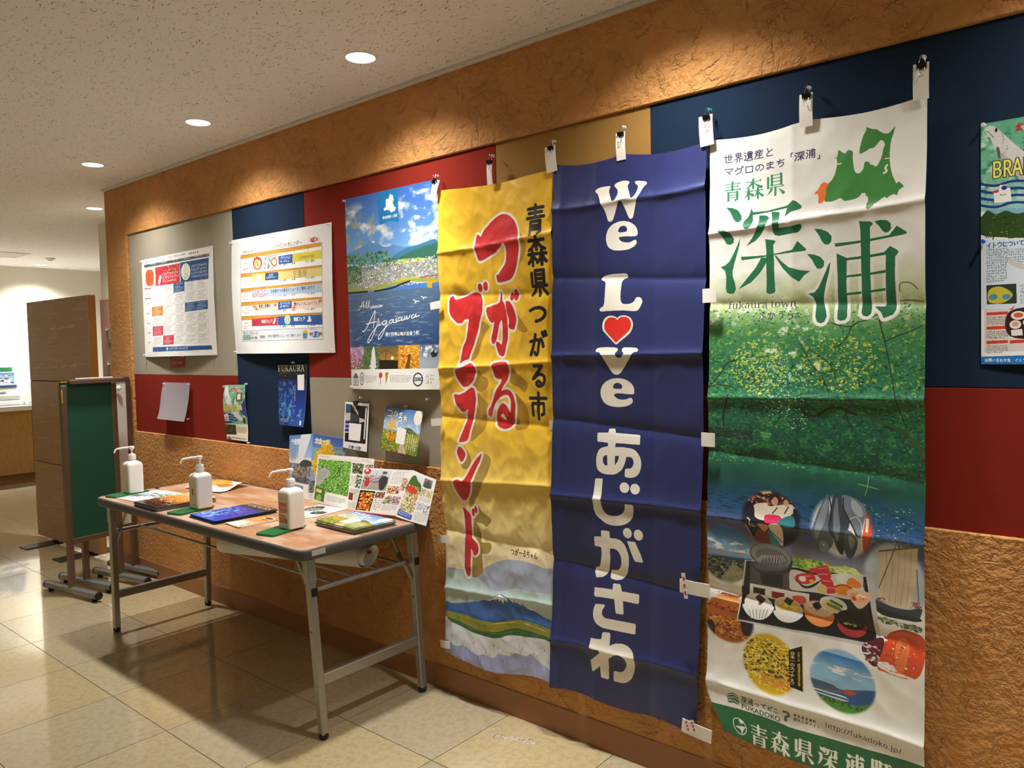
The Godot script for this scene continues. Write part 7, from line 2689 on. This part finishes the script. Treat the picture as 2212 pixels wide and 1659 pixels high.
	solo("clear_tape", sheet([Vector3(1.848, 0.0012, 0.150), Vector3(2.004, 0.0012, 0.080), Vector3(2.026, 0.0012, 0.114), Vector3(1.864, 0.0012, 0.172)], 40, 8, func(u: float, v: float) -> Vector3: return Vector3(0, 0.0008 + 0.0007 * rough.get_noise_2d(u * 3.0, v), 0), tape, tape, 0.0), "strip of clear tape stuck to the floor near the baseboard", "tape")

func build_banners() -> void:
	var none := func(_u: float, _v: float) -> Vector3: return Vector3.ZERO
	var y_hem := func(u: float, v: float) -> Vector3:
		var e := smoothstep(0.82, 1.0, v)
		return Vector3(0.004 * sin(v * 9.0), -0.012 * sin(PI * u) * pow(1.0 - v, 6.0) + 0.012 * e * sin(u * 7.5 + 1.0), 0.024 * e * (0.5 + 0.5 * sin(u * 7.0)) + 0.006 * sin(u * 9.0 + v * 5.0) * (1.0 - v))
	var n_hem := func(u: float, v: float) -> Vector3:
		var e := smoothstep(0.8, 1.0, v)
		return Vector3(0, -0.014 * absf(sin(TAU * u)) * pow(1.0 - v, 10.0) + 0.008 * e * sin(u * 10.0), 0.005 + 0.018 * e * (0.5 + 0.5 * cos(u * 6.5)) + 0.012 * exp(-u * 16.0) * smoothstep(0.0, 0.2, v))
	var f_hem := func(u: float, v: float) -> Vector3:
		var e := smoothstep(0.9, 1.0, v)
		return Vector3(0.06 * e * e * pow(1.0 - u, 6.0), -0.012 * absf(sin(TAU * u)) * pow(1.0 - v, 10.0) + 0.012 * e * pow(1.0 - u, 3.0), 0.020 * e * (1.0 - u) + 0.02 * exp(-(1.0 - u) * 9.0) * smoothstep(0.0, 0.3, v))
	var yb := cloth(paint("yellow"), [Vector2(1.520, 1.942), Vector2(2.064, 1.934), Vector2(2.039, 0.181), Vector2(1.508, 0.160)], [0.125, 0.226, 0.370, 0.485, 0.611, 0.732, 0.845], [0.49], 0.0060, 3, y_hem)
	var nb := cloth(paint("navy"), [Vector2(2.075, 1.946), Vector2(2.619, 1.921), Vector2(2.577, 0.181), Vector2(2.039, 0.185)], [0.078, 0.216, 0.352, 0.483, 0.617, 0.755, 0.900], [0.32, 0.69, 0.06], 0.0016, 13, n_hem)
	var fb := cloth(paint("fuka"), [Vector2(2.627, 1.924), Vector2(3.183, 1.927), Vector2(3.189, 0.181), Vector2(2.601, 0.213)], [0.148, 0.277, 0.422, 0.526, 0.624, 0.762, 0.911], [0.425], 0.0030, 23, f_hem)
	var y := thing("yellow_banner", "yellow cloth banner with big red Japanese brush lettering", "banner")
	part(y, "printed_cloth", yb[0])
	var n := thing("navy_banner", "navy cloth banner with white letters and a red heart", "banner")
	part(n, "printed_cloth", nb[0])
	var f := thing("forest_banner", "white and green cloth banner with forest photo and food tray", "banner")
	part(f, "printed_cloth", fb[0])
	# loops along the top, clips and pins that hold them
	for q in [[y, 1.520, 1.948, 0.032, 0.07, "left end of the yellow banner", -0.35], [y, 1.797, 1.965, 0.024, 0.085, "middle of the yellow banner", 0.0], [n, 2.068, 1.965, 0.042, 0.085, "join of the yellow and navy banners", 0.08], [n, 2.338, 1.958, 0.032, 0.085, "middle of the navy banner", 0.02], [f, 2.622, 1.950, 0.042, 0.085, "join of the navy and forest banners", 0.05], [f, 2.902, 1.948, 0.034, 0.085, "middle of the forest banner", 0.0], [f, 3.172, 1.958, 0.034, 0.085, "right end of the forest banner", 0.0]]:
		strip(q[0], "hanging_loop", Vector3(q[1], q[2], 0.033), q[3], q[4], 0.003, q[6])
		var cy: float = q[2] + q[4] / 2.0 - 0.008
		clip(Vector3(q[1] + 0.002, cy, 0.036), 0.021, "black binder clip at the " + q[5], 0.5 if q[6] < -0.2 else 0.0)
		var px := Vector3(q[1] + 0.003 + (-0.008 if q[6] < -0.2 else 0.0), cy + 0.026, 0.012)
		if q[5].begins_with("join of the navy"):
			pin(px, "turquoise push pin at the " + q[5], mat("1fa59a", 0.3))
		else:
			pin(px, "clear push pin at the " + q[5])
	# loops along the sides
	for q in [[1.512, 1.512], [1.500, 1.067], [1.522, 0.618], [1.518, 0.205]]:
		strip(y, "side_loop", Vector3(q[0], q[1], 0.038), 0.058, 0.028, 0.004, 0.1)
	for q in [[2.062, 1.502], [2.058, 1.079], [2.050, 0.652]]:
		strip(y, "side_loop", Vector3(q[0] - 0.004, q[1], 0.013), 0.055, 0.032, 0.002, 0.0)
	for q in [[2.626, 1.483], [2.618, 1.070], [2.590, 0.636], [2.592, 0.212]]:
		strip(f, "side_loop", Vector3(q[0] + (0.006 if q[1] > 0.8 else 0.0), q[1], 0.070 if q[1] < 0.8 else 0.044), 0.042 if q[1] > 0.8 else 0.095, 0.040, 0.003, -0.1 if q[1] < 0.5 else 0.0)
	# patterned tape
	var film := mat("e9e6e4", 0.2)
	for q in [[2.562, 0.640, 0.012, 0.075, 0.12], [2.566, 0.222, 0.014, 0.036, 0.3], [2.585, 0.226, 0.014, 0.036, 0.35]]:
		var t := thing("printed_tape", "strip of clear tape with red print %s" % ["beside the forest banner, at knee height", "at the lower corner, left of two", "at the lower corner, right of two"][0 if q[1] > 0.5 else 1 if q[0] < 2.575 else 2], "tape", Vector3(q[0], q[1], 0.0765), "pieces of printed tape")
		t.rotation.z = q[4]
		part(t, "film", bx(Vector3.ZERO, Vector3(q[2], q[3], 0.0008), film, 0.0))
		for k in 3:
			part(t, "red_print", bx(Vector3(0, (k - 1) * q[3] * 0.28, 0.0006), Vector3(q[2] * 0.5, q[3] * 0.14, 0.0006), mat("c8283a", 0.4), 0.0))

func bottle(at: Vector3, label: String, print_name: String) -> void:
	var plastic := mat("f0eee6", 0.36)
	plastic.backlight_enabled = true
	plastic.backlight = Color(0.4, 0.4, 0.37)
	var cap := mat("f4f3f0", 0.4)
	var t := thing("pump_bottle", label, "pump bottle", at, "hand sanitiser pump bottles")
	var rings := []
	for q in [[0.0, 0.034, 0.032, 0.008], [0.003, 0.038, 0.0355, 0.010], [0.10, 0.0385, 0.036, 0.010], [0.130, 0.0385, 0.036, 0.011], [0.138, 0.037, 0.0345, 0.013], [0.145, 0.033, 0.031, 0.017], [0.150, 0.025, 0.024, 0.018], [0.153, 0.016, 0.016, 0.0155], [0.160, 0.0145, 0.0145, 0.0144]]:
		var r := rounded(-q[1], -q[2], q[1], q[2], q[3], q[0])
		rings.append(r)
	var b := M.new()
	b.loft(rings)
	part(t, "body", b.mesh(plastic), "milky plastic body")
	var c := M.new()
	c.lathe(Vector3.ZERO, Basis.IDENTITY, [Vector2(0.0, 0.158), Vector2(0.0165, 0.158), Vector2(0.017, 0.160), Vector2(0.017, 0.175), Vector2(0.0165, 0.176), Vector2(0.0165, 0.180), Vector2(0.015, 0.184), Vector2(0.0085, 0.185), Vector2(0.008, 0.188), Vector2(0, 0.188)], 28)
	for k in 28:
		var an := TAU * k / 28.0
		c.box(Vector3(cos(an) * 0.017, 0.1675, sin(an) * 0.017), Vector3(0.0012, 0.013, 0.0014), 0.0, Basis(Vector3.UP, -an))
	part(t, "collar", c.mesh(cap))
	var s := M.new()
	s.lathe(Vector3.ZERO, Basis.IDENTITY, [Vector2(0.0045, 0.186), Vector2(0.0045, 0.203), Vector2(0.008, 0.207), Vector2(0.012, 0.212), Vector2(0.0125, 0.220), Vector2(0.011, 0.2225), Vector2(0, 0.223)], 22)
	part(t, "pump_head", s.mesh(cap))
	var d := Vector3(-0.48, 0, 0.88)
	var nz := M.new()
	nz.tube([Vector3(0, 0.2165, 0), d * 0.03 + Vector3(0, 0.2165, 0), d * 0.062 + Vector3(0, 0.213, 0), d * 0.069 + Vector3(0, 0.209, 0), d * 0.076 + Vector3(0, 0.194, 0)], 0.0052, 12, true, 0.0036)
	part(t, "nozzle", nz.mesh(cap))
	if print_name:
		var m := M.new()
		var hw := 0.028 if print_name == "pinklabel" else 0.024
		m.quad(Vector3(-hw, 0.126 if print_name == "pinklabel" else 0.120, 0.0364), Vector3(hw, 0.126 if print_name == "pinklabel" else 0.120, 0.0364), Vector3(hw, 0.014, 0.0364), Vector3(-hw, 0.014, 0.0364), Vector3.BACK)
		part(t, "sticker", m.mesh(paper(print_name, 0.5)), "pink printed label" if print_name == "pinklabel" else "faded beige label")

func tray(at: Vector3, turn: float, label: String) -> void:
	var green := mat("0d6b34", 0.3)
	var t := thing("bottle_stand", label, "bottle stand", at, "green bottle stands", turn)
	var m := M.new()
	m.loft([rounded(-0.045, -0.09, 0.045, 0.09, 0.014, 0.0), rounded(-0.046, -0.091, 0.046, 0.091, 0.015, 0.003), rounded(-0.046, -0.091, 0.046, 0.091, 0.015, 0.007), rounded(-0.0435, -0.0885, 0.0435, 0.0885, 0.013, 0.0078), rounded(-0.042, -0.087, 0.042, 0.087, 0.012, 0.0062)])
	part(t, "base_plate", m.mesh(green))

func booklet(w: float, h: float, thick: float, print_name: String, side: StandardMaterial3D) -> ArrayMesh:
	# lies flat, head of the print towards -z
	var top := M.new()
	top.quad(Vector3(-w / 2, thick, -h / 2), Vector3(w / 2, thick, -h / 2), Vector3(w / 2, thick, h / 2), Vector3(-w / 2, thick, h / 2), Vector3.UP)
	var mesh := top.mesh(paper(print_name, 0.22))
	var e := M.new()
	e.box(Vector3(0, thick * 0.45, 0), Vector3(w, thick * 0.9, h), 0.0002)
	e.into(mesh, side)
	return mesh

func pile(called: String, print_name: String, at: Vector3, turn: float, w: float, h: float, count: int, thick: float, top_label: String, rest_label: String, group: String, side: StandardMaterial3D, seed_: int) -> void:
	var rng := RandomNumberGenerator.new()
	rng.seed = seed_
	var mesh := booklet(w, h, thick, print_name, side)
	for k in count:
		var last := k == count - 1
		solo(called, mesh, top_label if last else rest_label, "booklet", at + Vector3(rng.randf_range(-0.006, 0.006), (thick + 0.0001) * k, rng.randf_range(-0.006, 0.006)), group if count > 1 else "", turn + rng.randf_range(-0.035, 0.035))

func build_on_table() -> void:
	var white := mat("e9e6e0", 0.6)
	var grey := mat("8a8684", 0.6)
	var y := TOP + 0.001
	tray(Vector3(-0.160, y, 0.494), 0.22, "green stand under the bottle at the far left table end")
	tray(Vector3(0.466, y, 0.500), 0.24, "green stand under the middle bottle")
	tray(Vector3(1.113, y, 0.480), 0.25, "green stand under the bottle with the pink label")
	bottle(Vector3(-0.160, y + 0.0066, 0.466), "plain pump bottle at the far left end of the table", "plainlabel")
	bottle(Vector3(0.470, y + 0.0066, 0.455), "middle pump bottle with a red mark on its side label", "beigelabel")
	bottle(Vector3(1.122, y + 0.0066, 0.440), "nearest pump bottle, with a pink printed label", "pinklabel")
	# piles of leaflets
	pile("lily_booklet", "tsugaru", Vector3(1.275, y, 0.262), -0.06, 0.245, 0.190, 9, 0.0022, "lily booklet on top of the pile at the table's right end", "lily booklet lower down in the pile at the right end", "pile of lily booklets", grey, 4)
	pile("blue_booklet", "bluepamphlet", Vector3(0.705, y, 0.438), -0.06, 0.212, 0.272, 6, 0.0022, "dark blue pond booklet on top of the centre pile", "dark blue pond booklet lower down in the centre pile", "pile of dark blue booklets", mat("3a3836", 0.6), 7)
	pile("orange_leaflet", "orangeleaflet", Vector3(0.890, y, 0.462), -0.08, 0.115, 0.175, 3, 0.0012, "narrow orange leaflet lying on top beside the green stand", "narrow orange leaflet lower down beside the green stand", "few narrow orange leaflets", white, 9)
	pile("photo_sheet", "photosheet", Vector3(0.925, y, 0.205), 0.10, 0.175, 0.20, 1, 0.001, "white sheet with black and white photos behind the labelled bottle", "", "", white, 11)
	pile("white_flyer", "whiteflyer", Vector3(0.005, y, 0.452), 0.12, 0.275, 0.22, 2, 0.001, "white colourful flyer lying at the front left of the table", "white colourful flyer under another one at the front left", "two white flyers", white, 13)
	pile("autumn_booklet", "orangestack", Vector3(0.262, y, 0.470), -0.03, 0.215, 0.270, 8, 0.0024, "orange autumn booklet on top of the left pile", "orange autumn booklet lower down in the left pile", "pile of autumn booklets", grey, 17)
	var wv := func(u: float, v: float) -> Vector3: return Vector3(0, 0.002 + 0.022 * pow(u, 2.0) * (0.5 + 0.5 * sin(v * 5.0 + 0.6)) + 0.003 * (1.0 + sin(u * 6.0)), 0)
	solo("curled_flyer", sheet([Vector3(-0.150, y, 0.035), Vector3(0.135, y, 0.030), Vector3(0.205, y, 0.225), Vector3(-0.085, y, 0.252)], 22, 14, wv, paper("orangesheet", 0.3), white, 0.0005), "curled white and orange flyer at the back left of the table", "flyer")
	var sc := M.new()
	sc.box(Vector3(0, 0.003, 0), Vector3(0.022, 0.006, 0.010), 0.002)
	solo("eraser_scrap", sc.mesh(mat("1a181a", 0.6)), "tiny black scrap near the left end of the table", "scrap", Vector3(-0.196, y, 0.335), "", 0.2)
	# opened brochures leaning on the wall
	var lean := func(k: float) -> Callable:
		return func(u: float, v: float) -> Vector3: return Vector3(0, 0, k * sin(PI * u))
	var spread := func(called: String, label: String, print_name: String, left: Array, right: Array, cut: float, bend: float) -> void:
		var t := thing(called, label, "brochure")
		var src := paint(print_name)
		var wpx := int(src.get_width() * cut)
		for k in 2:
			var sub := src.get_region(Rect2i(0, 0, wpx, src.get_height())) if k == 0 else src.get_region(Rect2i(wpx, 0, src.get_width() - wpx, src.get_height()))
			part(t, "left_page" if k == 0 else "right_page", sheet(quad4(left if k == 0 else right), 14, 10, lean.call(bend if k == 0 else bend * 0.7), mat("ffffff", 0.3, 0.0, sub), white, 0.0012))
	spread.call("coast_brochure", "opened brochure with rocky coast and yellow ginkgo pages, leaning on the wall", "coast", [[0.478, 0.953, 0.012], [0.684, 0.974, 0.022], [0.690, y, 0.072], [0.486, y, 0.030]], [[0.684, 0.974, 0.022], [0.890, 0.962, 0.006], [0.900, y, 0.016], [0.690, y, 0.072]], 0.5, 0.003)
	spread.call("leaf_brochure", "opened brochure with a large green leaf photo, leaning on the wall", "greenspread", [[0.755, 0.890, 0.050], [1.012, 0.898, 0.052], [1.020, y, 0.098], [0.742, y, 0.080]], [[1.012, 0.898, 0.052], [1.128, 0.896, 0.040], [1.136, y, 0.074], [1.020, y, 0.098]], 0.66, 0.003)
	spread.call("festival_brochure", "opened brochure with festival photos overhanging the table's right end", "festival", [[1.092, 0.860, 0.062], [1.376, 0.872, 0.050], [1.324, TOP + 0.012, 0.104], [1.074, y, 0.112]], [[1.376, 0.872, 0.050], [1.506, 0.848, 0.052], [1.500, TOP - 0.002, 0.106], [1.324, TOP + 0.012, 0.104]], 0.515, 0.004)
